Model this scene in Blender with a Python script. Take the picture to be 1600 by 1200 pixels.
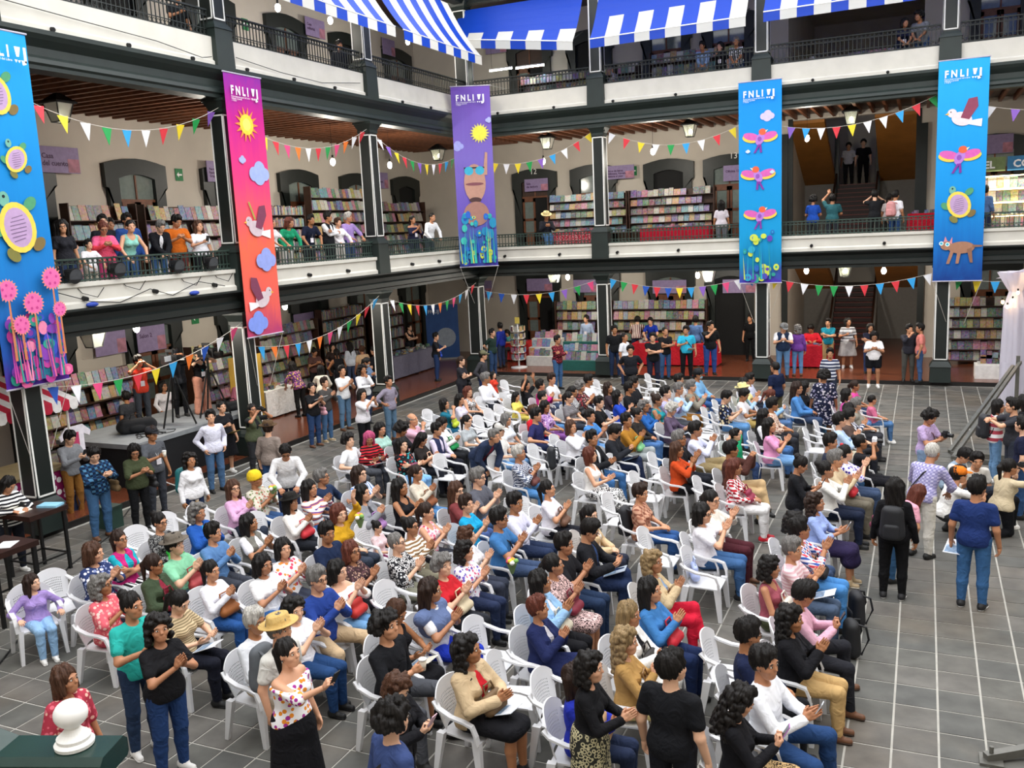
import bpy, bmesh, math, random
import numpy as np
from mathutils import Vector, Matrix
random.seed(7)
for o in list(bpy.data.objects): bpy.data.objects.remove(o)
SC = bpy.context.scene
COL = SC.collection
PI = math.pi

# ------------------------------------------------------------------ camera
FPX = 1426.0
EYE = 5.15
def _unit(v): return v/np.linalg.norm(v)
_Y = _unit(np.array([645., -272., FPX])); _X = -_unit(np.array([-3190., -90., FPX]))
_X = _unit(_X-_Y*(_X@_Y)); RW = np.stack([_X, _Y, np.cross(_X, _Y)])
def ray(x, y): return RW@np.array([x-800., y-600., FPX])
_o = ray(753, 580)
CAMP = np.array([0, 0, 0.12])-_o*((0.12-EYE)/_o[2])
cd = bpy.data.cameras.new('camera'); cam = bpy.data.objects.new('camera', cd); COL.objects.link(cam)
cd.sensor_width = 36; cd.lens = FPX/1600*36; cd.clip_end = 300; cd.clip_start = 0.05
m = Matrix.Identity(4)
for i in range(3):
    m[i][0] = RW[i][0]; m[i][1] = -RW[i][1]; m[i][2] = -RW[i][2]; m[i][3] = CAMP[i]
cam.matrix_world = m
SC.camera = cam
# ------------------------------------------------------------------ sky light (bright overcast) and exposure
W = bpy.data.worlds.new('overcast_sky'); SC.world = W; W.use_nodes = True
bg = W.node_tree.nodes['Background']; bg.inputs[0].default_value = (0.97, 0.98, 1.0, 1); bg.inputs[1].default_value = 1.25
SC.view_settings.view_transform = 'Standard'; SC.view_settings.look = 'None'
SC.view_settings.gamma = 1.0; SC.view_settings.use_curve_mapping = False
SC.view_settings.exposure = 1.6
# measured points: where the photo's pixel meets a known plane of the place
def G(x, y, z=0.):
    r = ray(x, y); p = CAMP+r*((z-CAMP[2])/r[2]); return float(p[0]), float(p[1])
def PX(x, y, X0):
    r = ray(x, y); p = CAMP+r*((X0-CAMP[0])/r[0]); return float(p[1]), float(p[2])
def PY(x, y, Y0):
    r = ray(x, y); p = CAMP+r*((Y0-CAMP[1])/r[1]); return float(p[0]), float(p[2])

# ------------------------------------------------------------------ materials
MATS = {}
def lin(c):
    if isinstance(c, str):
        c = c.lstrip('#'); c = [int(c[i:i+2], 16)/255 for i in (0, 2, 4)]
    return tuple(((v+0.055)/1.055)**2.4 if v > 0.04045 else v/12.92 for v in c)
def newmat(name):
    M = bpy.data.materials.new(name); M.use_nodes = True
    nt = M.node_tree; b = nt.nodes['Principled BSDF']
    return M, nt, b
def N(nt, t, **kw):
    n = nt.nodes.new(t)
    for k, v in kw.items():
        if k in ('op', 'operation'): n.operation = v
        elif hasattr(n, k): setattr(n, k, v)
        else: n.inputs[k.replace('_', ' ')].default_value = v
    return n
def mat(color, rough=.6, var=.10, scale=9., metal=0., bump=0., emit=0., kind='noise', spec=.4):
    key = ('m', color if isinstance(color, str) else tuple(color), rough, var, scale, metal, bump, emit)
    if key in MATS: return MATS[key]
    M, nt, b = newmat('surface_%d' % len(MATS)); c = lin(color)
    b.inputs['Roughness'].default_value = rough; b.inputs['Metallic'].default_value = metal
    b.inputs['Specular IOR Level'].default_value = spec
    tc = N(nt, 'ShaderNodeTexCoord'); no = N(nt, 'ShaderNodeTexNoise'); no.inputs['Scale'].default_value = scale; no.inputs['Detail'].default_value = 3
    nt.links.new(tc.outputs['Object'], no.inputs['Vector'])
    r = N(nt, 'ShaderNodeValToRGB'); e = r.color_ramp.elements
    e[0].position = .3; e[1].position = .7
    e[0].color = tuple(v*(1-var) for v in c)+(1,); e[1].color = tuple(min(1, v*(1+var)) for v in c)+(1,)
    nt.links.new(no.outputs['Fac'], r.inputs['Fac']); nt.links.new(r.outputs['Color'], b.inputs['Base Color'])
    if bump:
        bp = N(nt, 'ShaderNodeBump'); bp.inputs['Strength'].default_value = bump; bp.inputs['Distance'].default_value = .01
        nt.links.new(no.outputs['Fac'], bp.inputs['Height']); nt.links.new(bp.outputs['Normal'], b.inputs['Normal'])
    if emit:
        b.inputs['Emission Color'].default_value = c+(1,); b.inputs['Emission Strength'].default_value = emit
    MATS[key] = M; return M
def pattern(kind, c1, c2='#ffffff', c3=None, scale=1.):
    """woven or printed cloth: stripes (h / v), plaid, floral, dots, animal print"""
    key = ('p', kind, c1, c2, c3, scale)
    if key in MATS: return MATS[key]
    M, nt, b = newmat('cloth_%s_%d' % (kind, len(MATS))); b.inputs['Roughness'].default_value = .85; b.inputs['Specular IOR Level'].default_value = .15
    A, B, D = lin(c1)+(1,), lin(c2)+(1,), lin(c3 or c2)+(1,)
    tc = N(nt, 'ShaderNodeTexCoord'); L = nt.links.new
    def wave(axis, s, pos):
        w = N(nt, 'ShaderNodeTexWave'); w.bands_direction = axis; w.inputs['Scale'].default_value = s; w.inputs['Distortion'].default_value = .4
        L(tc.outputs['Object'], w.inputs['Vector']); r = N(nt, 'ShaderNodeValToRGB'); r.color_ramp.interpolation = 'CONSTANT'
        r.color_ramp.elements[1].position = pos; L(w.outputs['Fac'], r.inputs['Fac']); return r.outputs['Color']
    def mix(f, a, bb):
        x = N(nt, 'ShaderNodeMix'); x.data_type = 'RGBA'
        if hasattr(f, 'links'): L(f, x.inputs[0])
        else: x.inputs[0].default_value = f
        for s, v in ((6, a), (7, bb)):
            if hasattr(v, 'links'): L(v, x.inputs[s])
            else: x.inputs[s].default_value = v
        return x.outputs[2]
    if kind == 'stripe_h': col = mix(wave('Z', 5*scale, .5), A, B)
    elif kind == 'stripe_v': col = mix(wave('Y', 6*scale, .5), A, B)
    elif kind == 'stripe3': col = mix(wave('Z', 3.1*scale, .5), mix(wave('Z', 6.7*scale, .5), A, B), D)
    elif kind == 'plaid':
        col = mix(wave('Z', 4*scale, .5), mix(wave('Y', 4*scale, .5), A, B), mix(wave('Y', 4*scale, .5), B, D))
    else:
        v = N(nt, 'ShaderNodeTexVoronoi'); v.inputs['Scale'].default_value = {'floral': 22, 'dots': 26, 'animal': 34}[kind]*scale
        L(tc.outputs['Object'], v.inputs['Vector'])
        r = N(nt, 'ShaderNodeValToRGB'); r.color_ramp.interpolation = 'CONSTANT'; e = r.color_ramp.elements
        if kind == 'animal':
            e[0].color = A; e[1].position = .33; e[1].color = B; x = e.new(.55); x.color = A; L(v.outputs['Distance'], r.inputs['Fac']); col = r.outputs['Color']
        else:
            e[0].color = (1, 1, 1, 1); e[1].position = .42 if kind == 'floral' else .3; e[1].color = (0, 0, 0, 1); L(v.outputs['Distance'], r.inputs['Fac'])
            s = N(nt, 'ShaderNodeSeparateColor'); L(v.outputs['Color'], s.inputs[0]); g = N(nt, 'ShaderNodeMath', op='GREATER_THAN'); g.inputs[1].default_value = .5
            L(s.outputs[0], g.inputs[0]); col = mix(r.outputs['Color'], A, mix(g.outputs[0], B, D))
    L(col, b.inputs['Base Color']); MATS[key] = M; return M

# ------------------------------------------------------------------ mesh building
class MB:
    def __init__(s): s.v = []; s.f = []; s.m = []; s.cur = 0
    def add(s, vs, fs):
        n = len(s.v); s.v += [tuple(p) for p in vs]
        for f in fs: s.f.append(tuple(i+n for i in f)); s.m.append(s.cur)
        return s
    def box(s, x0, x1, y0, y1, z0, z1):
        vs = [(x, y, z) for z in (z0, z1) for y in (y0, y1) for x in (x0, x1)]
        return s.add(vs, [(0, 2, 3, 1), (4, 5, 7, 6), (0, 1, 5, 4), (2, 6, 7, 3), (0, 4, 6, 2), (1, 3, 7, 5)])
    def frust(s, cx, cy, z0, z1, a0, b0, a1, b1):
        vs = [(cx+x*a, cy+y*b, z) for z, a, b in ((z0, a0, b0), (z1, a1, b1)) for y in (-1, 1) for x in (-1, 1)]
        return s.add(vs, [(0, 2, 3, 1), (4, 5, 7, 6), (0, 1, 5, 4), (2, 6, 7, 3), (0, 4, 6, 2), (1, 3, 7, 5)])
    def tube(s, pts, r, n=6, cap=True, closed=False):
        pts = [Vector(p) for p in pts]; k = len(pts); rs = r if isinstance(r, (list, tuple)) else [r]*k
        base = len(s.v); up = Vector((0, 0, 1))
        for i, p in enumerate(pts):
            a = pts[(i-1) % k] if (closed or i > 0) else p; b = pts[(i+1) % k] if (closed or i < k-1) else p
            d = (b-a).normalized(); u = d.cross(up if abs(d.z) < .95 else Vector((1, 0, 0))).normalized(); w = d.cross(u)
            for j in range(n):
                t = 2*PI*j/n+PI/n; s.v.append(tuple(p+(u*math.cos(t)+w*math.sin(t))*rs[i]))
        for i in range(k if closed else k-1):
            for j in range(n):
                q = (i+1) % k
                s.f.append((base+i*n+j, base+i*n+(j+1) % n, base+q*n+(j+1) % n, base+q*n+j)); s.m.append(s.cur)
        if cap and not closed:
            s.f.append(tuple(base+j for j in reversed(range(n)))); s.m.append(s.cur)
            s.f.append(tuple(base+(k-1)*n+j for j in range(n))); s.m.append(s.cur)
        return s
    def bar(s, a, b, w, h=None):
        """rectangular bar from a to b, width w, height h"""
        a, b = Vector(a), Vector(b); h = h or w; d = (b-a).normalized()
        u = d.cross(Vector((0, 0, 1)) if abs(d.z) < .95 else Vector((1, 0, 0))).normalized(); t = u.cross(d)
        vs = [p+u*(x*w/2)+t*(y*h/2) for p in (a, b) for y in (-1, 1) for x in (-1, 1)]
        return s.add(vs, [(0, 2, 3, 1), (4, 5, 7, 6), (0, 1, 5, 4), (2, 6, 7, 3), (0, 4, 6, 2), (1, 3, 7, 5)])
    def lathe(s, prof, c=(0, 0, 0), n=16):
        base = len(s.v)
        for r, z in prof:
            for j in range(n): t = 2*PI*j/n; s.v.append((c[0]+r*math.cos(t), c[1]+r*math.sin(t), c[2]+z))
        for i in range(len(prof)-1):
            for j in range(n): s.f.append((base+i*n+j, base+i*n+(j+1) % n, base+(i+1)*n+(j+1) % n, base+(i+1)*n+j)); s.m.append(s.cur)
        s.f.append(tuple(base+j for j in reversed(range(n)))); s.m.append(s.cur)
        s.f.append(tuple(base+(len(prof)-1)*n+j for j in range(n))); s.m.append(s.cur)
        return s
    def ell(s, c, r, n=10, k=7):
        return s.lathe([(max(.001, math.sin(PI*i/k))*1., -math.cos(PI*i/k)) for i in range(k+1)], n=n)._fit(c, r, n*(k+1))
    def _fit(s, c, r, cnt):
        for i in range(len(s.v)-cnt, len(s.v)): p = s.v[i]; s.v[i] = (c[0]+p[0]*r[0], c[1]+p[1]*r[1], c[2]+p[2]*r[2])
        return s
    def prism(s, poly, fn, d0, d1):
        """extrude a 2D polygon; fn(a, b, d) -> 3D point"""
        n = len(poly); vs = [fn(a, b, d0) for a, b in poly]+[fn(a, b, d1) for a, b in poly]
        fs = [tuple(range(n)), tuple(range(2*n-1, n-1, -1))]+[(i, (i+1) % n, n+(i+1) % n, n+i) for i in range(n)]
        return s.add(vs, fs)
    def mesh(s, name, mats, smooth=False, normals=True):
        me = bpy.data.meshes.new(name); me.from_pydata(s.v, [], s.f)
        for x in (mats if isinstance(mats, (list, tuple)) else [mats]): me.materials.append(x)
        if max(s.m, default=0) > 0: me.polygons.foreach_set('material_index', s.m)
        if normals:
            bm = bmesh.new(); bm.from_mesh(me); bmesh.ops.recalc_face_normals(bm, faces=bm.faces); bm.to_mesh(me); bm.free()
        if smooth: me.polygons.foreach_set('use_smooth', [True]*len(me.polygons))
        me.update(); return me
    def build(s, name, mats, parent=None, smooth=False, normals=True):
        return link(name, s.mesh(name, mats, smooth, normals), parent)
def link(name, data, parent=None, loc=None, rz=None):
    o = bpy.data.objects.new(name, data); COL.objects.link(o)
    if parent: o.parent = parent
    if loc is not None: o.location = loc
    if rz is not None: o.rotation_euler = (0, 0, rz)
    return o
def tag(o, label=None, cat=None, group=None, kind=None):
    if label: o['label'] = label
    if cat: o['category'] = cat
    if group: o['group'] = group
    if kind: o['kind'] = kind
    return o
def empty(name, loc=(0, 0, 0), rz=0.):
    o = link(name, None, None, loc, rz); o.empty_display_size = .1; return o
def thing(name, label, cat, loc=(0, 0, 0), rz=0., group=None): return tag(empty(name, loc, rz), label, cat, group)
def struct(o, label=None): o['kind'] = 'structure'; (label and o.__setitem__('label', label)); return o
def copy_tree(o, parent=None):
    c = o.copy(); COL.objects.link(c); c.parent = parent
    for ch in list(o.children): copy_tree(ch, c)
    return c
def textmesh(txt, size, fn, mat_, name='lettering', parent=None, bold=0.0, align='LEFT', space=1.0):
    """flat lettering as a thin mesh; fn(x, y, d) -> 3D point"""
    cu = bpy.data.curves.new(name, 'FONT'); cu.body = txt; cu.size = size; cu.offset = bold; cu.align_x = align; cu.resolution_u = 2; cu.space_line = space
    t = bpy.data.objects.new(name, cu); COL.objects.link(t)
    dg = bpy.context.evaluated_depsgraph_get(); me = bpy.data.meshes.new_from_object(t.evaluated_get(dg)); bpy.data.objects.remove(t)
    for v in me.vertices: v.co = fn(v.co.x, v.co.y, 0)
    me.materials.clear(); me.materials.append(mat_)
    return link(name, me, parent)
# ------------------------------------------------------------------ people: signed-distance bodies meshed with surface nets
def sdf_mesh(prims, h, k=.03):
    """prims: ('c',a,b,ra,rb[,k]) tapered capsule; ('e',c,r,R) ellipsoid; a leading '-' subtracts, '&' intersects with half-space (point, normal)"""
    lo = np.array([1e9]*3); hi = -lo
    for p in prims:
        if p[0] == 'c':
            a, b = np.asarray(p[1], float), np.asarray(p[2], float); r = max(p[3], p[4])
            lo = np.minimum(lo, np.minimum(a, b)-r); hi = np.maximum(hi, np.maximum(a, b)+r)
        elif p[0] == 'e':
            c = np.asarray(p[1], float); r = max(p[2]); lo = np.minimum(lo, c-r); hi = np.maximum(hi, c+r)
    lo -= 2.5*h; hi += 2.5*h
    n = np.ceil((hi-lo)/h).astype(int)+1
    ax = [lo[i]+h*np.arange(n[i]) for i in range(3)]
    F = np.full(n, .3, np.float32)
    for p in prims:
        t = p[0]; sub = t[0] == '-'; t = t.lstrip('-')
        if t == '&':
            q, nn = np.asarray(p[1]), np.asarray(p[2])
            d = ((ax[0][:, None, None]-q[0])*nn[0]+(ax[1][None, :, None]-q[1])*nn[1]+(ax[2][None, None, :]-q[2])*nn[2])
            F = np.maximum(F, d.astype(np.float32)); continue
        kk = k
        if t == 'c':
            a, b = np.asarray(p[1], float), np.asarray(p[2], float); r = max(p[3], p[4]); pl, ph = np.minimum(a, b)-r, np.maximum(a, b)+r
            if len(p) > 5: kk = p[5]
        else:
            c = np.asarray(p[1], float); r = max(p[2]); pl, ph = c-r, c+r
            if len(p) > 4 and p[4] is not None: kk = p[4]
        pad = kk+2.2*h
        i0 = np.maximum(((pl-pad-lo)/h).astype(int), 0); i1 = np.minimum(((ph+pad-lo)/h).astype(int)+2, n)
        if (i1 <= i0).any(): continue
        sl = tuple(slice(i0[i], i1[i]) for i in range(3))
        X = (ax[0][sl[0]])[:, None, None]; Yy = (ax[1][sl[1]])[None, :, None]; Z = (ax[2][sl[2]])[None, None, :]
        if t == 'c':
            ba = b-a; L2 = max(1e-9, ba@ba)
            tt = np.clip(((X-a[0])*ba[0]+(Yy-a[1])*ba[1]+(Z-a[2])*ba[2])/L2, 0, 1)
            d = np.sqrt((X-a[0]-tt*ba[0])**2+(Yy-a[1]-tt*ba[1])**2+(Z-a[2]-tt*ba[2])**2)-(p[3]+(p[4]-p[3])*tt)
        else:
            x, y, z = X-c[0], Yy-c[1], Z-c[2]
            if len(p) > 3 and p[3] is not None:
                R = p[3]; x, y, z = x*R[0, 0]+y*R[1, 0]+z*R[2, 0], x*R[0, 1]+y*R[1, 1]+z*R[2, 1], x*R[0, 2]+y*R[1, 2]+z*R[2, 2]
            rr = p[2]; k0 = np.sqrt((x/rr[0])**2+(y/rr[1])**2+(z/rr[2])**2); k1 = np.sqrt((x/rr[0]**2)**2+(y/rr[1]**2)**2+(z/rr[2]**2)**2)+1e-6
            d = k0*(k0-1)/k1
        f = F[sl]
        if sub: F[sl] = np.maximum(f, -d)
        else:
            hh = np.maximum(kk-np.abs(f-d), 0)/max(kk, 1e-6); F[sl] = np.minimum(f, d)-hh*hh*kk*.25
    ins = F < 0
    c = [(i, j, l) for i in (0, 1) for j in (0, 1) for l in (0, 1)]
    m_ = n-1
    def cs(A, o): return A[o[0]:o[0]+m_[0], o[1]:o[1]+m_[1], o[2]:o[2]+m_[2]]
    cnt = sum(cs(ins, o).astype(np.int8) for o in c)
    act = (cnt > 0) & (cnt < 8); ids = np.full(m_, -1, np.int32); I = np.argwhere(act); ids[act] = np.arange(len(I))
    vals = {o: F[I[:, 0]+o[0], I[:, 1]+o[1], I[:, 2]+o[2]] for o in c}
    acc = np.zeros((len(I), 3)); num = np.zeros(len(I))
    for a in c:
        for axx in range(3):
            if a[axx]: continue
            b = list(a); b[axx] = 1; b = tuple(b); va, vb = vals[a], vals[b]; cr = (va < 0) != (vb < 0)
            t = np.where(cr, va/np.where(cr, va-vb, 1), 0); pt = np.tile(np.array(a, float), (len(I), 1)); pt[:, axx] += t
            acc += pt*cr[:, None]; num += cr
    V = lo+h*(I+acc/num[:, None])
    Fs = []
    for axx in range(3):
        sa = [slice(None)]*3; sb = [slice(None)]*3; sa[axx] = slice(0, -1); sb[axx] = slice(1, None)
        e = np.argwhere(ins[tuple(sa)] != ins[tuple(sb)]); u, v = (axx+1) % 3, (axx+2) % 3
        ok = (e[:, u] > 0) & (e[:, v] > 0) & (e[:, u] < m_[u]) & (e[:, v] < m_[v]); e = e[ok]
        fl = ins[e[:, 0], e[:, 1], e[:, 2]]
        q = []
        for du, dv in ((1, 1), (0, 1), (0, 0), (1, 0)):
            g = e.copy(); g[:, u] -= du; g[:, v] -= dv; q.append(ids[g[:, 0], g[:, 1], g[:, 2]])
        q = np.stack(q, 1); q[~fl] = q[~fl][:, ::-1]; Fs.append(q)
    return V, np.concatenate(Fs)
def np_mesh(name, parts, mats, smooth=True):
    """parts: list of (V, F(quads), material index)"""
    off = 0; vs = []; fs = []; mi = []
    for V, Fq, mm in parts: vs.append(V); fs.append(Fq+off); mi.append(np.full(len(Fq), mm)); off += len(V)
    V = np.concatenate(vs).astype(np.float32); Fq = np.concatenate(fs).astype(np.int32); mi = np.concatenate(mi).astype(np.int32)
    me = bpy.data.meshes.new(name); me.vertices.add(len(V)); me.vertices.foreach_set('co', V.ravel())
    me.loops.add(len(Fq)*4); me.loops.foreach_set('vertex_index', Fq.ravel()); me.polygons.add(len(Fq))
    me.polygons.foreach_set('loop_start', np.arange(0, len(Fq)*4, 4)); me.polygons.foreach_set('loop_total', np.full(len(Fq), 4))
    me.polygons.foreach_set('material_index', mi); me.polygons.foreach_set('use_smooth', np.full(len(Fq), smooth))
    for x in mats: me.materials.append(x)
    me.update(calc_edges=True); return me
def rot(axis, a):
    c, s = math.cos(a), math.sin(a)
    return np.array({'x': [[1, 0, 0], [0, c, -s], [0, s, c]], 'y': [[c, 0, s], [0, 1, 0], [-s, 0, c]], 'z': [[c, -s, 0], [s, c, 0], [0, 0, 1]]}[axis])
def sphere_q(c, r, n=8, k=6):
    V = []; Fq = []
    for i in range(k+1):
        t = PI*i/k
        for j in range(n): p = 2*PI*j/n; V.append((c[0]+r[0]*math.sin(t)*math.cos(p), c[1]+r[1]*math.sin(t)*math.sin(p), c[2]+r[2]*math.cos(t)))
    for i in range(k):
        for j in range(n): Fq.append((i*n+j, (i+1)*n+j, (i+1)*n+(j+1) % n, i*n+(j+1) % n))
    return np.array(V), np.array(Fq)
HS = 1.0
def make_head(fem):
    j = .9 if fem else 1.
    P = [('e', (-.012, 0, .025), (.094, .077, .103), None), ('e', (.022, 0, -.04), (.072, .061*j, .09), None, .03), ('e', (.045, 0, -.09), (.042, .042*j, .035), None, .03),
         ('c', (.083, 0, .012), (.103, 0, -.026), .008, .013, .015), ('c', (.078, -.045, .022), (.078, .045, .022), .012, .012, .02),
         ('e', (.055, .04, -.035), (.03, .022, .025), None, .02), ('e', (.055, -.04, -.035), (.03, .022, .025), None, .02),
         ('e', (-.004, .078, -.008), (.02, .010, .032), rot('z', .4), .006), ('e', (-.004, -.078, -.008), (.02, .010, .032), rot('z', -.4), .006),
         ('-e', (.104, .033, .004), (.016, .02, .012), None), ('-e', (.104, -.033, .004), (.016, .02, .012), None),
         ('c', (.086, -.016, -.062), (.086, .016, -.062), .009, .009, .01)]
    V, Fq = sdf_mesh(P, .0075, .03)
    parts = [(V, Fq, 0)]
    for s in (-1, 1):
        parts.append((*sphere_q((.083, s*.032, .003), (.010, .014, .008)), 1)); parts.append((*sphere_q((.0895, s*.031, .003), (.005, .007, .0072)), 2))
        b, f = sphere_q((.0885, s*.034, .027), (.007, .021, .0045 if not fem else .0035)); parts.append((b, f, 2))
    parts.append((*sphere_q((.0905, 0, -.0585), (.006, .021, .0045)), 3)); parts.append((*sphere_q((.0905, 0, -.066), (.006, .018, .005)), 3))
    return [(v*HS, f, mm) for v, f, mm in parts]
def make_hand(kind):
    """right hand: x along the fingers, palm towards -z, thumb on +y"""
    c1, c2 = {'flat': (.06, .08), 'relaxed': (.45, .6), 'grip': (1.0, 1.3)}[kind]
    P = [('c', (-.01, 0, 0), (.03, 0, 0), .024, .026), ('c', (.03, .022, 0), (.078, .028, 0), .016, .015), ('c', (.03, -.018, 0), (.074, -.028, 0), .016, .014), ('c', (.03, 0, 0), (.08, 0, 0), .017, .015)]
    for y, L in ((.030, .068), (.010, .076), (-.010, .071), (-.029, .055)):
        a = np.array((.08, y, 0)); d = np.array((math.cos(c1), y*.6, -math.sin(c1))); b = a+d*L*.52; d2 = np.array((math.cos(c1+c2), y*.5, -math.sin(c1+c2)))
        P += [('c', a, b, .0095, .0088, .004), ('c', b, b+d2*L*.48, .0088, .0072, .004)]
    ty = .055 if kind != 'grip' else .04
    P += [('c', (.012, .022, -.004), (.05, ty, -.018), .014, .0105, .012), ('c', (.05, ty, -.018), (.078, ty+.003, -.024-(.02 if kind == 'grip' else 0)), .0105, .0085, .004)]
    return sdf_mesh(P, .0068, .012)
HEAD = {f: make_head(f) for f in (0, 1)}
HAND = {k: make_hand(k) for k in ('flat', 'relaxed', 'grip')}
def ik(S, T, pole, l1, l2):
    d = T-S; L = np.linalg.norm(d); mx = (l1+l2)*.985
    if L > mx: T = S+d/L*mx; d = T-S; L = mx
    L = max(L, abs(l1-l2)+.03); u = d/np.linalg.norm(d); a = (l1*l1-l2*l2+L*L)/(2*L); hh = math.sqrt(max(0, l1*l1-a*a))
    q = pole-u*(pole@u); q = q/(np.linalg.norm(q)+1e-9)
    return S+u*a+q*hh, T
A3 = np.array
# arms: per side (side = +1 left, -1 right): wrist target in torso frame, elbow pole, hand kind, finger direction, palm direction (y is outward)
ARMS = {
 'clap':   [((.27, .035, .33), (-.3, .8, -.8), 'flat', (.55, -.12, .85), (-.1, -1, 0))]*2,
 'clap_hi': [((.28, .04, .42), (-.2, .8, -.8), 'flat', (.5, -.1, .85), (-.1, -1, 0))]*2,
 'clap_lo': [((.30, .04, .22), (-.4, .8, -.6), 'flat', (.8, -.15, .55), (0, -1, .1))]*2,
 'lap':    [((.27, .06, .12), (-.6, .8, -.2), 'relaxed', (.85, -.55, -.2), (-.1, -.2, -1))]*2,
 'knees':  [((.34, .12, .10), (-.5, .8, -.1), 'relaxed', (1, -.1, -.25), (0, 0, -1))]*2,
 'rest':   [((.22, .27, .16), (-.7, .6, -.2), 'relaxed', (1, 0, -.15), (0, 0, -1))]*2,
 'cross':  [((.20, -.12, .27), (.0, .9, -.7), 'relaxed', (.1, -1, .15), (-1, 0, 0)), ((.23, -.10, .22), (.0, .9, -.7), 'relaxed', (.1, -1, .2), (-1, 0, 0))],
 'phone':  [((.30, .05, .27), (-.3, .7, -.8), 'grip', (.75, -.35, .5), (-.2, -.5, .8))]*2,
 'phone_hi': [((.33, .05, .52), (-.1, .6, -.8), 'grip', (.5, -.2, .85), (.3, -.9, .1))]*2,
 'read':   [((.30, .10, .20), (-.3, .8, -.6), 'relaxed', (.85, -.3, .2), (0, -.6, .8))]*2,
 'chin':   [((.17, .02, .43), (.2, .5, -.9), 'relaxed', (.1, -.3, .95), (-1, -.2, 0)), ((.24, -.04, .2), (.0, .9, -.6), 'relaxed', (.2, -1, .1), (0, 0, 1))],
 'raise':  [((.20, .12, .82), (.4, 1, .1), 'flat', (.3, 0, 1), (1, -.1, 0)), ((.27, .06, .12), (-.6, .8, -.2), 'relaxed', (.85, -.55, -.2), (-.1, -.2, -1))],
 'both_up': [((.16, .18, .80), (.3, 1, .1), 'flat', (.2, 0, 1), (.2, -1, 0))]*2,
 'behead': [((-.06, .10, .62), (.2, 1, .3), 'relaxed', (-.3, -1, .2), (1, 0, 0))]*2,
 'side':   [((.05, .25, -.08), (-1, .3, 0), 'relaxed', (.15, 0, -1), (0, -1, 0))]*2,
 'back':   [((-.14, .06, .05), (-.6, 1, 0), 'relaxed', (-.1, -.8, -.5), (-1, 0, 0))]*2,
 'pocket': [((.05, .20, .02), (-1, .7, .1), 'relaxed', (.3, -.2, -1), (0, -1, 0))]*2,
 'hip':    [((.0, .19, .10), (-.5, 1, .1), 'relaxed', (.6, -.3, -.5), (0, -1, 0))]*2,
 'hold1':  [((.05, .25, -.08), (-1, .3, 0), 'relaxed', (.15, 0, -1), (0, -1, 0)), ((.28, .06, .26), (-.3, .8, -.8), 'grip', (.85, -.2, .4), (0, -1, .2))],
 'selfie': [((.05, .25, -.08), (-1, .3, 0), 'relaxed', (.15, 0, -1), (0, -1, 0)), ((.46, .06, .45), (.1, .7, -.9), 'grip', (.6, .1, .8), (.6, -.7, 0))],
 'mouth':  [((.05, .25, -.08), (-1, .3, 0), 'relaxed', (.15, 0, -1), (0, -1, 0)), ((.22, -.02, .50), (.1, .8, -.8), 'grip', (.1, -.5, .9), (-.6, -.8, 0))],
 'camera': [((.23, .09, .60), (.2, .9, -.7), 'grip', (.3, -.5, .8), (.2, -.9, .1))]*2,
 'rail':   [((.33, .20, .06), (-.6, .8, .1), 'relaxed', (.8, -.5, -.3), (0, 0, -1))]*2,
 'rail_fold': [((.36, .02, .10), (-.3, .9, -.2), 'relaxed', (.3, -1, 0), (0, 0, -1))]*2,
 'lean_in': [((.36, .14, .12), (-.3, .9, -.1), 'relaxed', (.9, -.3, -.3), (0, 0, -1))]*2,
 'hug':    [((.36, .03, .40), (.1, .9, -.4), 'relaxed', (.6, -.8, 0), (-.6, 0, -.5))]*2,
 'write':  [((.34, .10, .24), (-.4, .8, -.5), 'relaxed', (.8, -.5, -.2), (0, 0, -1))]*2,
}
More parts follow.
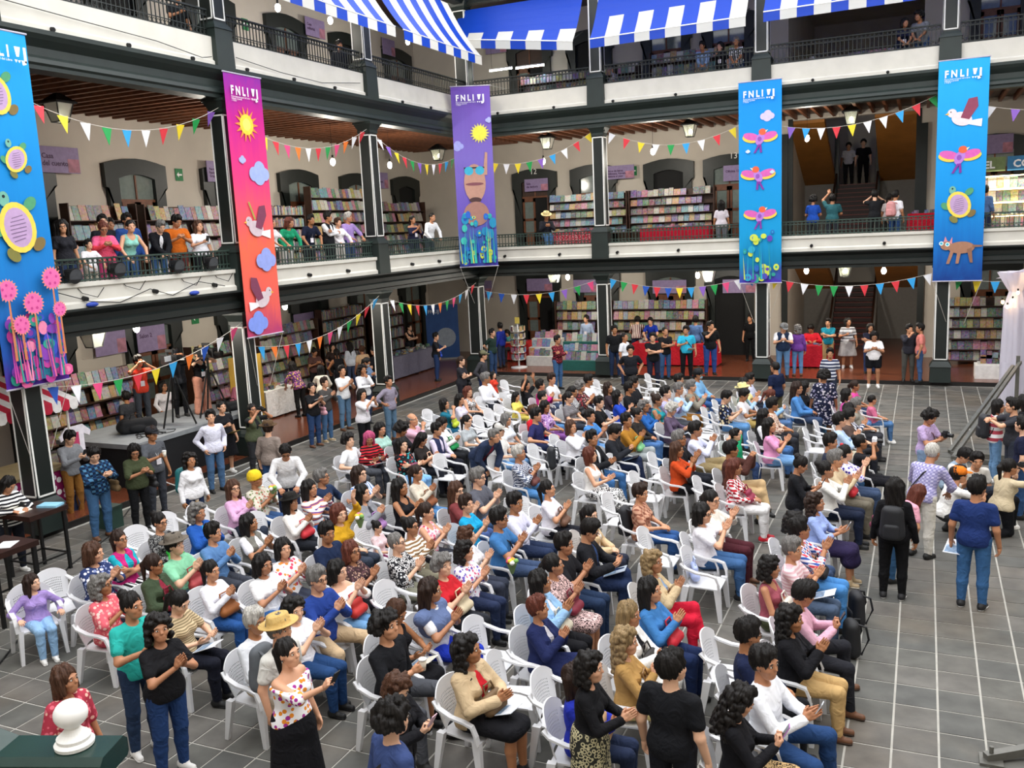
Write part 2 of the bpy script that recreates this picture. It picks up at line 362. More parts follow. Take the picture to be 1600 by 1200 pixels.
class Rig:
    """joint positions for one pose; origin on the ground under the pelvis, facing +x"""
    def __init__(s, base, arms, head, legs, fem):
        yaw, pitch = head; s.fem = fem; lean = {'sit': -.10, 'sitf': .22, 'stand': 0., 'lean': .35, 'bend': .85, 'kneel': .15, 'squat': .3}[base]
        hz = {'sit': .525, 'sitf': .525, 'stand': .90, 'lean': .90, 'bend': .86, 'kneel': .47, 'squat': .36}[base]
        s.P = A3((0., 0., hz)); Rt = rot('y', lean); s.Rt = Rt; s.base = base
        T = lambda x, y, z: s.P+Rt@A3((x, y, z)); s.T = T
        sw = .148 if fem else .168; s.sw = sw
        s.neck = T(0, 0, .47); hl = lean*.35 if base in ('bend', 'lean', 'squat') else 0
        s.Rh = rot('z', yaw)@rot('y', pitch+hl); s.head = T(.01, 0, .555)+s.Rh@A3((.02, 0, .095))
        s.arm = []
        for i, sd in enumerate((1, -1)):
            tg, pole, hk, fd, pd = ARMS[arms][i]
            S = T(0, sd*sw, .418); Wt = T(tg[0], sd*tg[1], tg[2]); pole = Rt@A3((pole[0], sd*pole[1], pole[2]))
            E, Wt = ik(S, Wt, pole, .275, .245)
            x = Rt@A3((fd[0], sd*fd[1], fd[2])); x = x/np.linalg.norm(x); z = -(Rt@A3((pd[0], sd*pd[1], pd[2]))); z = z-x*(z@x); z = z/np.linalg.norm(z)
            y = np.cross(z, x); s.arm.append((S, E, Wt, hk, np.stack([x, y, z], 1), sd))
        s.leg = []
        for sd in (1, -1):
            Hp = s.P+A3((0, sd*.09, 0)); fy = 0.
            if base in ('sit', 'sitf'):
                if legs == 'cross' and sd == 1: K = Hp+A3((.41, -.06, .11)); An = K+A3((.14, -.16, -.37)); fy = -.4
                elif legs == 'wide': K = Hp+A3((.39, sd*.13, -.02)); An = K+A3((.03, .02*sd, -.425)); fy = sd*.3
                elif legs == 'fwd': K = Hp+A3((.41, sd*.02, .0)); An = K+A3((.20, 0, -.37))
                else: K = Hp+A3((.415, -sd*.01, -.01)); An = K+A3((.0, 0, -.435))
                An[2] = max(An[2], .075)
            elif base == 'kneel':
                if sd == 1: K = Hp+A3((.36, .03, .02)); An = A3((K[0]-.02, K[1], .075))
                else: K = A3((Hp[0]+.06, Hp[1], .07)); An = A3((K[0]-.38, K[1], .09))
            elif base == 'squat':
                K = Hp+A3((.34, sd*.10, .14)); An = A3((K[0]-.20, K[1]+.01*sd, .075))
            elif legs == 'walk':
                K = Hp+A3((.14 if sd == 1 else .02, 0, -.395)); An = A3((Hp[0]+(.22 if sd == 1 else -.24), Hp[1], .075 if sd == 1 else .11))
            elif legs == 'wide': K = Hp+A3((.02, sd*.06, -.41)); An = A3((Hp[0], Hp[1]+sd*.11, .075)); fy = sd*.25
            else: K = Hp+A3((.015, sd*.012, -.415)); An = A3((Hp[0]-.01, Hp[1]+sd*.02, .075)); fy = sd*.15
            s.leg.append((Hp, K, An, fy, sd))
    def torso(s, o, bust=True):
        T, R, f = s.T, s.Rt, s.fem
        P = [('e', T(-.012, 0, .02), (.122+o, (.168 if f else .155)+o, .125+o), R), ('e', T(0, 0, .17), (.095+o, (.122 if f else .132)+o, .16+o), R, .06),
             ('e', T(0, 0, .31), (.108+o, (.142 if f else .158)+o, .165+o), R, .06), ('c', T(-.005, -s.sw+.035, .415), T(-.005, s.sw-.035, .415), .050+o, .050+o, .05)]
        if f: P += [('e', T(.085, sd*.066, .30), (.062+o*.6, .062+o*.6, .06+o*.6), R, .03) for sd in (1, -1)]
        return P
    def arms_p(s, o, frac=2.0, up=.047):
        P = []
        for S, E, Wt, hk, B, sd in s.arm:
            u = .043 if s.fem else up
            if frac >= 1: P.append(('c', S, E, u+o, u*.85+o, .03))
            else: P.append(('c', S, S+(E-S)*frac, u+o, u*.92+o*1.2, .03))
            if frac > 1: P.append(('c', E, E+(Wt-E)*min(1, frac-1), u*.82+o, (u*.58 if frac >= 2 else u*.7)+o, .02))
        return P
    def legs_p(s, o, frac=2.0, flare=0.):
        P = []; r = 1.05 if s.fem else 1.
        for Hp, K, An, fy, sd in s.leg:
            P.append(('c', Hp, K if frac >= 1 else Hp+(K-Hp)*frac, .082*r+o, .056+o+(.02 if frac < 1 else 0), .03))
            if frac > 1:
                Mi = K+(An-K)*.4+A3((-.012, 0, 0)); E = K+(An-K)*min(1., frac-1)
                P.append(('c', K, Mi, .054+o, .050+o+flare*.4, .02))
                if frac > 1.4: P.append(('c', Mi, E, .050+o+flare*.4, .034+o+flare, .02))
        return P
    def skirt(s, o, ln):
        P = [('e', s.T(-.012, 0, .04), (.13+o, .172+o, .13+o), s.Rt)]
        if s.base in ('sit', 'sitf'):
            (H1, K1, A1, _, _), (H2, K2, A2, _, _) = s.leg; c0, c1 = (H1+H2)/2, (K1+K2)/2; t = min(1., ln)
            P += [('c', H1, H1+(K1-H1)*t, .088+o, .07+o), ('c', H2, H2+(K2-H2)*t, .088+o, .07+o), ('c', c0, c0+(c1-c0)*t, .09+o, .075+o)]
            if ln > 1: P += [('c', K, K+(An-K)*(ln-1), .07+o, .085+o) for _, K, An, _, _ in s.leg]; P += [('c', c1, c1+((A1+A2)/2-c1)*(ln-1), .08+o, .12+o)]
        else:
            z = .86-.42*ln
            P += [('e', A3((0, 0, .84)), (.15+o, .18+o, .14+o), None, .05)]
            P += [('c', A3((.0, y, .80)), A3((.0, y*1.7, z)), .13+o, .13+o+.02*ln, .04) for y in (-.06, .06)]
            P += [('&', (0, 0, z-.02), (0, 0, -1))]
        return P
MESHC = {}
def dark(): return mat('#17110e', .5)
def body_mesh(key, rig):
    k = ('body',)+key
    if k in MESHC: return MESHC[k]
    P = rig.torso(-.004)+[('c', rig.T(-.01, 0, .43), rig.head+rig.Rh@A3((-.02, 0, -.06)), .056 if not rig.fem else .049, .052 if not rig.fem else .045, .03)]
    P += rig.arms_p(0.)+rig.legs_p(-.002)
    V, Fq = sdf_mesh(P, .0165, .04); parts = [(V, Fq, 0)]
    for v, f, mm in HEAD[rig.fem]: parts.append((v@rig.Rh.T+rig.head, f, mm))
    for S, E, Wt, hk, B, sd in rig.arm:
        v, f = HAND[hk]; v = v.copy()
        if sd == 1: v = v*A3((1, -1, 1)); f = f[:, ::-1]
        parts.append(((v*.97)@B.T+Wt, f, 0))
    me = np_mesh('person', parts, [mat('#a9744f', .55), mat('#e8e2da', .3), dark(), mat('#8d4a40', .5)]); MESHC[k] = me; return me
def garment(key, rig, kind):
    k = (kind,)+key
    if k in MESHC: return MESHC[k]
    K = .035; h = .0165; T = rig.T
    cut_neck = ('-e', rig.neck+rig.Rt@A3((.035, 0, .035)), (.075, .07, .06), rig.Rt)
    zz = -.075 if rig.base not in ('sit', 'sitf', 'squat', 'kneel') else -.035
    hem = [('e', T(-.005, 0, -.0), (.142, .186 if rig.fem else .172, .20), rig.Rt, .05), ('&', T(0, 0, zz), tuple(rig.Rt@A3((0, 0, -1))))]
    if kind == 'tee': P = rig.torso(.013)+hem[:1]+[hem[1]]+rig.arms_p(.014, .62)+[cut_neck]
    elif kind == 'long': P = rig.torso(.013)+hem[:1]+[hem[1]]+rig.arms_p(.012, 1.96)+[cut_neck]
    elif kind == 'half': P = rig.torso(.015)+hem[:1]+[hem[1]]+rig.arms_p(.014, 1.45)+[cut_neck]
    elif kind == 'loose': P = rig.torso(.024)+hem[:1]+[hem[1]]+rig.arms_p(.022, .9)+[cut_neck]
    elif kind == 'tank': P = rig.torso(.010)+[('-e', T(.05, 0, .50), (.11, .085, .14), rig.Rt), ('-c', T(0, rig.sw+.02, .36), T(0, rig.sw+.02, .55), .045, .06), ('-c', T(0, -rig.sw-.02, .36), T(0, -rig.sw-.02, .55), .045, .06)]
    elif kind == 'offsh': P = rig.torso(.02)+hem[:1]+[hem[1]]+rig.arms_p(.026, 1.0)+[('&', T(0, 0, .40), tuple(rig.Rt@A3((0, 0, 1))))]
    elif kind == 'jacket': P = rig.torso(.022)+[('e', T(-.005, 0, -.0), (.152, .19 if rig.fem else .18, .20), rig.Rt, .05), hem[1]]+rig.arms_p(.024, 1.93)+[cut_neck, ('-e', T(.17, 0, .36), (.10, .045, .20), rig.Rt), ('-e', T(.17, 0, .12), (.09, .03, .25), rig.Rt)]
    elif kind == 'vest': P = rig.torso(.024)+[hem[0], hem[1], cut_neck, ('-e', T(.17, 0, .36), (.10, .05, .20), rig.Rt), ('-c', T(0, rig.sw+.035, .30), T(0, rig.sw+.035, .55), .05, .06), ('-c', T(0, -rig.sw-.035, .30), T(0, -rig.sw-.035, .55), .05, .06)]
    elif kind == 'shawl': P = [('c', T(0, -rig.sw-.02, .40), T(0, rig.sw+.02, .40), .09, .09), ('e', T(.03, 0, .28), (.16, .2, .15), rig.Rt), cut_neck]
    elif kind == 'pants': P = rig.legs_p(.012)+[('e', T(-.012, 0, .02), (.13, .166 if not rig.fem else .178, .115), rig.Rt, .05)]
    elif kind == 'wide': P = rig.legs_p(.02, flare=.045)+[('e', T(-.012, 0, .02), (.13, .178, .115), rig.Rt, .05)]
    elif kind == 'capri': P = rig.legs_p(.012, 1.65)+[('e', T(-.012, 0, .02), (.13, .178, .115), rig.Rt, .05)]
    elif kind == 'shorts': P = rig.legs_p(.022, .6)+[('e', T(-.012, 0, .02), (.13, .178, .115), rig.Rt, .05)]
    elif kind == 'skirt': P = rig.skirt(.012, 1.0)
    elif kind == 'skirt_long': P = rig.skirt(.02, 1.75)
    elif kind == 'skirt_mid': P = rig.skirt(.015, 1.3)
    V, Fq = sdf_mesh(P, h, K); me = np_mesh(kind, [(V, Fq, 0)], [mat('#888888')]); MESHC[k] = me; return me
def shoe_mesh():
    if 'shoe' in MESHC: return MESHC['shoe']
    V, Fq = sdf_mesh([('e', (-.03, 0, -.03), (.05, .038, .042), None), ('c', (-.03, 0, -.045), (.105, 0, -.048), .033, .031), ('c', (0, 0, -.02), (0, 0, .01), .043, .043), ('&', (0, 0, -.074), (0, 0, -1))], .013, .03)
    V2, F2 = sdf_mesh([('c', (-.035, 0, -.058), (.105, 0, -.058), .036, .035), ('&', (0, 0, -.075), (0, 0, -1)), ('&', (0, 0, -.056), (0, 0, 1))], .013, .01)
    MESHC['shoe'] = np_mesh('shoe', [(V, Fq, 0), (V2, F2, 1)], [mat('#222222'), mat('#222222')]); return MESHC['shoe']
def hair_mesh(kind):
    k = ('hair', kind)
    if k in MESHC: return MESHC[k]
    face = ('-e', (.10, 0, -.055), (.075, .068, .12), None); ear = [('-e', (.03, s*.085, -.04), (.05, .03, .05), None) for s in (1, -1)]
    cap = [('e', (-.018, 0, .032), (.102, .086, .108), None)]; rr = random.Random(5)
    if kind == 'short': P = cap+[('e', (.03, .0, .10), (.065, .06, .04), None)]+[face]+ear+[('&', (-.02, 0, -.055), (.35, 0, -1))]
    elif kind == 'buzz': P = [('e', (-.016, 0, .030), (.096, .080, .104), None), face]+ear+[('&', (-.02, 0, -.05), (.45, 0, -1)), ('-e', (.10, 0, .03), (.06, .06, .05), None)]
    elif kind == 'bald': P = [('e', (-.016, 0, .022), (.096, .083, .10), None), face]+ear+[('&', (-.02, 0, -.06), (.4, 0, -1)), ('&', (0, 0, .045), (.5, 0, 1))]
    elif kind == 'long': P = cap+[('c', (-.06, y, .03), (-.10, y*1.15, -.33), .05, .028) for y in (-.055, 0, .055)]+[('c', (-.0, s*.07, .04), (-.02, s*.085, -.22), .03, .024) for s in (1, -1)]+[face]
    elif kind == 'bob': P = cap+[('c', (-.05, y, .03), (-.065, y*1.2, -.12), .05, .04) for y in (-.05, 0, .05)]+[('c', (.01, s*.07, .05), (.015, s*.078, -.10), .027, .025) for s in (1, -1)]+[face]
    elif kind == 'pony': P = [('e', (-.018, 0, .030), (.099, .083, .107), None), face]+ear+[('&', (-.02, 0, -.07), (.45, 0, -1)), ('c', (-.10, 0, .05), (-.135, 0, .0), .03, .035), ('c', (-.135, 0, .0), (-.13, 0, -.24), .034, .015)]
    elif kind == 'bun': P = [('e', (-.018, 0, .030), (.099, .083, .107), None), face]+ear+[('&', (-.02, 0, -.07), (.45, 0, -1)), ('e', (-.10, 0, .10), (.045, .05, .045), None)]
    elif kind in ('curly', 'curlylong', 'curlyshort'):
        P = list(cap); lo = {'curly': -.13, 'curlylong': -.30, 'curlyshort': -.03}[kind]
        for i in range(90 if kind != 'curlylong' else 130):
            t = rr.uniform(PI*.42, PI*1.58); z = rr.uniform(lo, .13); w = .085*math.sqrt(max(.12, 1-(max(z, 0)/.14)**2))+.012
            x, y = -.02+w*1.08*math.cos(t), w*math.sin(t)
            if z > .07: t = rr.uniform(0, 2*PI); x, y = -.01+w*1.1*math.cos(t), w*math.sin(t)
            P.append(('e', (x, y, z), (.028, .028, .026), None, .008))
        P.append(face)
    V, Fq = sdf_mesh(P, .0085, .02)
    az = np.arctan2(V[:, 1], V[:, 0]+.02); rad = np.linalg.norm(V*A3((1, 1, .6)), axis=1)+1e-6
    wob = .0035*np.sin(26*az+3*np.sin(18*V[:, 2])+2*np.sin(11*V[:, 0]))+.003*np.sin(9*az+30*V[:, 2])+.0025*np.sin(55*V[:, 0]+40*V[:, 1])
    V = V+(V/rad[:, None])*(wob+.0048)[:, None]*(1.6 if kind in ('short', 'bob', 'long', 'curlyshort') else 1.)
    MESHC[k] = np_mesh('hair', [(V*HS, Fq, 0)], [dark()]); return MESHC[k]
def hat_mesh(kind):
    k = ('hat', kind)
    if k in MESHC: return MESHC[k]
    b = MB()
    if kind == 'cap':
        b.lathe([(.105, .03), (.107, .07), (.095, .115), (.06, .145), (.01, .152)], n=16)
        b.prism([(.06, -.075), (.13, -.07), (.18, -.035), (.19, 0), (.18, .035), (.13, .07), (.06, .075)], lambda a, c, d: (a, c, .045+d-(a-.06)*.15), 0, .008)
    elif kind == 'beanie': b.lathe([(.108, -.0), (.112, .03), (.108, .07), (.095, .115), (.06, .15), (.01, .16)], n=16)
    else:
        w = {'straw': .175, 'fedora': .17, 'sombrero': .2}[kind]
        b.lathe([(.106, .055), (w*.8, .052), (w, .07), (w, .076), (w*.8, .060), (.108, .066), (.104, .10), (.095, .155), (.06, .165), (.01, .155)], n=20)
    MESHC[k] = b.mesh('hat', mat('#888888'), smooth=True); return MESHC[k]
def glasses_mesh():
    if 'gl' in MESHC: return MESHC['gl']
    b = MB()
    for s in (-1, 1):
        b.tube([(.100, s*.033+.022*math.cos(t), .004+.017*math.sin(t)) for t in [2*PI*i/10 for i in range(10)]], .0025, 4, closed=True)
        b.tube([(.098, s*.056, .008), (.0, s*.079, .004)], .0022, 4)
    b.tube([(.102, -.011, .006), (.102, .011, .006)], .002, 4); MESHC['gl'] = b.mesh('glasses', mat('#141414', .3)); return MESHC['gl']
def hairmat(c):
    key = ('hair', c)
    if key in MATS: return MATS[key]
    M, nt, b = newmat('hair_%d' % len(MATS)); b.inputs['Roughness'].default_value = .55; b.inputs['Specular IOR Level'].default_value = .25
    tc = N(nt, 'ShaderNodeTexCoord'); mp = N(nt, 'ShaderNodeMapping'); mp.inputs['Scale'].default_value = (90, 90, 9); no = N(nt, 'ShaderNodeTexNoise'); no.inputs['Scale'].default_value = 1.2
    nt.links.new(tc.outputs['Object'], mp.inputs['Vector']); nt.links.new(mp.outputs['Vector'], no.inputs['Vector'])
    r = N(nt, 'ShaderNodeValToRGB'); cc = lin(c); r.color_ramp.elements[0].position = .35; r.color_ramp.elements[1].position = .7
    r.color_ramp.elements[0].color = tuple(v*.6 for v in cc)+(1,); r.color_ramp.elements[1].color = tuple(min(1, v*1.4+.003) for v in cc)+(1,)
    bp = N(nt, 'ShaderNodeBump'); bp.inputs['Strength'].default_value = .5; bp.inputs['Distance'].default_value = .006
    nt.links.new(no.outputs['Fac'], r.inputs['Fac']); nt.links.new(r.outputs['Color'], b.inputs['Base Color']); nt.links.new(no.outputs['Fac'], bp.inputs['Height']); nt.links.new(bp.outputs['Normal'], b.inputs['Normal'])
    MATS[key] = M; return M
HAIRC = {'k': '#14100e', 'b': '#2c1c14', 'n': '#4a2f20', 'g': '#6f6c69', 'w': '#b9b5ae', 'd': '#8a7350', 'r': '#5e2f22', 'p': '#c4547f'}
SKIN = ['#d09c7c', '#c48d6a', '#b57e5c', '#a5704c', '#daab8d', '#ad7857']
def slot0(o, mt, i=0):
    o.material_slots[i].link = 'OBJECT'; o.material_slots[i].material = mt
def foldmat(c):
    key = ('fold', c)
    if key in MATS: return MATS[key]
    M, nt, b = newmat('cloth_%d' % len(MATS)); b.inputs['Roughness'].default_value = .85; b.inputs['Specular IOR Level'].default_value = .15
    tc = N(nt, 'ShaderNodeTexCoord'); no = N(nt, 'ShaderNodeTexNoise'); no.inputs['Scale'].default_value = 9; no.inputs['Detail'].default_value = 2; no.inputs['Distortion'].default_value = 1.2
    nt.links.new(tc.outputs['Object'], no.inputs['Vector']); cc = lin(c)
    r = N(nt, 'ShaderNodeValToRGB'); r.color_ramp.elements[0].position = .3; r.color_ramp.elements[1].position = .7
    r.color_ramp.elements[0].color = tuple(v*.9 for v in cc)+(1,); r.color_ramp.elements[1].color = tuple(min(1, v*1.06) for v in cc)+(1,)
    bp = N(nt, 'ShaderNodeBump'); bp.inputs['Strength'].default_value = .8; bp.inputs['Distance'].default_value = .03
    nt.links.new(no.outputs['Fac'], r.inputs['Fac']); nt.links.new(r.outputs['Color'], b.inputs['Base Color']); nt.links.new(no.outputs['Fac'], bp.inputs['Height']); nt.links.new(bp.outputs['Normal'], b.inputs['Normal'])
    MATS[key] = M; return M
def cloth(c):
    """'#hex' or 'kind:#c1:#c2[:#c3][:scale]'"""
    if c[0] == '#': return foldmat(c)
    a = c.split(':'); sc = 1.
    if len(a) > 2 and a[-1][0] != '#': sc = float(a.pop())
    return pattern(a[0], *a[1:], scale=sc)
CHILDN = {'tee': 't_shirt', 'long': 'shirt', 'half': 'shirt', 'loose': 'blouse', 'tank': 'tank_top', 'offsh': 'blouse', 'jacket': 'jacket', 'vest': 'vest', 'shawl': 'shawl', 'pants': 'trousers', 'wide': 'trousers', 'capri': 'trousers', 'shorts': 'shorts', 'skirt': 'skirt', 'skirt_long': 'skirt', 'skirt_mid': 'skirt'}
def person(loc, yaw, base, arms, head, legs, fem, hair, tops, bottom, shoe, label, group=None, scale=1., girth=1., extras=(), skin=None, rnd=random):
    """tops: list of (kind, cloth); hair: kind + colour letter"""
    head = (round(head[0], 2), round(head[1], 2)); key = (base, arms, head, legs, fem)
    if key not in MESHC: MESHC[key] = Rig(*key)
    rig = MESHC[key]
    o = link('person', body_mesh(key, rig)); slot0(o, mat(skin or rnd.choice(SKIN), .5, .06, 6.))
    for kind, c in tops: g = link(CHILDN[kind], garment(key, rig, kind), o); slot0(g, cloth(c))
    if bottom: g = link(CHILDN[bottom[0]], garment(key, rig, bottom[0]), o); slot0(g, cloth(bottom[1]))
    for Hp, K, An, fy, sd in rig.leg:
        s = link('shoe', shoe_mesh(), o, tuple(An)); d = An-K; s.rotation_euler = (0, .75 if (base == 'kneel' and sd == -1) else (.3 if legs == 'cross' and sd == 1 else 0), fy)
        slot0(s, mat(shoe[0], .6)); slot0(s, mat(shoe[1], .6), 1)
    Mh = Matrix([list(rig.Rh[i])+[rig.head[i]] for i in range(3)]+[[0, 0, 0, 1]])
    def onhead(name, me, c=None):
        q = link(name, me, o); q.matrix_local = Mh
        if c: slot0(q, c)
        return q
    if hair: onhead('hair', hair_mesh(hair[:-1]), hairmat(HAIRC[hair[-1]]))
    for e in extras:
        if e == 'glasses': onhead('glasses', glasses_mesh())
        elif e.split(':')[0] in ('cap', 'beanie', 'straw', 'fedora'): onhead('hat', hat_mesh(e.split(':')[0]), cloth(e.split(':')[1]))
        elif e == 'mask':
            if 'mask' not in MESHC: MESHC['mask'] = np_mesh('mask', [(*sphere_q((.062, 0, -.052), (.042, .056, .045), 12, 8), 0)], [mat('#a9d3e6', .8)])
            onhead('face_mask', MESHC['mask'])
        elif e.startswith('lanyard'):
            b = MB(); T = rig.T; b.tube([T(-.02, -.06, .47), T(.09, -.05, .40), T(.145, 0, .20), T(.09, .05, .40), T(-.02, .06, .47)], .006, 4); L = b.build('lanyard', mat(e.split(':')[1]), o)
            b = MB(); q = rig.P+rig.Rt@A3((.155, 0, .15)); b.box(q[0]-.004, q[0]+.004, q[1]-.045, q[1]+.045, q[2]-.06, q[2]+.06); b.build('badge', mat('#e9e4ea'), L)
        elif e.startswith('strap'):
            b = MB(); T = rig.T; b.tube([T(-.0, -.10, .465), T(.135, -.02, .34), T(.13, .1, .16), T(.03, .19, .05), T(-.12, .10, .12), T(-.135, -.02, .34), T(0, -.10, .465)], .011, 4); b.build('shoulder_strap', mat(e.split(':')[1]), o)
        elif e.startswith('bow'):
            b = MB(); b.ell((-.03, .05, .13), (.03, .035, .03)); onhead('hair_bow', b.mesh('bow', mat(e.split(':')[1])))
    o.location = loc; o.rotation_euler = (0, 0, yaw); o.scale = (scale*(.5+.5*girth), scale*girth, scale)
    tag(o, label, 'person', group)
    return o, rig
# ------------------------------------------------------------------ the building
XW, YW = -4.8, 4.9                      # inner gallery walls (left wing, back wing)
XR, YR = 21.5, -31.6                    # far sides of the courtyard
COLS_L = [-6.45, -12.5, -18.35, -24.6]  # columns along the left facade (y), along the back facade (x)
COLS_B = [4.72, 9.97, 15.1, 20.25]
SX0, SX1 = 10.1, 14.4                   # stair hall in the back wing
F1, F2, ROOF = 4.1, 9.05, 13.3
GREEN = mat('#191f1d', .45, .15, 3.); GREEN2 = mat('#1f2926', .5, .12, 3.)
WHITE = mat('#cfccc2', .8, .05, 2.5, bump=.1); WALL = mat('#c3bcb0', .9, .05, 1.2, bump=.1); OUTL = mat('#e9e9e4', .6, .03)
WOOD = mat('#6a4029', .5, .25, 6.); WOODD = mat('#3a2419', .45, .25, 6.); IRON = mat('#1d2321', .5, .1); IRONG = mat('#2f4039', .5, .15)
OCHRE = mat('#a06a2c', .6, .12, 2.); STEPM = mat('#4a2520', .5, .15, 5.)
def FP(side, s, n, z): return (n, s, z) if side == 'L' else (s, -n, z)
def fbox(b, side, s0, s1, n0, n1, z0, z1):
    if side == 'L': return b.box(n0, n1, s0, s1, z0, z1)
    return b.box(s0, s1, -n1, -n0, z0, z1)
# --- courtyard paving: grout bed plus slabs
def slabmat(node, out):
    M, nt, b = newmat('slate_slab_'+node[-6:]); b.inputs['Roughness'].default_value = .62; b.inputs['Specular IOR Level'].default_value = .3
    oi = N(nt, node); r = N(nt, 'ShaderNodeValToRGB'); e = r.color_ramp.elements
    e[0].color = lin('#535350')+(1,); e[1].color = lin('#64625d')+(1,); x = e.new(.45); x.color = lin('#5a5954')+(1,); x = e.new(.75); x.color = lin('#605c57')+(1,)
    nt.links.new(oi.outputs[out], r.inputs['Fac'])
    tc = N(nt, 'ShaderNodeNewGeometry'); no = N(nt, 'ShaderNodeTexNoise'); no.inputs['Scale'].default_value = 3.2; no.inputs['Detail'].default_value = 6
    nt.links.new(tc.outputs['Position'], no.inputs['Vector'])
    mx = N(nt, 'ShaderNodeMix'); mx.data_type = 'RGBA'; mx.blend_type = 'OVERLAY'; mx.inputs[0].default_value = .6
    n2 = N(nt, 'ShaderNodeTexNoise'); n2.inputs['Scale'].default_value = .55; n2.inputs['Detail'].default_value = 5; nt.links.new(tc.outputs['Position'], n2.inputs['Vector'])
    r2 = N(nt, 'ShaderNodeValToRGB'); r2.color_ramp.elements[0].position = .5; r2.color_ramp.elements[1].position = .68; r2.color_ramp.elements[1].color = (.55, .55, .55, 1); nt.links.new(n2.outputs['Fac'], r2.inputs['Fac'])
    m2 = N(nt, 'ShaderNodeMix'); m2.data_type = 'RGBA'; nt.links.new(r2.outputs['Color'], m2.inputs[0]); nt.links.new(r.outputs['Color'], m2.inputs[6]); m2.inputs[7].default_value = lin('#6c6153')+(1,)
    nt.links.new(m2.outputs[2], mx.inputs[6]); nt.links.new(no.outputs['Fac'], mx.inputs[7]); nt.links.new(mx.outputs[2], b.inputs['Base Color'])
    bp = N(nt, 'ShaderNodeBump'); bp.inputs['Strength'].default_value = .15; nt.links.new(no.outputs['Fac'], bp.inputs['Height']); nt.links.new(bp.outputs['Normal'], b.inputs['Normal'])
    return M
floor = struct(MB().box(-.3, XR, YR, .3, -.25, -.006).build('floor', mat('#a9a69e', .9, .12, 6.)))
TX, TY = .42, .455; gap = .011
x0 = 14.405-35*TX; y0 = -18.32-28*TY
tb = MB().box(gap, TX-gap, gap, TY-gap, -.03, 0); tmesh = tb.mesh('paving_slab', slabmat('ShaderNodeObjectInfo', 'Random'))
def inframe(x, y, z):
    v = RW.T@(np.array((x, y, z))-CAMP); return v[2] > 1 and -40 < v[0]/v[2]*FPX+800 < 1640 and 0 < v[1]/v[2]*FPX+600 < 1230
cells = []
for i in range(0, 60):
    for j in range(0, 75):
        x, y = x0+i*TX, y0+j*TY
        if -.02 <= x and x+TX < XR and YR < y and y+TY < .03: cells.append((math.hypot(x-CAMP[0], y-CAMP[1])+(0 if inframe(x+.2, y+.2, 0) else 100), x, y))
cells.sort(); rest = MB()
for k, (d, x, y) in enumerate(cells):
    if k < 300: link('paving_slab', tmesh, floor, (x, y, random.uniform(-.0015, .0015)))
    else: rest.add([(x+gap, y+gap, 0), (x+TX-gap, y+gap, 0), (x+TX-gap, y+TY-gap, 0), (x+gap, y+TY-gap, 0)], [(0, 1, 2, 3)])
tag(rest.build('paving_slabs', slabmat('ShaderNodeNewGeometry', 'Random Per Island'), floor, normals=False), kind='stuff')
# --- gallery floors (brown-red polished tile below, slabs above)
RED = mat('#6b3a26', .22, .14, 2.2, spec=.5); EDGE = mat('#191614', .6)
def slabs(z0, z1, m_, nm, over=0.):
    o = []
    o.append(struct(MB().box(XW, over, YR, YW, z0, z1).build(nm, m_)))
    o.append(struct(MB().box(over, SX0, -over, YW, z0, z1).build(nm, m_))); o.append(struct(MB().box(SX1, XR, -over, YW, z0, z1).build(nm, m_)))
    o.append(struct(MB().box(SX0, SX1, -over, 5.0, z0, z1).build(nm, m_))); return o
slabs(-.25, .12, RED, 'floor')
struct(MB().box(SX0, SX1, 5.0, 13, -.25, .12).build('floor', RED))
b = MB(); b.box(0, .035, YR, .0, -.2, .115); b.box(0, XR, -.035, 0, -.2, .115); struct(b.build('trim_1', EDGE))
slabs(3.75, F1-.02, mat('#5a4a3d', .8), 'floor', -.05); CE = slabs(8.62, F2-.02, WOODD, 'ceiling', -.05)
slabs(ROOF, ROOF+.25, WOODD, 'ceiling', .55)
jm = MB().box(0, -XW-.1, -.045, .045, -.15, .0).mesh('joist', WOOD); jm2 = MB().box(-.045, .045, 0, YW-.1, -.15, .0).mesh('joist', WOOD)
y = -25.
while y < YW-.3: link('joist', jm, CE[0], (XW, y, 8.62)); y += .42
x = .3
while x < XR-.3: link('joist', jm2, CE[1] if x < SX0 else (CE[3] if x < SX1 else CE[2]), (x, .05, 8.62)); x += .42
# --- walls
def wallbox(nm, *a): return struct(MB().box(*a).build(nm, WALL))
wallbox('wall_left', XW-.3, XW, YR, YW, -.2, ROOF)
wallbox('wall_back', XW-.3, SX0, YW, YW+.3, -.2, ROOF); wallbox('wall_back', SX1, XR, YW, YW+.3, -.2, ROOF); wallbox('wall_back', SX0, SX1, YW, YW+.3, 8.45, 9.05)
struct(MB().box(XR, XR+.3, YR, YW, -.2, ROOF).build('wall_right', WALL)); wallbox('wall_rear', XW, XR, YR-.3, YR, -.2, ROOF)
b = MB()
wallbox('wall_stair_left', SX0-.3, SX0, YW+.3, 13, -.2, ROOF); wallbox('wall_stair_right', SX1, SX1+.3, YW+.3, 13, -.2, ROOF); wallbox('wall_stair_back', SX0, SX1, 13, 13.3, -.2, ROOF)
struct(MB().box(SX0, SX1, 5, 13, ROOF-.3, ROOF).build('ceiling', WALL))
GREYP = mat('#8e8c88', .8, .05)
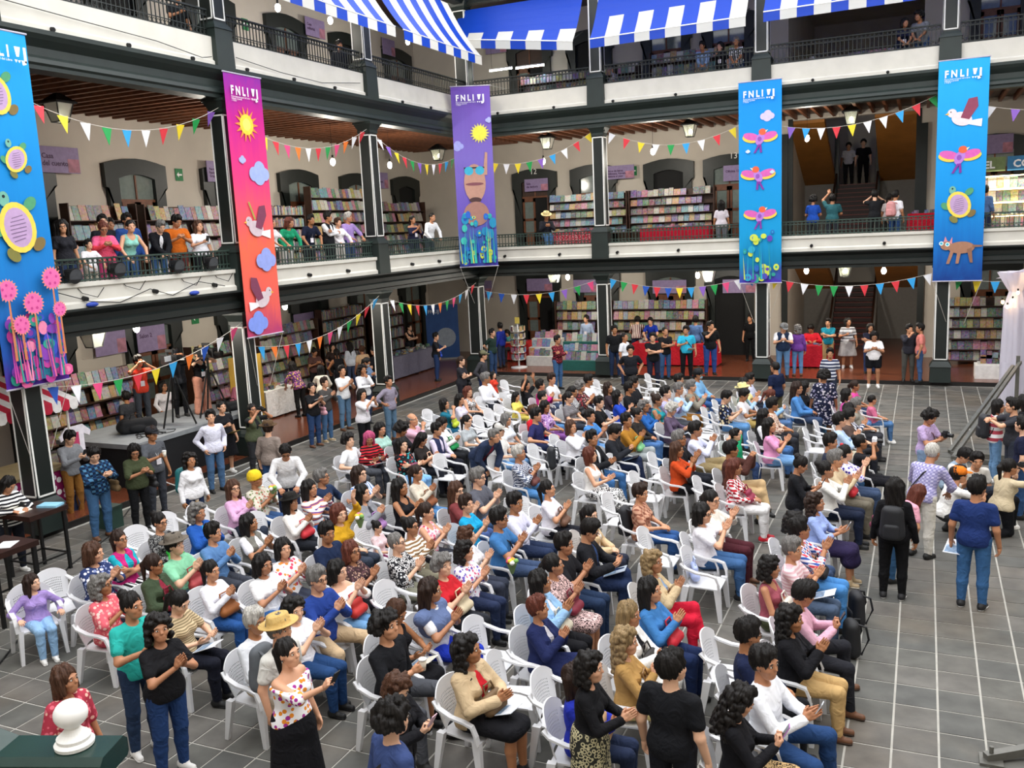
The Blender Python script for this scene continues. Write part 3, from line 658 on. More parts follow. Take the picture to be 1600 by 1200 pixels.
def stair_hall(zb, zl, y_a, y_b, tops, nsteps):
    t = struct(empty('stair_flight', (12.1, y_a, zb)), 'dark central stair flight between grey side walls'); h = (zl-zb)/nsteps; d = (y_b-y_a)/nsteps
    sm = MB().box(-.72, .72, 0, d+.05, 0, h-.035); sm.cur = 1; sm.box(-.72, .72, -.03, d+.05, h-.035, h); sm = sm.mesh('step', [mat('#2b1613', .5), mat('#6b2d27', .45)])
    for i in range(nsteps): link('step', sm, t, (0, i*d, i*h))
    for sx in (-1, 1):
        bb = MB(); bb.bar((sx*.76, -.1, .55), (sx*.76, y_b-y_a, zl-zb+.75), .07, .09); bb.bar((sx*.76, 0, 0), (sx*.76, 0, .8), .08); bb.bar((sx*.76, y_b-y_a, zl-zb), (sx*.76, y_b-y_a, zl-zb+.9), .08); bb.build('handrail', WOODD, t)
        bb = MB(); poly = [(0, 0), (y_b-y_a, 0), (y_b-y_a, zl-zb+.02), (0, .1)]; bb.prism(poly, lambda a, c, dd: (sx*(.74+dd), a, c), 0, .09); bb.build('string_wall', GREYP, t)
    struct(MB().box(SX0, SX1, y_b, 13, zl-.2, zl).build('floor', STEPM))
    for xa, xb in ((SX0, 11.28), (12.92, SX1)):
        bb = MB(); bb.prism([(5.2, tops[0]), (10.3, tops[1]), (10.3, tops[1]+.25), (5.2, tops[0]+.25)], lambda a, c, dd: (dd, a, c), xa, xb)
        struct(bb.build('ceiling', OCHRE))
        struct(MB().box(xa, xb, 10.0, 10.3, zb, tops[1]+.1).build('wall_stair_panel', GREYP))
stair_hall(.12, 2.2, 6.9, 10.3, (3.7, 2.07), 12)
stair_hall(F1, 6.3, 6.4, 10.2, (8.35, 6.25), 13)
struct(MB().box(SX0, SX1, 5.0, 6.4, F1-.3, F1-.02).build('floor', STEPM))
for x in (SX0, SX1-.16, 11.26, 12.78): struct(MB().box(x, x+.16, YW-.02 if x in (SX0, SX1-.16) else 9.6, YW+.12 if x in (SX0, SX1-.16) else 9.8, F1, 8.5).build('trim_2', GREEN))
for x in (SX0-.2, SX1): struct(MB().box(x, x+.2, YW-.12, YW, .12, 3.7).build('trim_3', GREEN)); struct(MB().box(x, x+.2, YW-.12, YW, F1, 8.0).build('trim_3', GREEN))
# --- cornices, parapets
def run(prof, nm, m_):
    for side in 'LB':
        b = MB(); s0, s1 = (YR, 0) if side == 'L' else (0, XR)
        ends = []
        for n, z in prof:
            ends.append((FP(side, s0 if side == 'L' else n, n, z), FP(side, -n if side == 'L' else s1, n, z)))
        k = len(prof); b.add([e[0] for e in ends]+[e[1] for e in ends], [tuple(range(k)), tuple(range(2*k-1, k-1, -1))]+[(i, (i+1) % k, k+(i+1) % k, k+i) for i in range(k)])
        struct(b.build(nm, m_))
run([(-.3, 3.55), (.10, 3.55), (.10, 3.63), (.15, 3.66), (.15, 3.78), (.08, 3.82), (.10, 3.93), (.22, 4.0), (.26, 4.03), (.26, 4.07), (-.3, 4.07)], 'trim_4', GREEN)
run([(-.15, 4.07), (.15, 4.07), (.15, 4.16), (.10, 4.20), (.10, 4.44), (.15, 4.47), (.15, 4.55), (-.15, 4.55)], 'trim_5', WHITE)
run([(-.3, 8.35), (.12, 8.35), (.12, 8.42), (.16, 8.46), (.14, 8.54), (.08, 8.6), (.08, 8.74), (.12, 8.78), (.20, 8.86), (.26, 8.94), (.26, 9.02), (-.3, 9.02)], 'trim_6', GREEN2)
run([(-.15, 9.02), (.15, 9.02), (.15, 9.12), (.10, 9.16), (.10, 9.65), (-.15, 9.65)], 'trim_7', WHITE)
run([(-.2, 12.75), (.12, 12.75), (.12, 13.0), (.5, 13.1), (.6, 13.3), (-.2, 13.3)], 'trim_8', GREEN)
# drain spouts in the parapets
sp = MB(); sp.tube([(0, 0, 0), (.10, 0, -.02)], .045, 10); spm = sp.mesh('drain_spout', mat('#141414', .6))
for side, rng in (('L', np.arange(-24, -1, 1.75)), ('B', np.arange(1.2, 17.5, 2.05))):
    for s in rng:
        for z in (4.25, 9.09):
            o = struct(link('trim_9', spm, None, FP(side, float(s), .10, z))); o.rotation_euler = (0, 0, 0 if side == 'L' else -PI/2)
# --- columns
def column(x, y, w=.20):
    t = struct(empty('column', (x, y, 0)), 'dark green square column with white outlined panels')
    for z0, z1, base in ((.12, 3.55, .62), (4.07, 8.35, 1.02), (9.02, 12.9, .98)):
        b = MB(); zb = z0+base; b.frust(0, 0, z0, zb-.16, w*1.45, w*1.45, w*1.38, w*1.38); b.frust(0, 0, zb-.16, zb-.08, w*1.5, w*1.5, w*1.3, w*1.3); b.frust(0, 0, zb-.08, zb, w*1.3, w*1.3, w, w); b.build('pedestal', GREEN2, t)
        b = MB(); b.frust(0, 0, zb, z1-.3, w, w, w*.92, w*.92); b.build('shaft', GREEN, t)
        b = MB(); b.frust(0, 0, z1-.3, z1-.22, w*1.05, w*1.05, w*1.05, w*1.05); b.frust(0, 0, z1-.22, z1-.06, w, w, w*1.4, w*1.4); b.frust(0, 0, z1-.06, z1, w*1.5, w*1.5, w*1.5, w*1.5); b.build('capital', GREEN2, t)
        b = MB(); za, zc = zb+.06, z1-.36
        for k in range(4):
            ca, sa = math.cos(k*PI/2), math.sin(k*PI/2)
            def q(u, z, d): n = w*(1-.08*(z-zb)/(z1-.3-zb))+d; return (n*ca-u*sa, n*sa+u*ca, z)
            for u0, u1 in ((-w*.84, w*.84),):
                for (ua, zza, ub, zzb) in ((u0, za, u0, zc), (u1, za, u1, zc), (u0, za, u1, za), (u0, zc, u1, zc)):
                    e = .016; lo_u, hi_u, lo_z, hi_z = min(ua, ub)-e, max(ua, ub)+e, min(zza, zzb)-e, max(zza, zzb)+e
                    vs = [q(u, z, d) for d in (0, .008) for z in (lo_z, hi_z) for u in (lo_u, hi_u)]
                    b.add(vs, [(0, 1, 3, 2), (4, 6, 7, 5), (0, 4, 5, 1), (2, 3, 7, 6), (0, 2, 6, 4), (1, 5, 7, 3)])
        b.build('panel_outline', OUTL, t)
    return t
for y in COLS_L: column(-.06, y)
for x in COLS_B: column(x, .06)
column(-.08, .0, .24)
# --- balcony railings, bay by bay
def railing(side, s0, s1, z, h, m_):
    t = struct(empty('railing', FP(side, (s0+s1)/2, 0, z)), 'cast iron balcony railing with thin balusters between columns'); L = s1-s0
    def q(s, n, zz): p = FP(side, s-(s0+s1)/2, n, zz); return p
    b = MB(); b.bar(q(s0, 0, h), q(s1, 0, h), .05, .035); b.build('top_rail', m_, t); b = MB(); b.bar(q(s0, 0, .03), q(s1, 0, .03), .04, .03); b.bar(q(s0, 0, h*.80), q(s1, 0, h*.80), .025, .02); b.bar(q(s0, 0, h*.30), q(s1, 0, h*.30), .02, .018); b.build('lower_rail', m_, t)
    b = MB(); n = int(L/.115)
    for i in range(n+1):
        s = s0+L*i/n; b.bar(q(s, 0, 0), q(s, 0, h), .018)
        if i < n:
            c = s+L/n/2
            for zz, r in ((h*.16, .045), (h*.9, .04)):
                pts = [q(c+r*math.cos(a), 0, zz+r*math.sin(a)) for a in [2*PI*k/8 for k in range(8)]]; b.tube(pts, .008, 3, closed=True)
    tag(b.build('balusters', m_, t), kind='stuff')
cl = [.0]+COLS_L; cb = [.0]+COLS_B
for i in range(4):
    railing('L', cl[i+1]+.25, cl[i]-.25, 4.55, .43, IRONG); railing('L', cl[i+1]+.25, cl[i]-.25, 9.65, .58, IRON)
    railing('B', cb[i]+.25, cb[i+1]-.25, 4.55, .43, IRONG); railing('B', cb[i]+.25, cb[i+1]-.25, 9.65, .58, IRON)
# --- doors with dark green arched surrounds
PANE = mat('#6f7a76', .08, .1, spec=.6); ROOMSHADE = mat('#0e0f10', .8)
def door(side, s, z, num, state=0, hgt=1.0, width=1.0):
    n0 = XW if side == 'L' else -YW
    t = struct(empty('door_%d' % num, FP(side, s, n0, z))); P = lambda u, zz, n: FP(side, u*width, n, zz*hgt)
    arc = [(-1.06+2.12*i/6, 3.22+.16*math.sin(PI*i/6)) for i in range(7)]; arci = [(-.62+1.24*i/6, 2.85+.12*math.sin(PI*i/6)) for i in range(7)]
    out = [(-.97, 0), (-.97, 2.6), (-1.06, 2.62)]+arc+[(1.06, 2.62), (.97, 2.6), (.97, 0)]; inn = [(-.62, 0), (-.62, 1.4), (-.62, 2.2)]+arci+[(.62, 2.2), (.62, 1.4), (.62, 0)]
    k = len(out); vs = [P(u, zz, d) for d in (0, .14) for lst in (out, inn) for u, zz in lst]; fs = []
    for i in range(k-1):
        fs += [(2*k+i, 2*k+i+1, 3*k+i+1, 3*k+i), (i, i+1, 2*k+i+1, 2*k+i), (k+i, k+i+1, 3*k+i+1, 3*k+i)]
    MB().add(vs, fs).build('surround', GREEN, t, normals=False)
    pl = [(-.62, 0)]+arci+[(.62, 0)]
    bb = MB(); bb.add([P(u, zz, .012) for u, zz in pl], [tuple(range(len(pl)))]); bb.build('doorway_shade_sheet', ROOMSHADE, t, normals=False)  # near-black sheet on the solid wall paints the unlit room behind
    if state < 2:
        for sd in ((-1, 1) if state == 0 else (-1,)):
            lf = MB()
            def pb(u0, u1, z0, z1, n0_, n1_):
                vs = [P(u, zz, n) for n in (n0_, n1_) for zz in (z0, z1) for u in (u0, u1)]
                lf.add(vs, [(0, 1, 3, 2), (4, 6, 7, 5), (0, 4, 5, 1), (2, 3, 7, 6), (0, 2, 6, 4), (1, 5, 7, 3)])
            a, c = (-.61, -.02) if sd == -1 else (.02, .61)
            for z0, z1 in ((0, .9), (1.35, 1.45), (2.1, 2.25)): pb(a, c, z0, z1, .02, .06)
            for u0, u1 in ((a, a+.09), (c-.09, c)): pb(u0, u1, 0, 2.25, .02, .06)
            L = lf.build('door_leaf', WOOD, t)
            for z0, z1 in ((.9, 1.35), (1.45, 2.1)):
                pv = MB().add([P(a+.09, z0, .03), P(c-.09, z0, .03), P(c-.09, z1, .03), P(a+.09, z1, .03)], [(0, 1, 2, 3)]); pv.build('pane', PANE, L, normals=False)
        tr = MB().add([P(u, zz, .03) for u, zz in [(-.61, 2.32)]+arci+[(.61, 2.32)]], [tuple(range(9))]); tr.build('transom', PANE if state == 0 else WOODD, t, normals=False)
        br = MB(); q0, q1 = P(-.62, 2.28, .04), P(.62, 2.28, .04); br.bar(q0, q1, .06, .07); br.bar(P(0, 2.28, .04), P(0, 2.95, .04), .05, .05); br.build('transom_bar', WOOD, t)
    return t
dn = 0
for zi, z in enumerate((.12, F1, F2)):
    for i, y in enumerate((-17.8, -14.3, -10.7, -7.15, -3.6, -.1, 3.45)): dn += 1; door('L', y, z, dn, (i+zi) % 3 == 1 and 2 or 0, 1.0 if zi != 1 else 1.0)
    for i, x in enumerate((.38, 2.85, 5.8, 8.05, 16.6, 19.6)): dn += 1; door('B', x, z, dn, 1 if i == 0 else (2 if (i+zi) % 4 == 3 else 0), 1.0, .9)
# ------------------------------------------------------------------ banners, awnings, bunting, lamps
def disc(cx, cy, rx, ry=None, n=20, a0=0., rotd=0.):
    ry = ry or rx; r = math.radians(rotd); o = []
    for i in range(n):
        t = 2*PI*i/n+a0; x, y = rx*math.cos(t), ry*math.sin(t); o.append((cx+x*math.cos(r)-y*math.sin(r), cy+x*math.sin(r)+y*math.cos(r)))
    return o
def star(cx, cy, r0, r1, n): return [(cx+(r0 if i % 2 else r1)*math.cos(PI*i/n), cy+(r0 if i % 2 else r1)*math.sin(PI*i/n)) for i in range(2*n)]
FLAT = {}
def flat(c): return mat(c, .7, .06, 12.)
def gradmat(stops):
    M, nt, b = newmat('banner_print'); b.inputs['Roughness'].default_value = .65; b.inputs['Specular IOR Level'].default_value = .2
    tc = N(nt, 'ShaderNodeTexCoord'); sp = N(nt, 'ShaderNodeSeparateXYZ'); nt.links.new(tc.outputs['Generated'], sp.inputs[0])
    no = N(nt, 'ShaderNodeTexNoise'); no.inputs['Scale'].default_value = 4; no.inputs['Detail'].default_value = 4; nt.links.new(tc.outputs['Generated'], no.inputs['Vector'])
    ad = N(nt, 'ShaderNodeMath', op='MULTIPLY_ADD'); ad.inputs[1].default_value = .16; nt.links.new(no.outputs['Fac'], ad.inputs[0]); nt.links.new(sp.outputs['Z'], ad.inputs[2])
    su = N(nt, 'ShaderNodeMath', op='SUBTRACT'); su.inputs[1].default_value = .08; nt.links.new(ad.outputs[0], su.inputs[0])
    r = N(nt, 'ShaderNodeValToRGB'); e = r.color_ramp.elements
    while len(e) < len(stops): e.new(.5)
    for i, (p, c) in enumerate(stops): e[i].position = p; e[i].color = lin(c)+(1,)
    nt.links.new(su.outputs[0], r.inputs['Fac']); nt.links.new(r.outputs['Color'], b.inputs['Base Color']); return M
def bird(cx, cy, s, fl=1, body='#d9c8cf', wing='#8d4a63'):
    A = [('printed_bird', body, disc(cx, cy, .17*s, .12*s, rotd=-15*fl)), ('printed_bird', body, disc(cx-.16*s*fl, cy+.11*s, .075*s)),
         ('printed_bird', '#e7b64b', [(cx-.22*s*fl, cy+.12*s), (cx-.28*s*fl, cy+.09*s), (cx-.21*s*fl, cy+.08*s)]),
         ('printed_bird', wing, [(cx-.02*s*fl, cy+.02*s), (cx+.10*s*fl, cy+.34*s), (cx+.24*s*fl, cy+.36*s), (cx+.26*s*fl, cy+.2*s), (cx+.12*s*fl, cy-.02*s)]),
         ('printed_bird', '#efe9ec', [(cx+.13*s*fl, cy-.04*s), (cx+.33*s*fl, cy-.02*s), (cx+.32*s*fl, cy-.16*s), (cx+.1*s*fl, cy-.1*s)]),
         ('printed_bird', '#1c1c1c', disc(cx-.18*s*fl, cy+.13*s, .012*s, n=8))]
    return A
def macaw(cx, cy, s, fl=1):
    A = []
    for k in (-1, 1): A += [('printed_bird', '#e9c64b', disc(cx+k*.24*s, cy+.02*s, .2*s, .10*s, rotd=k*12)), ('printed_bird', '#d15fae', disc(cx+k*.22*s, cy+.07*s, .2*s, .09*s, rotd=k*14))]
    A += [('printed_bird', '#b27bd0', disc(cx, cy, .1*s, .16*s, rotd=-25*fl)), ('printed_bird', '#e8603c', disc(cx+.06*s*fl, cy+.17*s, .09*s, .08*s)), ('printed_bird', '#f2d9b5', [(cx+.13*s*fl, cy+.2*s), (cx+.2*s*fl, cy+.22*s), (cx+.14*s*fl, cy+.15*s)]),
          ('printed_bird', '#8d4fae', disc(cx-.01*s, cy+.0*s, .05*s, .06*s)), ('printed_bird', '#7a2f9a', [(cx-.05*s*fl, cy-.13*s), (cx-.16*s*fl, cy-.34*s), (cx-.11*s*fl, cy-.34*s), (cx, cy-.14*s)]), ('printed_bird', '#7a2f9a', [(cx-.02*s*fl, cy-.13*s), (cx+.0*s*fl, cy-.34*s), (cx+.05*s*fl, cy-.33*s), (cx+.03*s*fl, cy-.13*s)])]
    return A
def turtle(cx, cy, s, tilt=20):
    A = []
    for dx, dy, c in ((.2, .28, '#4f9a6e'), (-.28, -.02, '#4f9a6e'), (-.1, -.32, '#7d7a3c'), (.26, -.2, '#7d6a3c')): A.append(('printed_turtle', c, disc(cx+dx*s, cy+dy*s, .1*s, .07*s, rotd=40*(1 if dx > 0 else -1))))
    A += [('printed_turtle', '#6fae9c', disc(cx-.14*s, cy+.33*s, .07*s, .09*s)), ('printed_turtle', '#101820', disc(cx-.14*s, cy+.36*s, .02*s)), ('printed_turtle', '#e7cf52', disc(cx, cy, .24*s, .30*s, rotd=tilt)), ('printed_turtle', '#bb9cc4', disc(cx, cy, .18*s, .235*s, rotd=tilt))]
    for i in range(7): w = .11*s*math.sqrt(1-((i-3)/4.2)**2); A.append(('printed_text_line', '#7b6385', [(cx-w, cy+.13*s-i*.045*s-.02*s), (cx+w, cy+.15*s-i*.045*s-.0*s), (cx+w, cy+.14*s-i*.045*s), (cx-w, cy+.12*s-i*.045*s-.02*s)]))
    return A
def cloud(cx, cy, s, c='#aebfe6'): return [('printed_cloud', c, disc(cx+dx*s, cy+dy*s, r*s)) for dx, dy, r in ((-.12, 0, .11), (.02, .07, .13), (.14, 0, .1), (0, -.03, .14))]
def sun(cx, cy, s): return [('printed_sun', '#f08a3c', star(cx, cy, .15*s, .30*s, 14)), ('printed_sun', '#f3cf3f', disc(cx, cy, .17*s)), ('printed_sun', '#f6e36a', disc(cx, cy, .10*s))]
def plants(w, h, cols, n, seed, top):
    r = random.Random(seed); A = []
    for i in range(n):
        x = r.uniform(.08, .92)*w; y = r.uniform(.02, top)*h; q = r.uniform(.05, .12)*(w/1.2); A.append(('printed_plant', r.choice(cols), disc(x, y, q, q*r.uniform(.7, 1.5), n=12)))
        if r.random() < .5: A.append(('printed_plant', r.choice(cols), disc(x, y, q*.45, n=10)))
    for i in range(n//2): x = r.uniform(.05, .9)*w; A.append(('printed_plant', r.choice(cols), [(x, .02*h), (x+.03*w, .02*h), (x+.06*w*r.uniform(-1, 1), top*h*r.uniform(.5, 1))]))
    return A
def inside(poly, w, h): return [(min(max(x, .005), w-.005), min(max(y, .005), h-.005)) for x, y in poly]
def banner(side, s_left, s_right, zt, zb, n, stops, art, label, flip, logo=True):
    """flip: +1 if s grows to the right as seen from the courtyard"""
    w = abs(s_right-s_left); h = zt-zb; sl = s_left
    t = thing('hanging_banner', label, 'banner', FP(side, sl, n, zb), group='festival banners')
    fn = lambda x, y, d=0: FP(side, x*flip, d+.009*math.sin(x*9)*(1 if 0 < y < h else 0), y)
    b = MB(); nx, ny = 8, 12; P = [[fn(w*i/nx, h*j/ny, d) for i in range(nx+1)] for d in (0,) for j in range(ny+1)]
    vs = [p for row in P for p in row]; b.add(vs, [(j*(nx+1)+i, j*(nx+1)+i+1, (j+1)*(nx+1)+i+1, (j+1)*(nx+1)+i) for j in range(ny) for i in range(nx)])
    vs2 = [fn(w*i/nx, h*j/ny, -.006) for j in range(ny+1) for i in range(nx+1)]; b.add(vs2, [(j*(nx+1)+i, (j+1)*(nx+1)+i, (j+1)*(nx+1)+i+1, j*(nx+1)+i+1) for j in range(ny) for i in range(nx)])
    cl = b.build('cloth', gradmat(stops), t, smooth=True, normals=False)
    for z in (.0, h): bb = MB(); bb.tube([fn(-.02, z), fn(w+.02, z)], .018, 8); bb.build('rod', mat('#b9b4c4', .4), t)
    ff = lambda x, y, d=0: FP(side, x*flip, d, y)
    for sx in (0, w):
        bb = MB(); bb.tube([ff(sx, 0), FP(side, (w/2+(sx-w/2)*.35)*flip, -.2, -1.25)], .006, 4); bb.build('guy_line', mat('#b8b4ac'), t)
    for k, (nm, c, poly) in enumerate(art):
        bb = MB(); d0 = .016+.0009*k; poly = inside(poly, w, h); bb.add([ff(x, y, d0) for x, y in poly], [tuple(range(len(poly)))]); bb.build(nm, flat(c), cl, normals=False)
    if logo:
        s = w/1.25; wh = mat('#f4f2f6', .6); y = h-.46*s
        dz = .016+.0009*(len(art)+3)
        textmesh('F N L I', .26*s, lambda x, yy, d: ff(x*.80+.12*w, yy+y, dz), wh, 'lettering', cl, bold=.009); textmesh('J', .30*s, lambda x, yy, d: ff(x*1.1+.79*w, yy+y-.03*s, dz), wh, 'lettering', cl, bold=.009)
        bb = MB()
        for k in range(4): x = .655*w+k*.05*w; bb.add([ff(x, y-.03*s-.01*(k % 2), dz), ff(x+.045*w, y-.03*s, dz), ff(x+.022*w, y-.08*s, dz)], [(0, 1, 2)])
        bb.add([ff(.67*w, y+.18*s, dz), ff(.76*w, y+.18*s, dz), ff(.73*w, y+.02*s, dz), ff(.69*w, y+.02*s, dz)], [(0, 1, 2, 3)]); bb.build('printed_emblem', wh, cl, normals=False)
        textmesh('Feria Internacional del Libro\nInfantil y Juvenil\n1 9 8 0', .055*s, lambda x, yy, d: ff(x+.12*w, yy+y-.065*s, dz), wh, 'lettering', cl, space=.8)
    return t
BLU = [(0., '#3a2a9a'), (.12, '#1f5fc4'), (.3, '#1a86d8'), (1., '#1fa0e8')]
w = 1.27
# sea-blue banners of the back wing
xl, _ = PY(1154, 134, -.3)
banner('B', xl, xl+w, 9.2, 3.15, .32, [(0., '#4a2aa8'), (.1, '#0f7fae'), (.25, '#1496cf'), (1., '#1b8ce4')], cloud(.85, 5.0, .9, '#c8bfe6')+macaw(.64, 4.35, 1.2)+macaw(.58, 3.25, 1.2, -1)+macaw(.64, 2.05, 1.15)+cloud(.28, 4.0, .3, '#c8d6ee')+cloud(1.0, 3.35, .3, '#c8d6ee')+plants(w, 6.05, ['#1f63b8', '#2b9a8a', '#27a3c9', '#5a3fb0', '#c9d84e'], 22, 3, .26), 'blue banner with pink parrots and a violet cloud', 1)
xl, _ = PY(1467, 103, -.3)
banner('B', xl, xl+w, 9.2, 3.1, .32, [(0., '#173f8a'), (.15, '#1767b8'), (.4, '#1690dc'), (1., '#27a6ea')], bird(.62, 4.5, 1.55, 1, '#e4d4d8', '#8a3f58')+macaw(.6, 3.45, 1.25, 1)+turtle(.62, 2.15, 1.25)+[('printed_dog', '#a5785f', disc(.72, .95, .34, .17)), ('printed_dog', '#a5785f', disc(.33, 1.02, .15, .13)), ('printed_dog', '#d88c92', [(.26, 1.12), (.3, 1.28), (.36, 1.13)]), ('printed_dog', '#d88c92', [(.4, 1.1), (.48, 1.26), (.48, 1.06)]), ('printed_dog', '#dff1f4', disc(.2, 1.08, .06)), ('printed_dog', '#dff1f4', disc(.36, 1.05, .06)), ('printed_dog', '#35b4cf', disc(.2, 1.08, .035)), ('printed_dog', '#35b4cf', disc(.36, 1.05, .035)), ('printed_dog', '#a5785f', [(.45, .9), (.55, .9), (.42, .5), (.34, .5)]), ('printed_dog', '#a5785f', [(.62, .85), (.72, .85), (.66, .5), (.58, .5)]), ('printed_dog', '#8d644e', [(.86, .9), (.98, .95), (1.02, .52), (.95, .52)]), ('printed_dog', '#8d644e', [(1.0, 1.02), (1.25, 1.0), (1.25, .96), (1.0, .95)])], 'blue banner with a dove, a parrot, a turtle and a brown dog', 1)
# violet banner at the corner
ztv = PX(705, 136, .34)[1]; zbv = PX(718, 418, .34)[1]; ylv = PX(711, 270, .34)[0]
VIO = [(0., '#41369a'), (.10, '#2665a8'), (.3, '#6a56b4'), (.6, '#7a68bd'), (1., '#6f4fae')]
skin = '#b98d7c'
vb = banner('B', .34, 1.62, ztv, zbv, -ylv, VIO, cloud(.12, 3.95, .9, '#9c9fe0')+cloud(1.2, 4.75, .5, '#a9b0e4')+[('printed_sun', '#d9cf6a', star(.88, 4.35, .22, .33, 18)), ('printed_sun', '#e7df4a', disc(.88, 4.35, .22))]+[('printed_figure', skin, disc(.64, 2.75, .36, .62)), ('printed_figure', skin, [(.92, 3.0), (1.06, 3.0), (1.1, 3.72), (1.02, 3.74)]), ('printed_figure', '#2b2b35', [(.3, 3.22), (.98, 3.22), (.98, 3.27), (.3, 3.27)]), ('printed_figure', '#39a9c9', disc(.46, 3.15, .15, .14)), ('printed_figure', '#39a9c9', disc(.82, 3.15, .15, .14)), ('printed_figure', '#7d4a55', disc(.63, 2.72, .3, .05)), ('printed_figure', '#4d3232', disc(.63, 2.2, .2, .09)), ('printed_figure', '#a3776b', disc(.64, 1.75, .42, .4))]+plants(1.3, 5.96, ['#1f8ab8', '#2bb09a', '#2b63c9', '#3fc0b0', '#c9d84e', '#1f4fb0'], 44, 9, .30), 'violet banner with a figure in goggles above blue flowers', 1); vb.rotation_euler = (0, 0, .457)
for sx in (0., 1.28):
    p_ = Matrix.Rotation(-.457, 3, 'Z')@Vector((.05-.34 if sx == 0 else 1.5-.34, (-1.25 if sx == 0 else -.1)-ylv, 0)); b = MB(); b.tube([(sx, 0, ztv-zbv), (p_.x, p_.y, ztv-zbv+.02)], .008, 4); b.build('tie_cord', mat('#b8b4ac'), vb)
# left wing
yl, _ = PX(347, 114, .3)
banner('L', yl, yl+1.27, 8.9, 2.95, .32, [(0., '#b8426e'), (.12, '#e8615a'), (.35, '#ee6a4f'), (.6, '#e8407a'), (.85, '#c01f8a'), (1., '#8a2a9a')], sun(.62, 4.85, 1.35)+cloud(.9, 3.75, 1.5, '#9fb0e4')+cloud(.35, 4.05, .5, '#a9b0e4')+bird(.62, 2.5, 1.5, 1, '#cbb9c0', '#7a3a55')+[('printed_leaf', '#9aa84a', [(.4, 3.1), (.44, 3.12), (.62, 2.72), (.58, 2.7)])]+cloud(.85, 1.75, 1.5, '#93a2e2')+bird(.6, .85, 1.5, -1, '#d3c3c9', '#7a3a55')+cloud(.35, .3, 1.5, '#7f97e8'), 'magenta and orange banner with a sun, clouds and doves', 1)
yl, _ = PX(38, 55, .3)
banner('L', yl-1.27, yl, 8.86, 2.83, .32, [(0., '#5a2aa0'), (.10, '#2a56b0'), (.28, '#1f77c4'), (.5, '#1684cf'), (1., '#1f9fe4')], [(a, c, p) for a, c, p in turtle(.55, 4.95, 1.1, 10)]+turtle(.75, 3.9, .8, -40)+turtle(.6, 2.75, 1.45, 10)+plants(1.27, 6.0, ['#e0609a', '#c23f9a', '#2b9a8a', '#3a4fc0', '#8a3fb0', '#f08ab0', '#1f6f8a'], 60, 4, .2)+[q for cx, cy, r in ((1.03, 1.85, .2), (.6, 1.45, .2), (.13, 1.7, .19), (1.1, 1.3, .14), (.3, 1.1, .17)) for q in [('printed_plant', '#c97a52', [(cx-.02, .5), (cx+.03, .5), (cx+.02, cy), (cx-.01, cy)]), ('printed_plant', '#e88a7a', star(cx, cy, r*.85, r*1.08, 20)), ('printed_plant', '#e56aa8', disc(cx, cy, r*.85))]+[('printed_plant', '#c8408a', disc(cx+r*.5*math.cos(a), cy+r*.5*math.sin(a), r*.13, n=8)) for a in (.3, 1.7, 2.9, 4.2, 5.3)]], 'blue banner with turtles above pink and teal sea plants', 1)
# --- striped awnings over the top gallery
def canvas(c):
    key = ('canvas', c)
    if key in MATS: return MATS[key]
    M, nt, b = newmat('canvas'); b.inputs['Base Color'].default_value = lin(c)+(1,); b.inputs['Roughness'].default_value = .5
    no = N(nt, 'ShaderNodeTexNoise'); no.inputs['Scale'].default_value = 5; bp = N(nt, 'ShaderNodeBump'); bp.inputs['Strength'].default_value = .4; bp.inputs['Distance'].default_value = .05
    nt.links.new(no.outputs['Fac'], bp.inputs['Height']); nt.links.new(bp.outputs['Normal'], b.inputs['Normal'])
    tr = N(nt, 'ShaderNodeBsdfTranslucent'); tr.inputs[0].default_value = lin(c)+(1,); mx = N(nt, 'ShaderNodeMixShader'); mx.inputs[0].default_value = .45
    nt.links.new(b.outputs[0], mx.inputs[1]); nt.links.new(tr.outputs[0], mx.inputs[2]); nt.links.new(mx.outputs[0], nt.nodes['Material Output'].inputs[0]); MATS[key] = M; return M
CB, CW = canvas('#0b46c8'), canvas('#e6e6e2')
def awning(side, s0, s1, label, band=.0, zt=12.55, zf=(10.75, 10.75), nf=(1.25, 1.25), stripes=None):
    t = thing('striped_awning', label, 'awning', FP(side, s0, 0, zf[0]), group='awnings over the top gallery'); L = s1-s0; ns = stripes or max(6, int(round(L/.48))); o = zf[0]
    def P(u, v):  # v 0 top .. 1 front, 1..1.25 valance
        zfr = zf[0]+(zf[1]-zf[0])*u; n = .12+((nf[0]+(nf[1]-nf[0])*u)-.12)*min(v, 1); z = zt+(zfr-zt)*min(v, 1)-(.35*math.sin(PI*min(v, 1))*.4)
        if v > 1: z -= (v-1)*1.1; n += .01
        return FP(side, u*L+.0, n, z-o)
    c = MB(); vs = []; nu, nv = ns*2, 8; vl = [i/6 for i in range(7)]+[1.0001, 1.25]
    for iv, v in enumerate(vl):
        for iu in range(nu+1): vs.append(P(iu/nu, v))
    n = len(c.v); c.v += vs
    for iv in range(len(vl)-1):
        for iu in range(nu):
            st = (iu//2) % 2; mm = st
            if vl[iv] < band: mm = 0
            if iv >= 6: mm = st
            c.f.append((iv*(nu+1)+iu, iv*(nu+1)+iu+1, (iv+1)*(nu+1)+iu+1, (iv+1)*(nu+1)+iu)); c.m.append(mm)
    c.build('canopy', [CB, CW], t, smooth=False, normals=False)
    b = MB(); b.tube([P(0, 1), P(1, 1)], .022, 6); b.build('front_bar', mat('#d9d9d6', .4), t)
    for u in (.02, .98): b = MB(); b.tube([P(u, 1), FP(side, u*L, .05, zt-1.2-o)], .018, 6); b.build('support_arm', mat('#3a3f3d', .4, metal=.6), t)
awning('L', -12.3, -6.75, 'blue and white striped awning on the left wing beside the magenta banner'); awning('L', -6.3, -1.35, 'blue and white striped awning on the left wing reaching the corner')
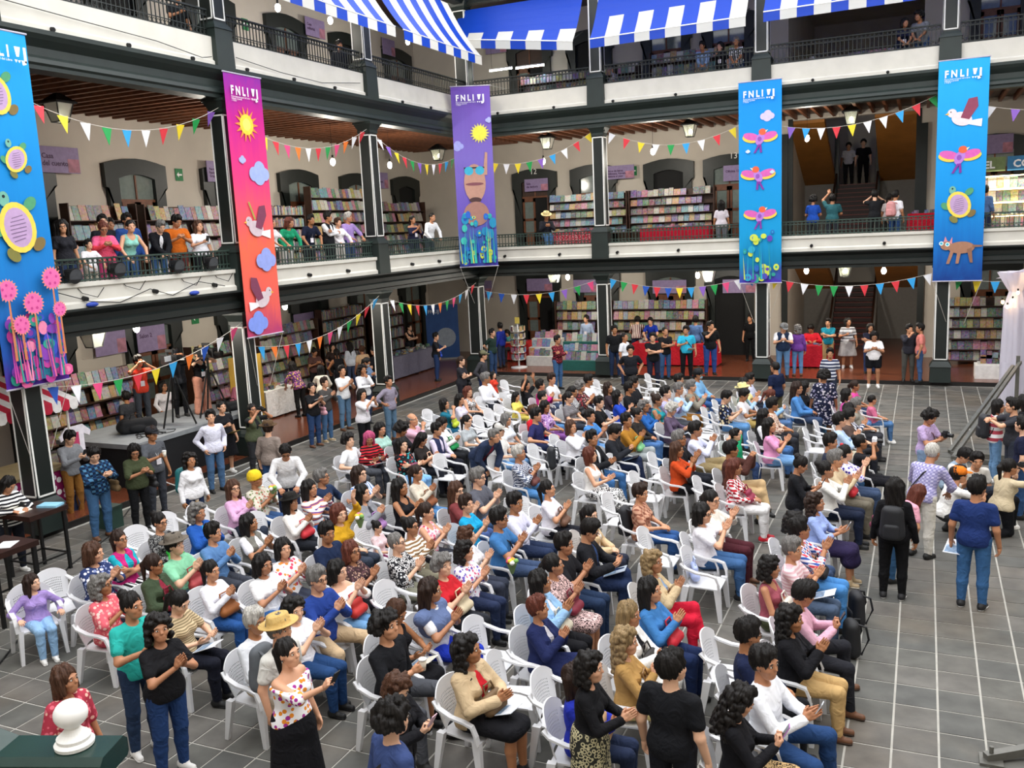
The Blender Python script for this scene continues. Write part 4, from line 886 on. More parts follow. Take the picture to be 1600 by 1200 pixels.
awning('B', -.1, 4.4, 'blue and white striped awning with one raised end above the violet banner', .55, zf=(11.55, 10.85), nf=(.7, 1.3), stripes=8)
awning('B', 4.95, 9.7, 'blue and white striped awning on the back wing over the top floor bookstall', .35, zf=(10.85, 10.9))
awning('B', 10.2, 14.8, 'blue and white striped awning on the back wing beside the dove banner', .3, zf=(10.95, 11.0)); awning('B', 15.3, 20, 'blue and white striped awning on the back wing right of the dove banner', .3, zf=(11.1, 11.1))
# --- bunting
PC = {k: mat(c, .6, .05) for k, c in dict(w='#eeeef2', r='#d63440', y='#ecd22e', g='#1f9a4c', b='#2f9fe0', p='#8a5fc0', o='#ee7a2c', m='#e0487e', d='#2456b8').items()}
PM = {k: MB().add([(-.12, 0, 0), (.12, 0, 0), (0, 0, -.34), (-.12, .004, 0), (.12, .004, 0), (0, .004, -.34)], [(0, 2, 1), (3, 4, 5), (0, 1, 4, 3), (1, 2, 5, 4), (2, 0, 3, 5)]).mesh('pennant', m_) for k, m_ in PC.items()}
def bunting(side, s0, s1, z0, z1, sag, seq, n, where):
    t = thing('bunting', 'string of coloured pennants hung '+where, 'bunting', FP(side, s0, n, z0), group='pennant strings between columns'); L = s1-s0
    def zc(u): return (z1-z0)*u-sag*4*u*(1-u)
    b = MB(); b.tube([FP(side, L*i/12, 0, zc(i/12)) for i in range(13)], .006, 4); b.build('cord', mat('#d8d3c8'), t)
    for i, k in enumerate(seq):
        u = (i+.5)/len(seq); p = link('pennant', PM[k], t, FP(side, L*u, 0, zc(u))); sl = math.atan2((z1-z0)-sag*4*(1-2*u), L)
        p.rotation_euler = (0, -sl if side == 'B' else 0, 0) if side == 'B' else (sl, 0, PI/2)
bunting('L', -18.15, -12.7, 8.0, 8.15, .62, 'wrywgbwrygp', .05, 'across the first floor left gallery beside the turtle banner')
bunting('L', -12.3, -6.65, 7.95, 8.15, .6, 'yryrmowrgmowr', .05, 'across the first floor left gallery beside the magenta banner')
bunting('L', -6.25, -.3, 8.0, 8.0, .68, 'wpyrgpywrbgpy', .05, 'across the first floor left gallery at the corner lantern')
bunting('B', .25, 4.52, 7.6, 8.25, .5, 'pywygpbwry', -.1, 'across the first floor door numbered 12'); bunting('B', 4.92, 9.77, 8.2, 8.25, .65, 'wrywgbwryg', -.1, 'across the first floor bookshelves of the back wing')
bunting('B', 10.17, 14.9, 7.95, 8.4, .45, 'gpbwrywwbrg', -.1, 'across the first floor stair hall'); bunting('B', 15.3, 20.05, 8.2, 8.2, .5, 'rwpbygrw', -.1, 'across the first floor lit bookstall')
bunting('L', -18.15, -12.7, 2.75, 3.3, .38, 'dwmgrybodwm', .1, 'across the ground floor over the camera platform'); bunting('L', -12.3, -6.65, 2.7, 3.45, .45, 'borbwomwgyrb', .1, 'across the ground floor beside the white cloth table')
bunting('L', -6.25, -.3, 3.3, 3.35, .45, 'wgyrbwogmbwr', .1, 'across the ground floor beside the blue roll up banner')
bunting('B', .25, 4.52, 3.05, 3.35, .3, 'bdwrybpgm', .05, 'across the ground floor door behind the round rack'); bunting('B', 4.92, 9.77, 3.4, 3.4, .38, 'bgrdrdybpgmwb', .05, 'across the ground floor red cloth bookstall')
bunting('B', 10.17, 14.9, 3.3, 3.35, .33, 'yrwggwrbrbw', .05, 'across the ground floor stair hall'); bunting('B', 15.3, 17.6, 3.2, 3.2, .15, 'gybwy', .05, 'beside the white tent drape')
# --- lanterns, bulbs
GLOW = mat('#fff4dc', .4, 0, emit=14.)
def lantern(x, y, z, where, on=True):
    t = thing('hanging_lantern', 'black framed glass lantern hung '+where, 'lantern', (x, y, z), group='gallery lanterns')
    b = MB(); b.frust(0, 0, .42, .60, .26, .26, .05, .05); b.frust(0, 0, .38, .42, .27, .27, .27, .27); b.build('hood', mat('#17191a', .5), t)
    b = MB()
    for sx in (-1, 1):
        for sy in (-1, 1): b.bar((sx*.12, sy*.12, 0), (sx*.21, sy*.21, .4), .02)
    for a, bq in (((-.12, -.12), (.12, -.12)), ((.12, -.12), (.12, .12)), ((.12, .12), (-.12, .12)), ((-.12, .12), (-.12, -.12))): b.bar((*a, 0), (*bq, 0), .02)
    b.build('frame', mat('#17191a', .5), t)
    M = MATS.get('lglass')
    if not M:
        M, nt, bs = newmat('lantern_glass'); bs.inputs['Base Color'].default_value = (.8, .85, .75, 1); bs.inputs['Roughness'].default_value = .25; bs.inputs['Transmission Weight'].default_value = .75; MATS['lglass'] = M
    for k in range(4):
        c, s = math.cos(k*PI/2), math.sin(k*PI/2); q = lambda u, v, z_: (u*c-v*s, u*s+v*c, z_)
        MB().add([q(-.115, .118, .01), q(.115, .118, .01), q(.2, .205, .38), q(-.2, .205, .38)], [(0, 1, 2, 3)]).build('pane', M, t, normals=False)
    b = MB(); b.ell((0, 0, .16), (.05, .05, .07)); b.build('bulb', GLOW, t, smooth=True)
    b = MB(); b.tube([(0, 0, .6), (0, 0, 1.0)], .012, 6); b.build('stem', mat('#17191a', .5), t)
for (px, py), w_ in (((855, 222), 'near the door numbered 12'), ((1078, 202), 'above the first floor arched window'), ((1330, 182), 'before the first floor stair hall')):
    x, z = PY(px, py, 2.4); lantern(x, 2.4, z-.25, w_)
for (px, py), w_ in (((92, 172), 'over the first floor left gallery'), ((684, 240), 'over the first floor gallery corner'), ((145, 525), 'over the camera platform')):
    y, z = PX(px, py, -2.4); lantern(-2.4, y, z-.25, w_)
for (px, py), w_ in (((866, 432), 'over the ground floor book displays'), ((1108, 430), 'over the red cloth bookstall'), ((1320, 422), 'before the ground floor stairs')):
    x, z = PY(px, py, 1.8); lantern(x, 1.8, z-.22, w_)
bm_ = MB().ell((0, 0, 0), (.075, .075, .11)).mesh('bulb', GLOW, smooth=True)
def bulb(x, y, z, top, where, pw=60):
    t = thing('hanging_bulb', 'glowing white bulb hanging on a wire '+where, 'light bulb', (x, y, z), group='bare bulbs in the galleries'); link('bulb', bm_, t)
    b = MB(); b.tube([(0, 0, .10), (0, 0, .2)], .03, 8); b.build('socket', mat('#222222'), t); b = MB(); b.tube([(0, 0, .2), (0, 0, top-z)], .006, 4); b.build('wire', mat('#222222'), t)
    L = bpy.data.lights.new('bulb_light', 'POINT'); L.energy = pw; L.shadow_soft_size = .1; L.color = (1, .93, .82); l = bpy.data.objects.new('bulb_light', L); COL.objects.link(l); l.parent = t; l.location = (0, 0, -.16)
for (px, py), w_ in zip([(849, 252), (1020, 237), (1261, 216)], ['by the door numbered 12', 'before the first floor bookshelves', 'before the upper stair flight']): x, z = PY(px, py, 1.5); bulb(x, 1.5, z, 8.6, w_)
for (px, py), w_ in zip([(887, 433), (1090, 430), (1260, 423), (1381, 423)], ['over the stacked book displays', 'over the red table', 'left of the ground floor stairs', 'right of the ground floor stairs']): x, z = PY(px, py, 1.5); bulb(x, 1.5, z, 3.74, w_)
for (px, py), w_ in zip([(339, 240), (520, 253), (609, 258), (445, 478), (434, 12), (516, 32), (637, 65), (213, 512)], ['beside the magenta banner', 'over the green shirted onlooker', 'over the corner railing', 'over the white cloth table', 'on the top floor by an arched door', 'on the top floor under the awning edge', 'on the top floor near the corner', 'over the camera platform shelf']):
    y, z = PX(px, py, -1.5); bulb(-1.5, y, z, {0: 3.74, 1: 8.6, 2: 13.2}[0 if z < 4 else (1 if z < 9 else 2)], w_)
# --- fluorescent tubes on the top floor and lit bookstall
def tube_lamp(x0, x1, y, z, label, e=18., pw=60):
    t = thing('tube_lamp', label, 'tube lamp', ((x0+x1)/2, y, z), group='fluorescent tubes'); b = MB(); b.tube([(x0-(x0+x1)/2, 0, 0), (x1-(x0+x1)/2, 0, 0)], .025, 8); b.build('tube', mat('#fbfff0', .4, 0, emit=e), t)
    b = MB(); b.box(-(x1-x0)/2, (x1-x0)/2, -.03, .05, .03, .07); b.build('fitting', mat('#dddddd'), t)
    for u in (-.4, .4): b = MB(); b.tube([(u*(x1-x0), 0, .07), (u*(x1-x0), 0, 13.31-z)], .006, 4); b.build('hanging_wire', mat('#333333'), t)
x, z = PY(765, 111, 2.6); x1, _ = PY(800, 106, 2.6); tube_lamp(x, x1, 2.6, z, 'lit fluorescent tube over the top floor shelf, nearer the corner'); x, z = PY(806, 107, 2.6); x1, _ = PY(850, 101, 2.6); tube_lamp(x, x1, 2.6, z, 'lit fluorescent tube over the top floor shelf, farther from the corner')
# ------------------------------------------------------------------ bookstalls and furniture
def cname(h):
    """everyday colour word"""
    r, g, b_ = [int(h[i:i+2], 16) for i in (1, 3, 5)]; mx, mn = max(r, g, b_), min(r, g, b_); d = mx-mn
    if mx < 55: return 'black'
    if d < 26: return 'white' if mn > 205 else ('pale grey' if mn > 150 else ('grey' if mn > 85 else 'charcoal'))
    hu = (60*((g-b_)/d % 6) if mx == r else 60*((b_-r)/d+2) if mx == g else 60*((r-g)/d+4)); lt = (mx+mn)/2
    if lt > 200: return 'cream' if 20 < hu < 75 else ('pale blue' if 170 < hu < 250 else ('lilac' if 250 <= hu < 310 else 'pale pink'))
    if hu < 15 or hu >= 345: return 'red' if lt > 75 else 'dark red'
    if hu < 42: return ('orange' if d > 120 and lt > 105 else 'brown') if lt < 150 else 'beige'
    if hu < 68: return 'yellow' if lt > 120 else 'mustard'
    if hu < 165: return 'green' if lt > 70 else 'dark green'
    if hu < 195: return 'teal'
    if hu < 250: return 'blue' if lt > 75 else 'navy'
    if hu < 290: return 'purple'
    return 'pink' if lt > 90 else 'magenta'
BCOL = ['#8e2a28', '#b98f34', '#2a5f96', '#b9b3a5', '#35704a', '#b8667f', '#1a2338', '#a59f92', '#65438a', '#b0632c', '#4a8d9c', '#a09a3e', '#6f2838', '#c9c7bf', '#2f2f2f', '#7f98a6']
BCOL_ = ['#b8342f', '#e3b23c', '#2f6fb0', '#efe9dc', '#3f8a57', '#e07f9a', '#1e2a44', '#d9d4c6', '#7a4fa0', '#d97a34', '#5fb0c0', '#c9c04a', '#8a2f3f', '#f0efe9', '#3b3b3b', '#a8c8d8']
def covermat(node, out, muted=1.):
    M, nt, b = newmat('book_cover_'+node[-4:]); b.inputs['Roughness'].default_value = .45; L = nt.links.new
    oi = N(nt, node); r = N(nt, 'ShaderNodeValToRGB'); r.color_ramp.interpolation = 'CONSTANT'; e = r.color_ramp.elements
    while len(e) < len(BCOL): e.new(.5)
    for i, c in enumerate(BCOL): e[i].position = i/len(BCOL); e[i].color = lin(c)+(1,)
    L(oi.outputs[out], r.inputs['Fac'])
    g = N(nt, 'ShaderNodeNewGeometry'); v = N(nt, 'ShaderNodeTexVoronoi'); v.inputs['Scale'].default_value = 24; L(g.outputs['Position'], v.inputs['Vector'])
    hs = N(nt, 'ShaderNodeHueSaturation'); hs.inputs['Saturation'].default_value = .8; L(v.outputs['Color'], hs.inputs['Color'])
    mx = N(nt, 'ShaderNodeMix'); mx.data_type = 'RGBA'; mx.inputs[0].default_value = .42; hs.inputs['Value'].default_value = .42; L(r.outputs['Color'], mx.inputs[6]); L(hs.outputs['Color'], mx.inputs[7]); L(mx.outputs[2], b.inputs['Base Color']); return M
BKO = covermat('ShaderNodeObjectInfo', 'Random'); BKI = covermat('ShaderNodeNewGeometry', 'Random Per Island'); PAGES = mat('#ece6d6', .9)
NBOOK = [0]
def covercol(i):
    k = ('cover', i)
    if k in MATS: return MATS[k]
    M, nt, b = newmat('book_cover_%d' % i); b.inputs['Roughness'].default_value = .45; L = nt.links.new
    g = N(nt, 'ShaderNodeNewGeometry'); v = N(nt, 'ShaderNodeTexVoronoi'); v.inputs['Scale'].default_value = 22; L(g.outputs['Position'], v.inputs['Vector'])
    hs = N(nt, 'ShaderNodeHueSaturation'); hs.inputs['Saturation'].default_value = .7; hs.inputs['Value'].default_value = .42; L(v.outputs['Color'], hs.inputs['Color'])
    mx = N(nt, 'ShaderNodeMix'); mx.data_type = 'RGBA'; mx.inputs[0].default_value = .42; mx.inputs[6].default_value = lin(BCOL[i])+(1,); L(hs.outputs['Color'], mx.inputs[7]); L(mx.outputs[2], b.inputs['Base Color']); MATS[k] = M; return M
def bookmesh(w, h, d):
    k = ('book', w, h, d)
    if k not in MESHC:
        b = MB(); b.box(-w/2, w/2, -d/2, -d/2+.004, 0, h); b.box(-w/2, w/2, d/2-.004, d/2, 0, h); b.box(-w/2, -w/2+.004, -d/2, d/2, 0, h); b.cur = 1; b.box(-w/2+.004, w/2-.006, -d/2+.004, d/2-.004, .004, h-.004); MESHC[k] = b.mesh('book', [BKO, PAGES])
    return MESHC[k]
def bookshelf(x, y, rz, W_, z0, z1, rows, label, where, spines=False, dens=.97, budget=True, mm=None, depth=.28, lit=False):
    """local: x along the width, front towards -y"""
    mm = mm or WOODD; rr = random.Random(int(abs(x*71+y*37+z0*11)))
    zf = {0: .12, 1: F1, 2: F2}[0 if z0 < 3.5 else (1 if z0 < 8.8 else 2)]
    t = thing('bookshelf', label, 'bookshelf', (x, y, zf), rz); a = zf
    MB().box(-W_/2, W_/2, depth/2-.02, depth/2, z0-a, z1-a-.1).build('back_panel', mm, t)
    for sx in (-1, 1): MB().box(sx*W_/2-.015, sx*W_/2+.015, -depth/2, depth/2, 0, z1-a-.05).build('side_panel', mm, t)
    hh = (z1-z0)/rows; st = MB(); ct, sn = math.cos(rz), math.sin(rz)
    for r in range(rows):
        zz = z0-a+r*hh; MB().box(-W_/2+.015, W_/2-.015, -depth/2, depth/2-.02, zz-.02, zz).build('shelf_board', mm, t)
        if lit: b = MB(); b.box(-W_/2+.03, W_/2-.03, -depth/2-.03, -depth/2, zz+hh-.06, zz+hh-.03); b.build('light_strip', mat('#ffe8b0', .4, 0, emit=3.), t)
        u = -W_/2+.04
        while u < W_/2-.06:
            if spines: w, h, d, tl = rr.uniform(.025, .05), rr.uniform(.6, .82)*hh, .15, 0.
            else: w, h, d, tl = rr.uniform(.15, .24), rr.uniform(.72, .9)*hh, .02, -.22
            if u+w > W_/2-.03: break
            if rr.random() < dens:
                c = (u+w/2, -.05 if not spines else -.04, zz+.004)
                if budget and NBOOK[0] < 290 and not spines:
                    NBOOK[0] += 1; o = link('book', bookmesh(round(w*50)/50, round(h*40)/40, .02), None, (x+c[0]*ct-c[1]*sn, y+c[0]*sn+c[1]*ct, a+c[2]), None); o.rotation_euler = (tl, 0, rz)
                    cc = rr.randrange(len(BCOL)); slot0(o, covercol(cc)); tag(o, cname(BCOL[cc])+' covered book, '+('lowest', 'second', 'third', 'fourth', 'fifth')[r]+' row of '+where, 'book', 'books on '+where)
                else:
                    ca, sa = math.cos(tl), math.sin(tl); q = lambda X, Y, Z: (c[0]+X, c[1]+Y*ca-Z*sa, c[2]+Y*sa+Z*ca)
                    vs = [q(X, Y, Z) for Z in (0, h) for Y in (-d/2, d/2) for X in (-w/2, w/2)]
                    st.add(vs, [(0, 2, 3, 1), (4, 5, 7, 6), (0, 1, 5, 4), (2, 6, 7, 3), (0, 4, 6, 2), (1, 3, 7, 5)])
            u += w+(.012 if not spines else .002)
    if st.v: o = st.build('shelved_books', BKI, None, normals=False); o.location = (x, y, a); o.rotation_euler = (0, 0, rz); tag(o, ('upright book spines' if spines else 'rows of face-out books')+' filling '+where, 'books', kind='stuff')
    return t
RL, RB = PI/2, 0.   # left wing shelves face +x: local -y must point to +x
# ground floor, left wing (largest in the photo: first)
bookshelf(-3.55, -13.9, RL, 3.0, .35, 2.35, 5, 'long dark bookshelf of bright children\'s books behind the camera platform', 'the shelf behind the camera platform')
bookshelf(-3.7, -9.6, RL, 1.9, .35, 2.45, 5, 'dark bookshelf behind the yellow roll up banner', 'the shelf behind the yellow banner', budget=False)
# first floor, left wing
bookshelf(-3.9, -12.75, RL, 2.05, 4.45, 6.3, 4, 'tilted dark bookshelf on the first floor near the turtle banner', 'the upper shelf near the turtle banner')
bookshelf(-3.9, -9.8, RL, 3.3, 4.45, 6.28, 4, 'wide dark bookshelf on the first floor left of the magenta banner', 'the wide shelf left of the magenta banner')
# first floor, back wing
bookshelf(3.0, 3.6, RB, 3.1, 4.85, 6.4, 5, 'lamplit bookshelf on the first floor near the door numbered 12', 'the lamplit shelf near the door numbered 12')
bookshelf(6.2, 3.6, RB, 3.1, 4.85, 6.4, 5, 'lamplit bookshelf on the first floor below the arched window', 'the shelf below the arched window')
# ground floor, back wing
bookshelf(5.6, 3.8, RB, 3.6, .4, 2.38, 5, 'dark bookshelf behind the red cloth table', 'the shelf behind the red cloth table', budget=False)
bookshelf(2.4, 3.8, RB, 1.8, .4, 2.38, 5, 'dark bookshelf behind the stacked book displays', 'the shelf behind the stacked displays', budget=False)
bookshelf(16.35, 3.5, RB, 2.2, .25, 2.38, 6, 'black bookshelf beside the white tent drape', 'the black shelf beside the tent drape', budget=False)
bookshelf(17.3, 2.6, RB, 2.9, 4.5, 6.1, 4, 'brightly lit white bookstall shelf on the first floor right of the dog banner', 'the brightly lit first floor shelf', budget=False, mm=mat('#cfc2a0', .6), lit=True)
bookshelf(-3.9, -5.7, RL, 2.0, 4.45, 6.3, 5, 'black shelf of upright spines right of the magenta banner', 'the black spine shelf right of the magenta banner', spines=True)
bookshelf(-3.9, -2.5, RL, 3.6, 4.45, 6.9, 6, 'tall crowded bookshelf on the first floor behind the lavender shirted onlooker', 'the tall crowded first floor shelf', budget=False)
bookshelf(-3.9, 1.6, RL, 3.3, 4.45, 6.45, 5, 'bookshelf on the first floor beside the corner', 'the first floor shelf by the corner', budget=False)
bookshelf(-3.9, -6.0, RL, 3.0, .35, 2.6, 6, 'bookshelf behind the shoppers at the white cloth table', 'the shelf behind the white cloth table', budget=False)
bookshelf(-4.3, -2.4, RL, 2.6, .3, 2.8, 6, 'black library shelf behind the grey cloth table', 'the library shelf behind the grey cloth table', spines=True)
bookshelf(-4.3, .6, RL, 2.2, .3, 2.6, 5, 'library shelf next to the blue roll up banner', 'the library shelf next to the blue roll up banner', spines=True)
bookshelf(3.0, 3.0, RB, 4.6, 9.3, 10.75, 4, 'bookshelf on the top floor under the fluorescent tubes', 'the top floor shelf under the tubes', budget=False)
bookshelf(7.2, 3.0, RB, 3.0, 9.3, 11.0, 4, 'dark bookshelf on the top floor behind the blue shirted onlooker', 'the top floor shelf behind the onlookers', budget=False)
bookshelf(-3.8, -8.5, RL, 4.5, 9.3, 10.6, 3, 'low bookshelf on the top floor of the left wing', 'the low top floor shelf in the left wing', budget=False)
bookshelf(-3.8, -14.5, RL, 4.5, 9.3, 10.9, 3, 'bookshelf on the top floor above the turtle banner', 'the top floor shelf above the turtle banner', budget=False)
# --- cloth tables with loose books
def cloth_table(x, y, z, w, d, h, c, label, books, n=40, rz=0.):
    t = thing('table', label, 'table', (x, y, z), rz); MB().box(-w/2, w/2, -d/2, d/2, h-.03, h).build('tabletop', mat('#8a8178'), t)
    for sx in (-1, 1):
        for sy in (-1, 1): MB().bar((sx*(w/2-.06), sy*(d/2-.06), 0), (sx*(w/2-.06), sy*(d/2-.06), h-.03), .04).build('leg', mat('#555555', .4, metal=.5), t)
    b = MB(); N_ = 14; per = []; e = .012
    for (x0, y0), (x1, y1) in (((-w/2, -d/2), (w/2, -d/2)), ((w/2, -d/2), (w/2, d/2)), ((w/2, d/2), (-w/2, d/2)), ((-w/2, d/2), (-w/2, -d/2))):
        for i in range(N_): per.append((x0+(x1-x0)*i/N_, y0+(y1-y0)*i/N_))
    rings = []
    for k, (off, zz) in enumerate(((.0, h+.005), (.012, h), (.02, h*.5), (.035, .05))):
        rings.append([(px*(1+2*off/w)+(.02*math.sin(i*1.9) if k > 1 else 0)*(abs(px) > w/2-.01), py*(1+2*off/d)+(.02*math.sin(i*1.7) if k > 1 else 0)*(abs(py) > d/2-.01), zz) for i, (px, py) in enumerate(per)])
    m_ = len(per); vs = [p for r in rings for p in r]; fs = [tuple(range(m_))]
    for k in range(3): fs += [(k*m_+i, k*m_+(i+1) % m_, (k+1)*m_+(i+1) % m_, (k+1)*m_+i) for i in range(m_)]
    b.add(vs, fs); o = b.build('tablecloth', cloth(c), None, smooth=False); o.location = (x, y, z); o.rotation_euler = (0, 0, rz)
    tag(o, label.split(' table')[0]+' cloth draped over the table', 'tablecloth')
    rr = random.Random(int(abs(x*31+y*17))); st = MB()
    for i in range(n):
        bx, by = rr.uniform(-w/2+.12, w/2-.12), rr.uniform(-d/2+.12, d/2-.12); a = rr.uniform(-.4, .4); hh = rr.choice((.02, .03, .05, .1)); ww, dd = .1, .13
        c_, s_ = math.cos(a), math.sin(a); vs = [(bx+X*ww*c_-Y*dd*s_, by+X*ww*s_+Y*dd*c_, Z) for Z in (h+.006, h+.006+hh) for Y in (-.5, .5) for X in (-.5, .5)]
        st.add(vs, [(0, 2, 3, 1), (4, 5, 7, 6), (0, 1, 5, 4), (2, 6, 7, 3), (0, 4, 6, 2), (1, 3, 7, 5)])
    if n: o = st.build('loose_books', BKI, None, normals=False); o.location = (x, y, z); o.rotation_euler = (0, 0, rz); tag(o, books, 'books', kind='stuff')
cloth_table(3.35, 1.5, F1, 1.9, .8, .88, 'dots:#a51c33:#e8d8d8:1.4', 'red sequined cloth table on the first floor beside the seated hat wearer', 'paperbacks and toys spread on the red sequined table')
cloth_table(6.9, 1.5, F1, 2.3, .8, .88, '#a3142a', 'plain red cloth table on the first floor beside the folding stand', 'books spread on the plain red first floor table')
cloth_table(14.9, 1.9, F1, 1.6, .8, .95, '#b0182c', 'red cloth table on the first floor beside the dog banner', 'boxed books stacked on the red table beside the dog banner', 24)
cloth_table(6.6, 2.3, .12, 3.0, .7, .8, '#b8202c', 'red cloth bookstall table on the ground floor behind the standing men', 'books on the red ground floor table')
cloth_table(-2.75, -8.25, .12, .75, 1.7, .8, '#e9e7e2', 'white cloth table beside the green column', 'toys and books crowded on the white cloth table', 40)
cloth_table(-2.65, -.8, .12, .8, 3.2, .8, '#6d6a78', 'grey cloth table near the blue roll up banner', 'books stacked on the grey cloth table', 60)
cloth_table(.2, 2.8, .12, 1.1, .7, .75, '#c03030', 'small red table behind the round rack', 'leaflets on the small red table', 8)
cloth_table(11.2, 2.4, .12, 1.4, .7, .75, '#b02030', 'red table left of the ground floor stairs', 'books on the red table by the stairs', 14)
# stepped book displays on the ground floor
def stepped(x, y, z, w, label, c):
    t = thing('display_stand', label, 'display stand', (x, y, z)); 
    for i, (d0, d1, h) in enumerate(((-.45, -.15, .35), (-.15, .15, .65), (.15, .45, .95))): MB().box(-w/2, w/2, d0, d1, 0, h).build('tier', mat(c, .8), t)
    st = MB(); rr = random.Random(int(x*10))
    for i, (yy, h) in enumerate(((-.3, .35), (0, .65), (.3, .95))):
        u = -w/2+.06
        while u < w/2-.15:
            ww, hh = rr.uniform(.13, .22), rr.uniform(.2, .3); st.add([(u+X*ww, yy+Y*.05+(.1 if Z else 0), h+.003+Z*hh) for Z in (0, 1) for Y in (0, 1) for X in (0, 1)], [(0, 2, 3, 1), (4, 5, 7, 6), (0, 1, 5, 4), (2, 6, 7, 3), (0, 4, 6, 2), (1, 3, 7, 5)]); u += ww+.01
    o = st.build('displayed_books', BKI, None, normals=False); o.location = (x, y, z); tag(o, 'magazines and books propped on the '+label.split(' on ')[0], 'books', kind='stuff')
stepped(1.75, 1.9, .12, 1.2, 'white stepped display stand on the gallery floor', '#c9c6c0'); stepped(3.55, 1.0, .12, 1.6, 'teal cloth stepped display stand on the gallery floor beside the column', '#1f5a52')
# round book rack
x, z = PY(810, 545, 1.0); t = thing('book_rack', 'white round revolving rack of small books', 'rack', (x, 1.0, .12)); MB().tube([(0, 0, 0), (0, 0, 1.6)], .03, 8).build('post', mat('#dddddd', .4), t); b = MB(); b.lathe([(.3, 0), (.3, .03), (.05, .06)], n=16); b.build('base', mat('#dddddd', .4), t)
for k in range(5): b = MB(); b.lathe([(.24, .3+k*.26), (.25, .3+k*.26), (.25, .34+k*.26), (.24, .34+k*.26)], n=16); b.build('tray', mat('#e2e0da', .5), t)
st = MB()
for k in range(5):
    for j in range(9):
        a = 2*PI*j/9; c, s = math.cos(a), math.sin(a); st.add([(c*(.26+Y*.015)-s*X*.12, s*(.26+Y*.015)+c*X*.12, .45+k*.26+Z*.17) for Z in (0, 1) for Y in (0, 1) for X in (-.5, .5)], [(0, 2, 3, 1), (4, 5, 7, 6), (0, 1, 5, 4), (2, 6, 7, 3), (0, 4, 6, 2), (1, 3, 7, 5)])
o = st.build('rack_books', BKI, None, normals=False); o.location = (x, 1.0, .0); tag(o, 'small books filling the white revolving rack', 'books', kind='stuff')
MB().box(x-.09, x+.09, .99, 1.0, 1.75, 1.98).build('rack_card', mat('#d9c25a')); tag(bpy.data.objects['rack_card'], 'yellow price card on top of the revolving rack', 'card')
# signs
PUR, PUR2 = mat('#8f7fa6', .6), mat('#4a2f55', .6)
def sign(side, px, py, w, h, n, txt, where, size=.14, yaw=0):
    pl = XW if side == 'L' else YW
    if side == 'L': s, z = PX(px, py, pl+n)
    else: s, z = PY(px, py, pl-n)
    nn = (XW+n) if side == 'L' else (-YW+n)
    t = thing('sign', 'lilac sign '+where, 'sign', FP(side, s, nn, z), group='lilac stand signs'); b = MB(); fbox(b, side, -w/2, w/2, 0, .02, -h/2, h/2); b.build('board', PUR, t); b = MB(); fbox(b, side, -w*.3, w*.3, -n+.001, 0, -.04, .04); b.build('bracket', mat('#333333'), t)
    b = MB(); fbox(b, side, w*.2, w/2-.01, .02, .023, -h/2+.02, h*.05); b.build('printed_picture', mat('#b0788a', .6, .3, 5.), t)
    if txt: textmesh(txt, size, lambda x_, y_, d: FP(side, -w/2+.08+x_, .024, y_+h*.05), PUR2, 'lettering', t, bold=.004)
sign('L', 92, 250, 1.15, .62, .2, 'Casa\ndel cuento', 'reading Casa del cuento', .17); sign('L', 337, 268, .75, .6, .2, 'Penguin\nRandom House\nGrupo Editorial', 'naming a publisher beside the magenta banner', .1)
sign('L', 596, 282, .9, .6, .2, 'Sala\nde prensa', 'behind the corner column on the first floor', .11); sign('L', 492, 44, 1.1, .6, .2, 'Casa\neditorial', 'on the top floor beside an arched door', .13); sign('L', 607, 74, .9, .6, .2, '', 'on the top floor near the awning', .1)
sign('L', 172, 533, 1.0, .7, .2, '', 'over the ground floor shelf beside the camera platform', .1); sign('L', 236, 528, 1.0, .7, .2, 'Salon 2', 'reading Salon 2', .15); sign('L', 475, 503, 1.1, .6, .2, '', 'in the ground floor doorway behind the white table', .1)
sign('B', 838, 289, 1.0, .48, .2, 'Sala\nde lectura', 'in the doorway numbered 12', .12); sign('B', 968, 269, 1.15, .5, .2, 'Libros de letras,\nBiblioteca, Novela,\nHistoria al paso', 'beside the first floor column', .1); sign('B', 1150, 270, .9, .55, .2, 'Oficina 13', 'in the doorway numbered 13', .12); sign('B', 1556, 225, 1.0, .6, .2, '', 'in the doorway right of the dog banner', .1)
sign('B', 843, 445, 1.1, .5, .2, '', 'on the ground floor behind the round rack', .1); sign('B', 915, 447, 1.0, .5, .2, '', 'on the ground floor above the book displays', .1); sign('B', 1046, 448, 1.3, .5, .2, '', 'on the ground floor above the red table', .1); sign('B', 1155, 447, 1.2, .5, .2, '', 'on the ground floor beside the column', .1); sign('B', 752, 452, 1.0, .7, .2, '', 'on the ground floor behind the corner column', .1); sign('B', 775, 75, .9, .4, .2, '', 'on the top floor beside the raised awning', .1)
for px, py, tx in ((834, 268, '12'), (1147, 243, '13')):
    x, z = PY(px, py, YW-.15); o = textmesh(tx, .3, lambda a, c, d: (x-.17+a, YW-.15, z-.1+c), mat('#e8e8e4'), 'door_number'); tag(o, 'white numeral 12 over the door near the violet banner' if tx == '12' else 'white numeral 13 over the door beside the parrot banner', 'door number')
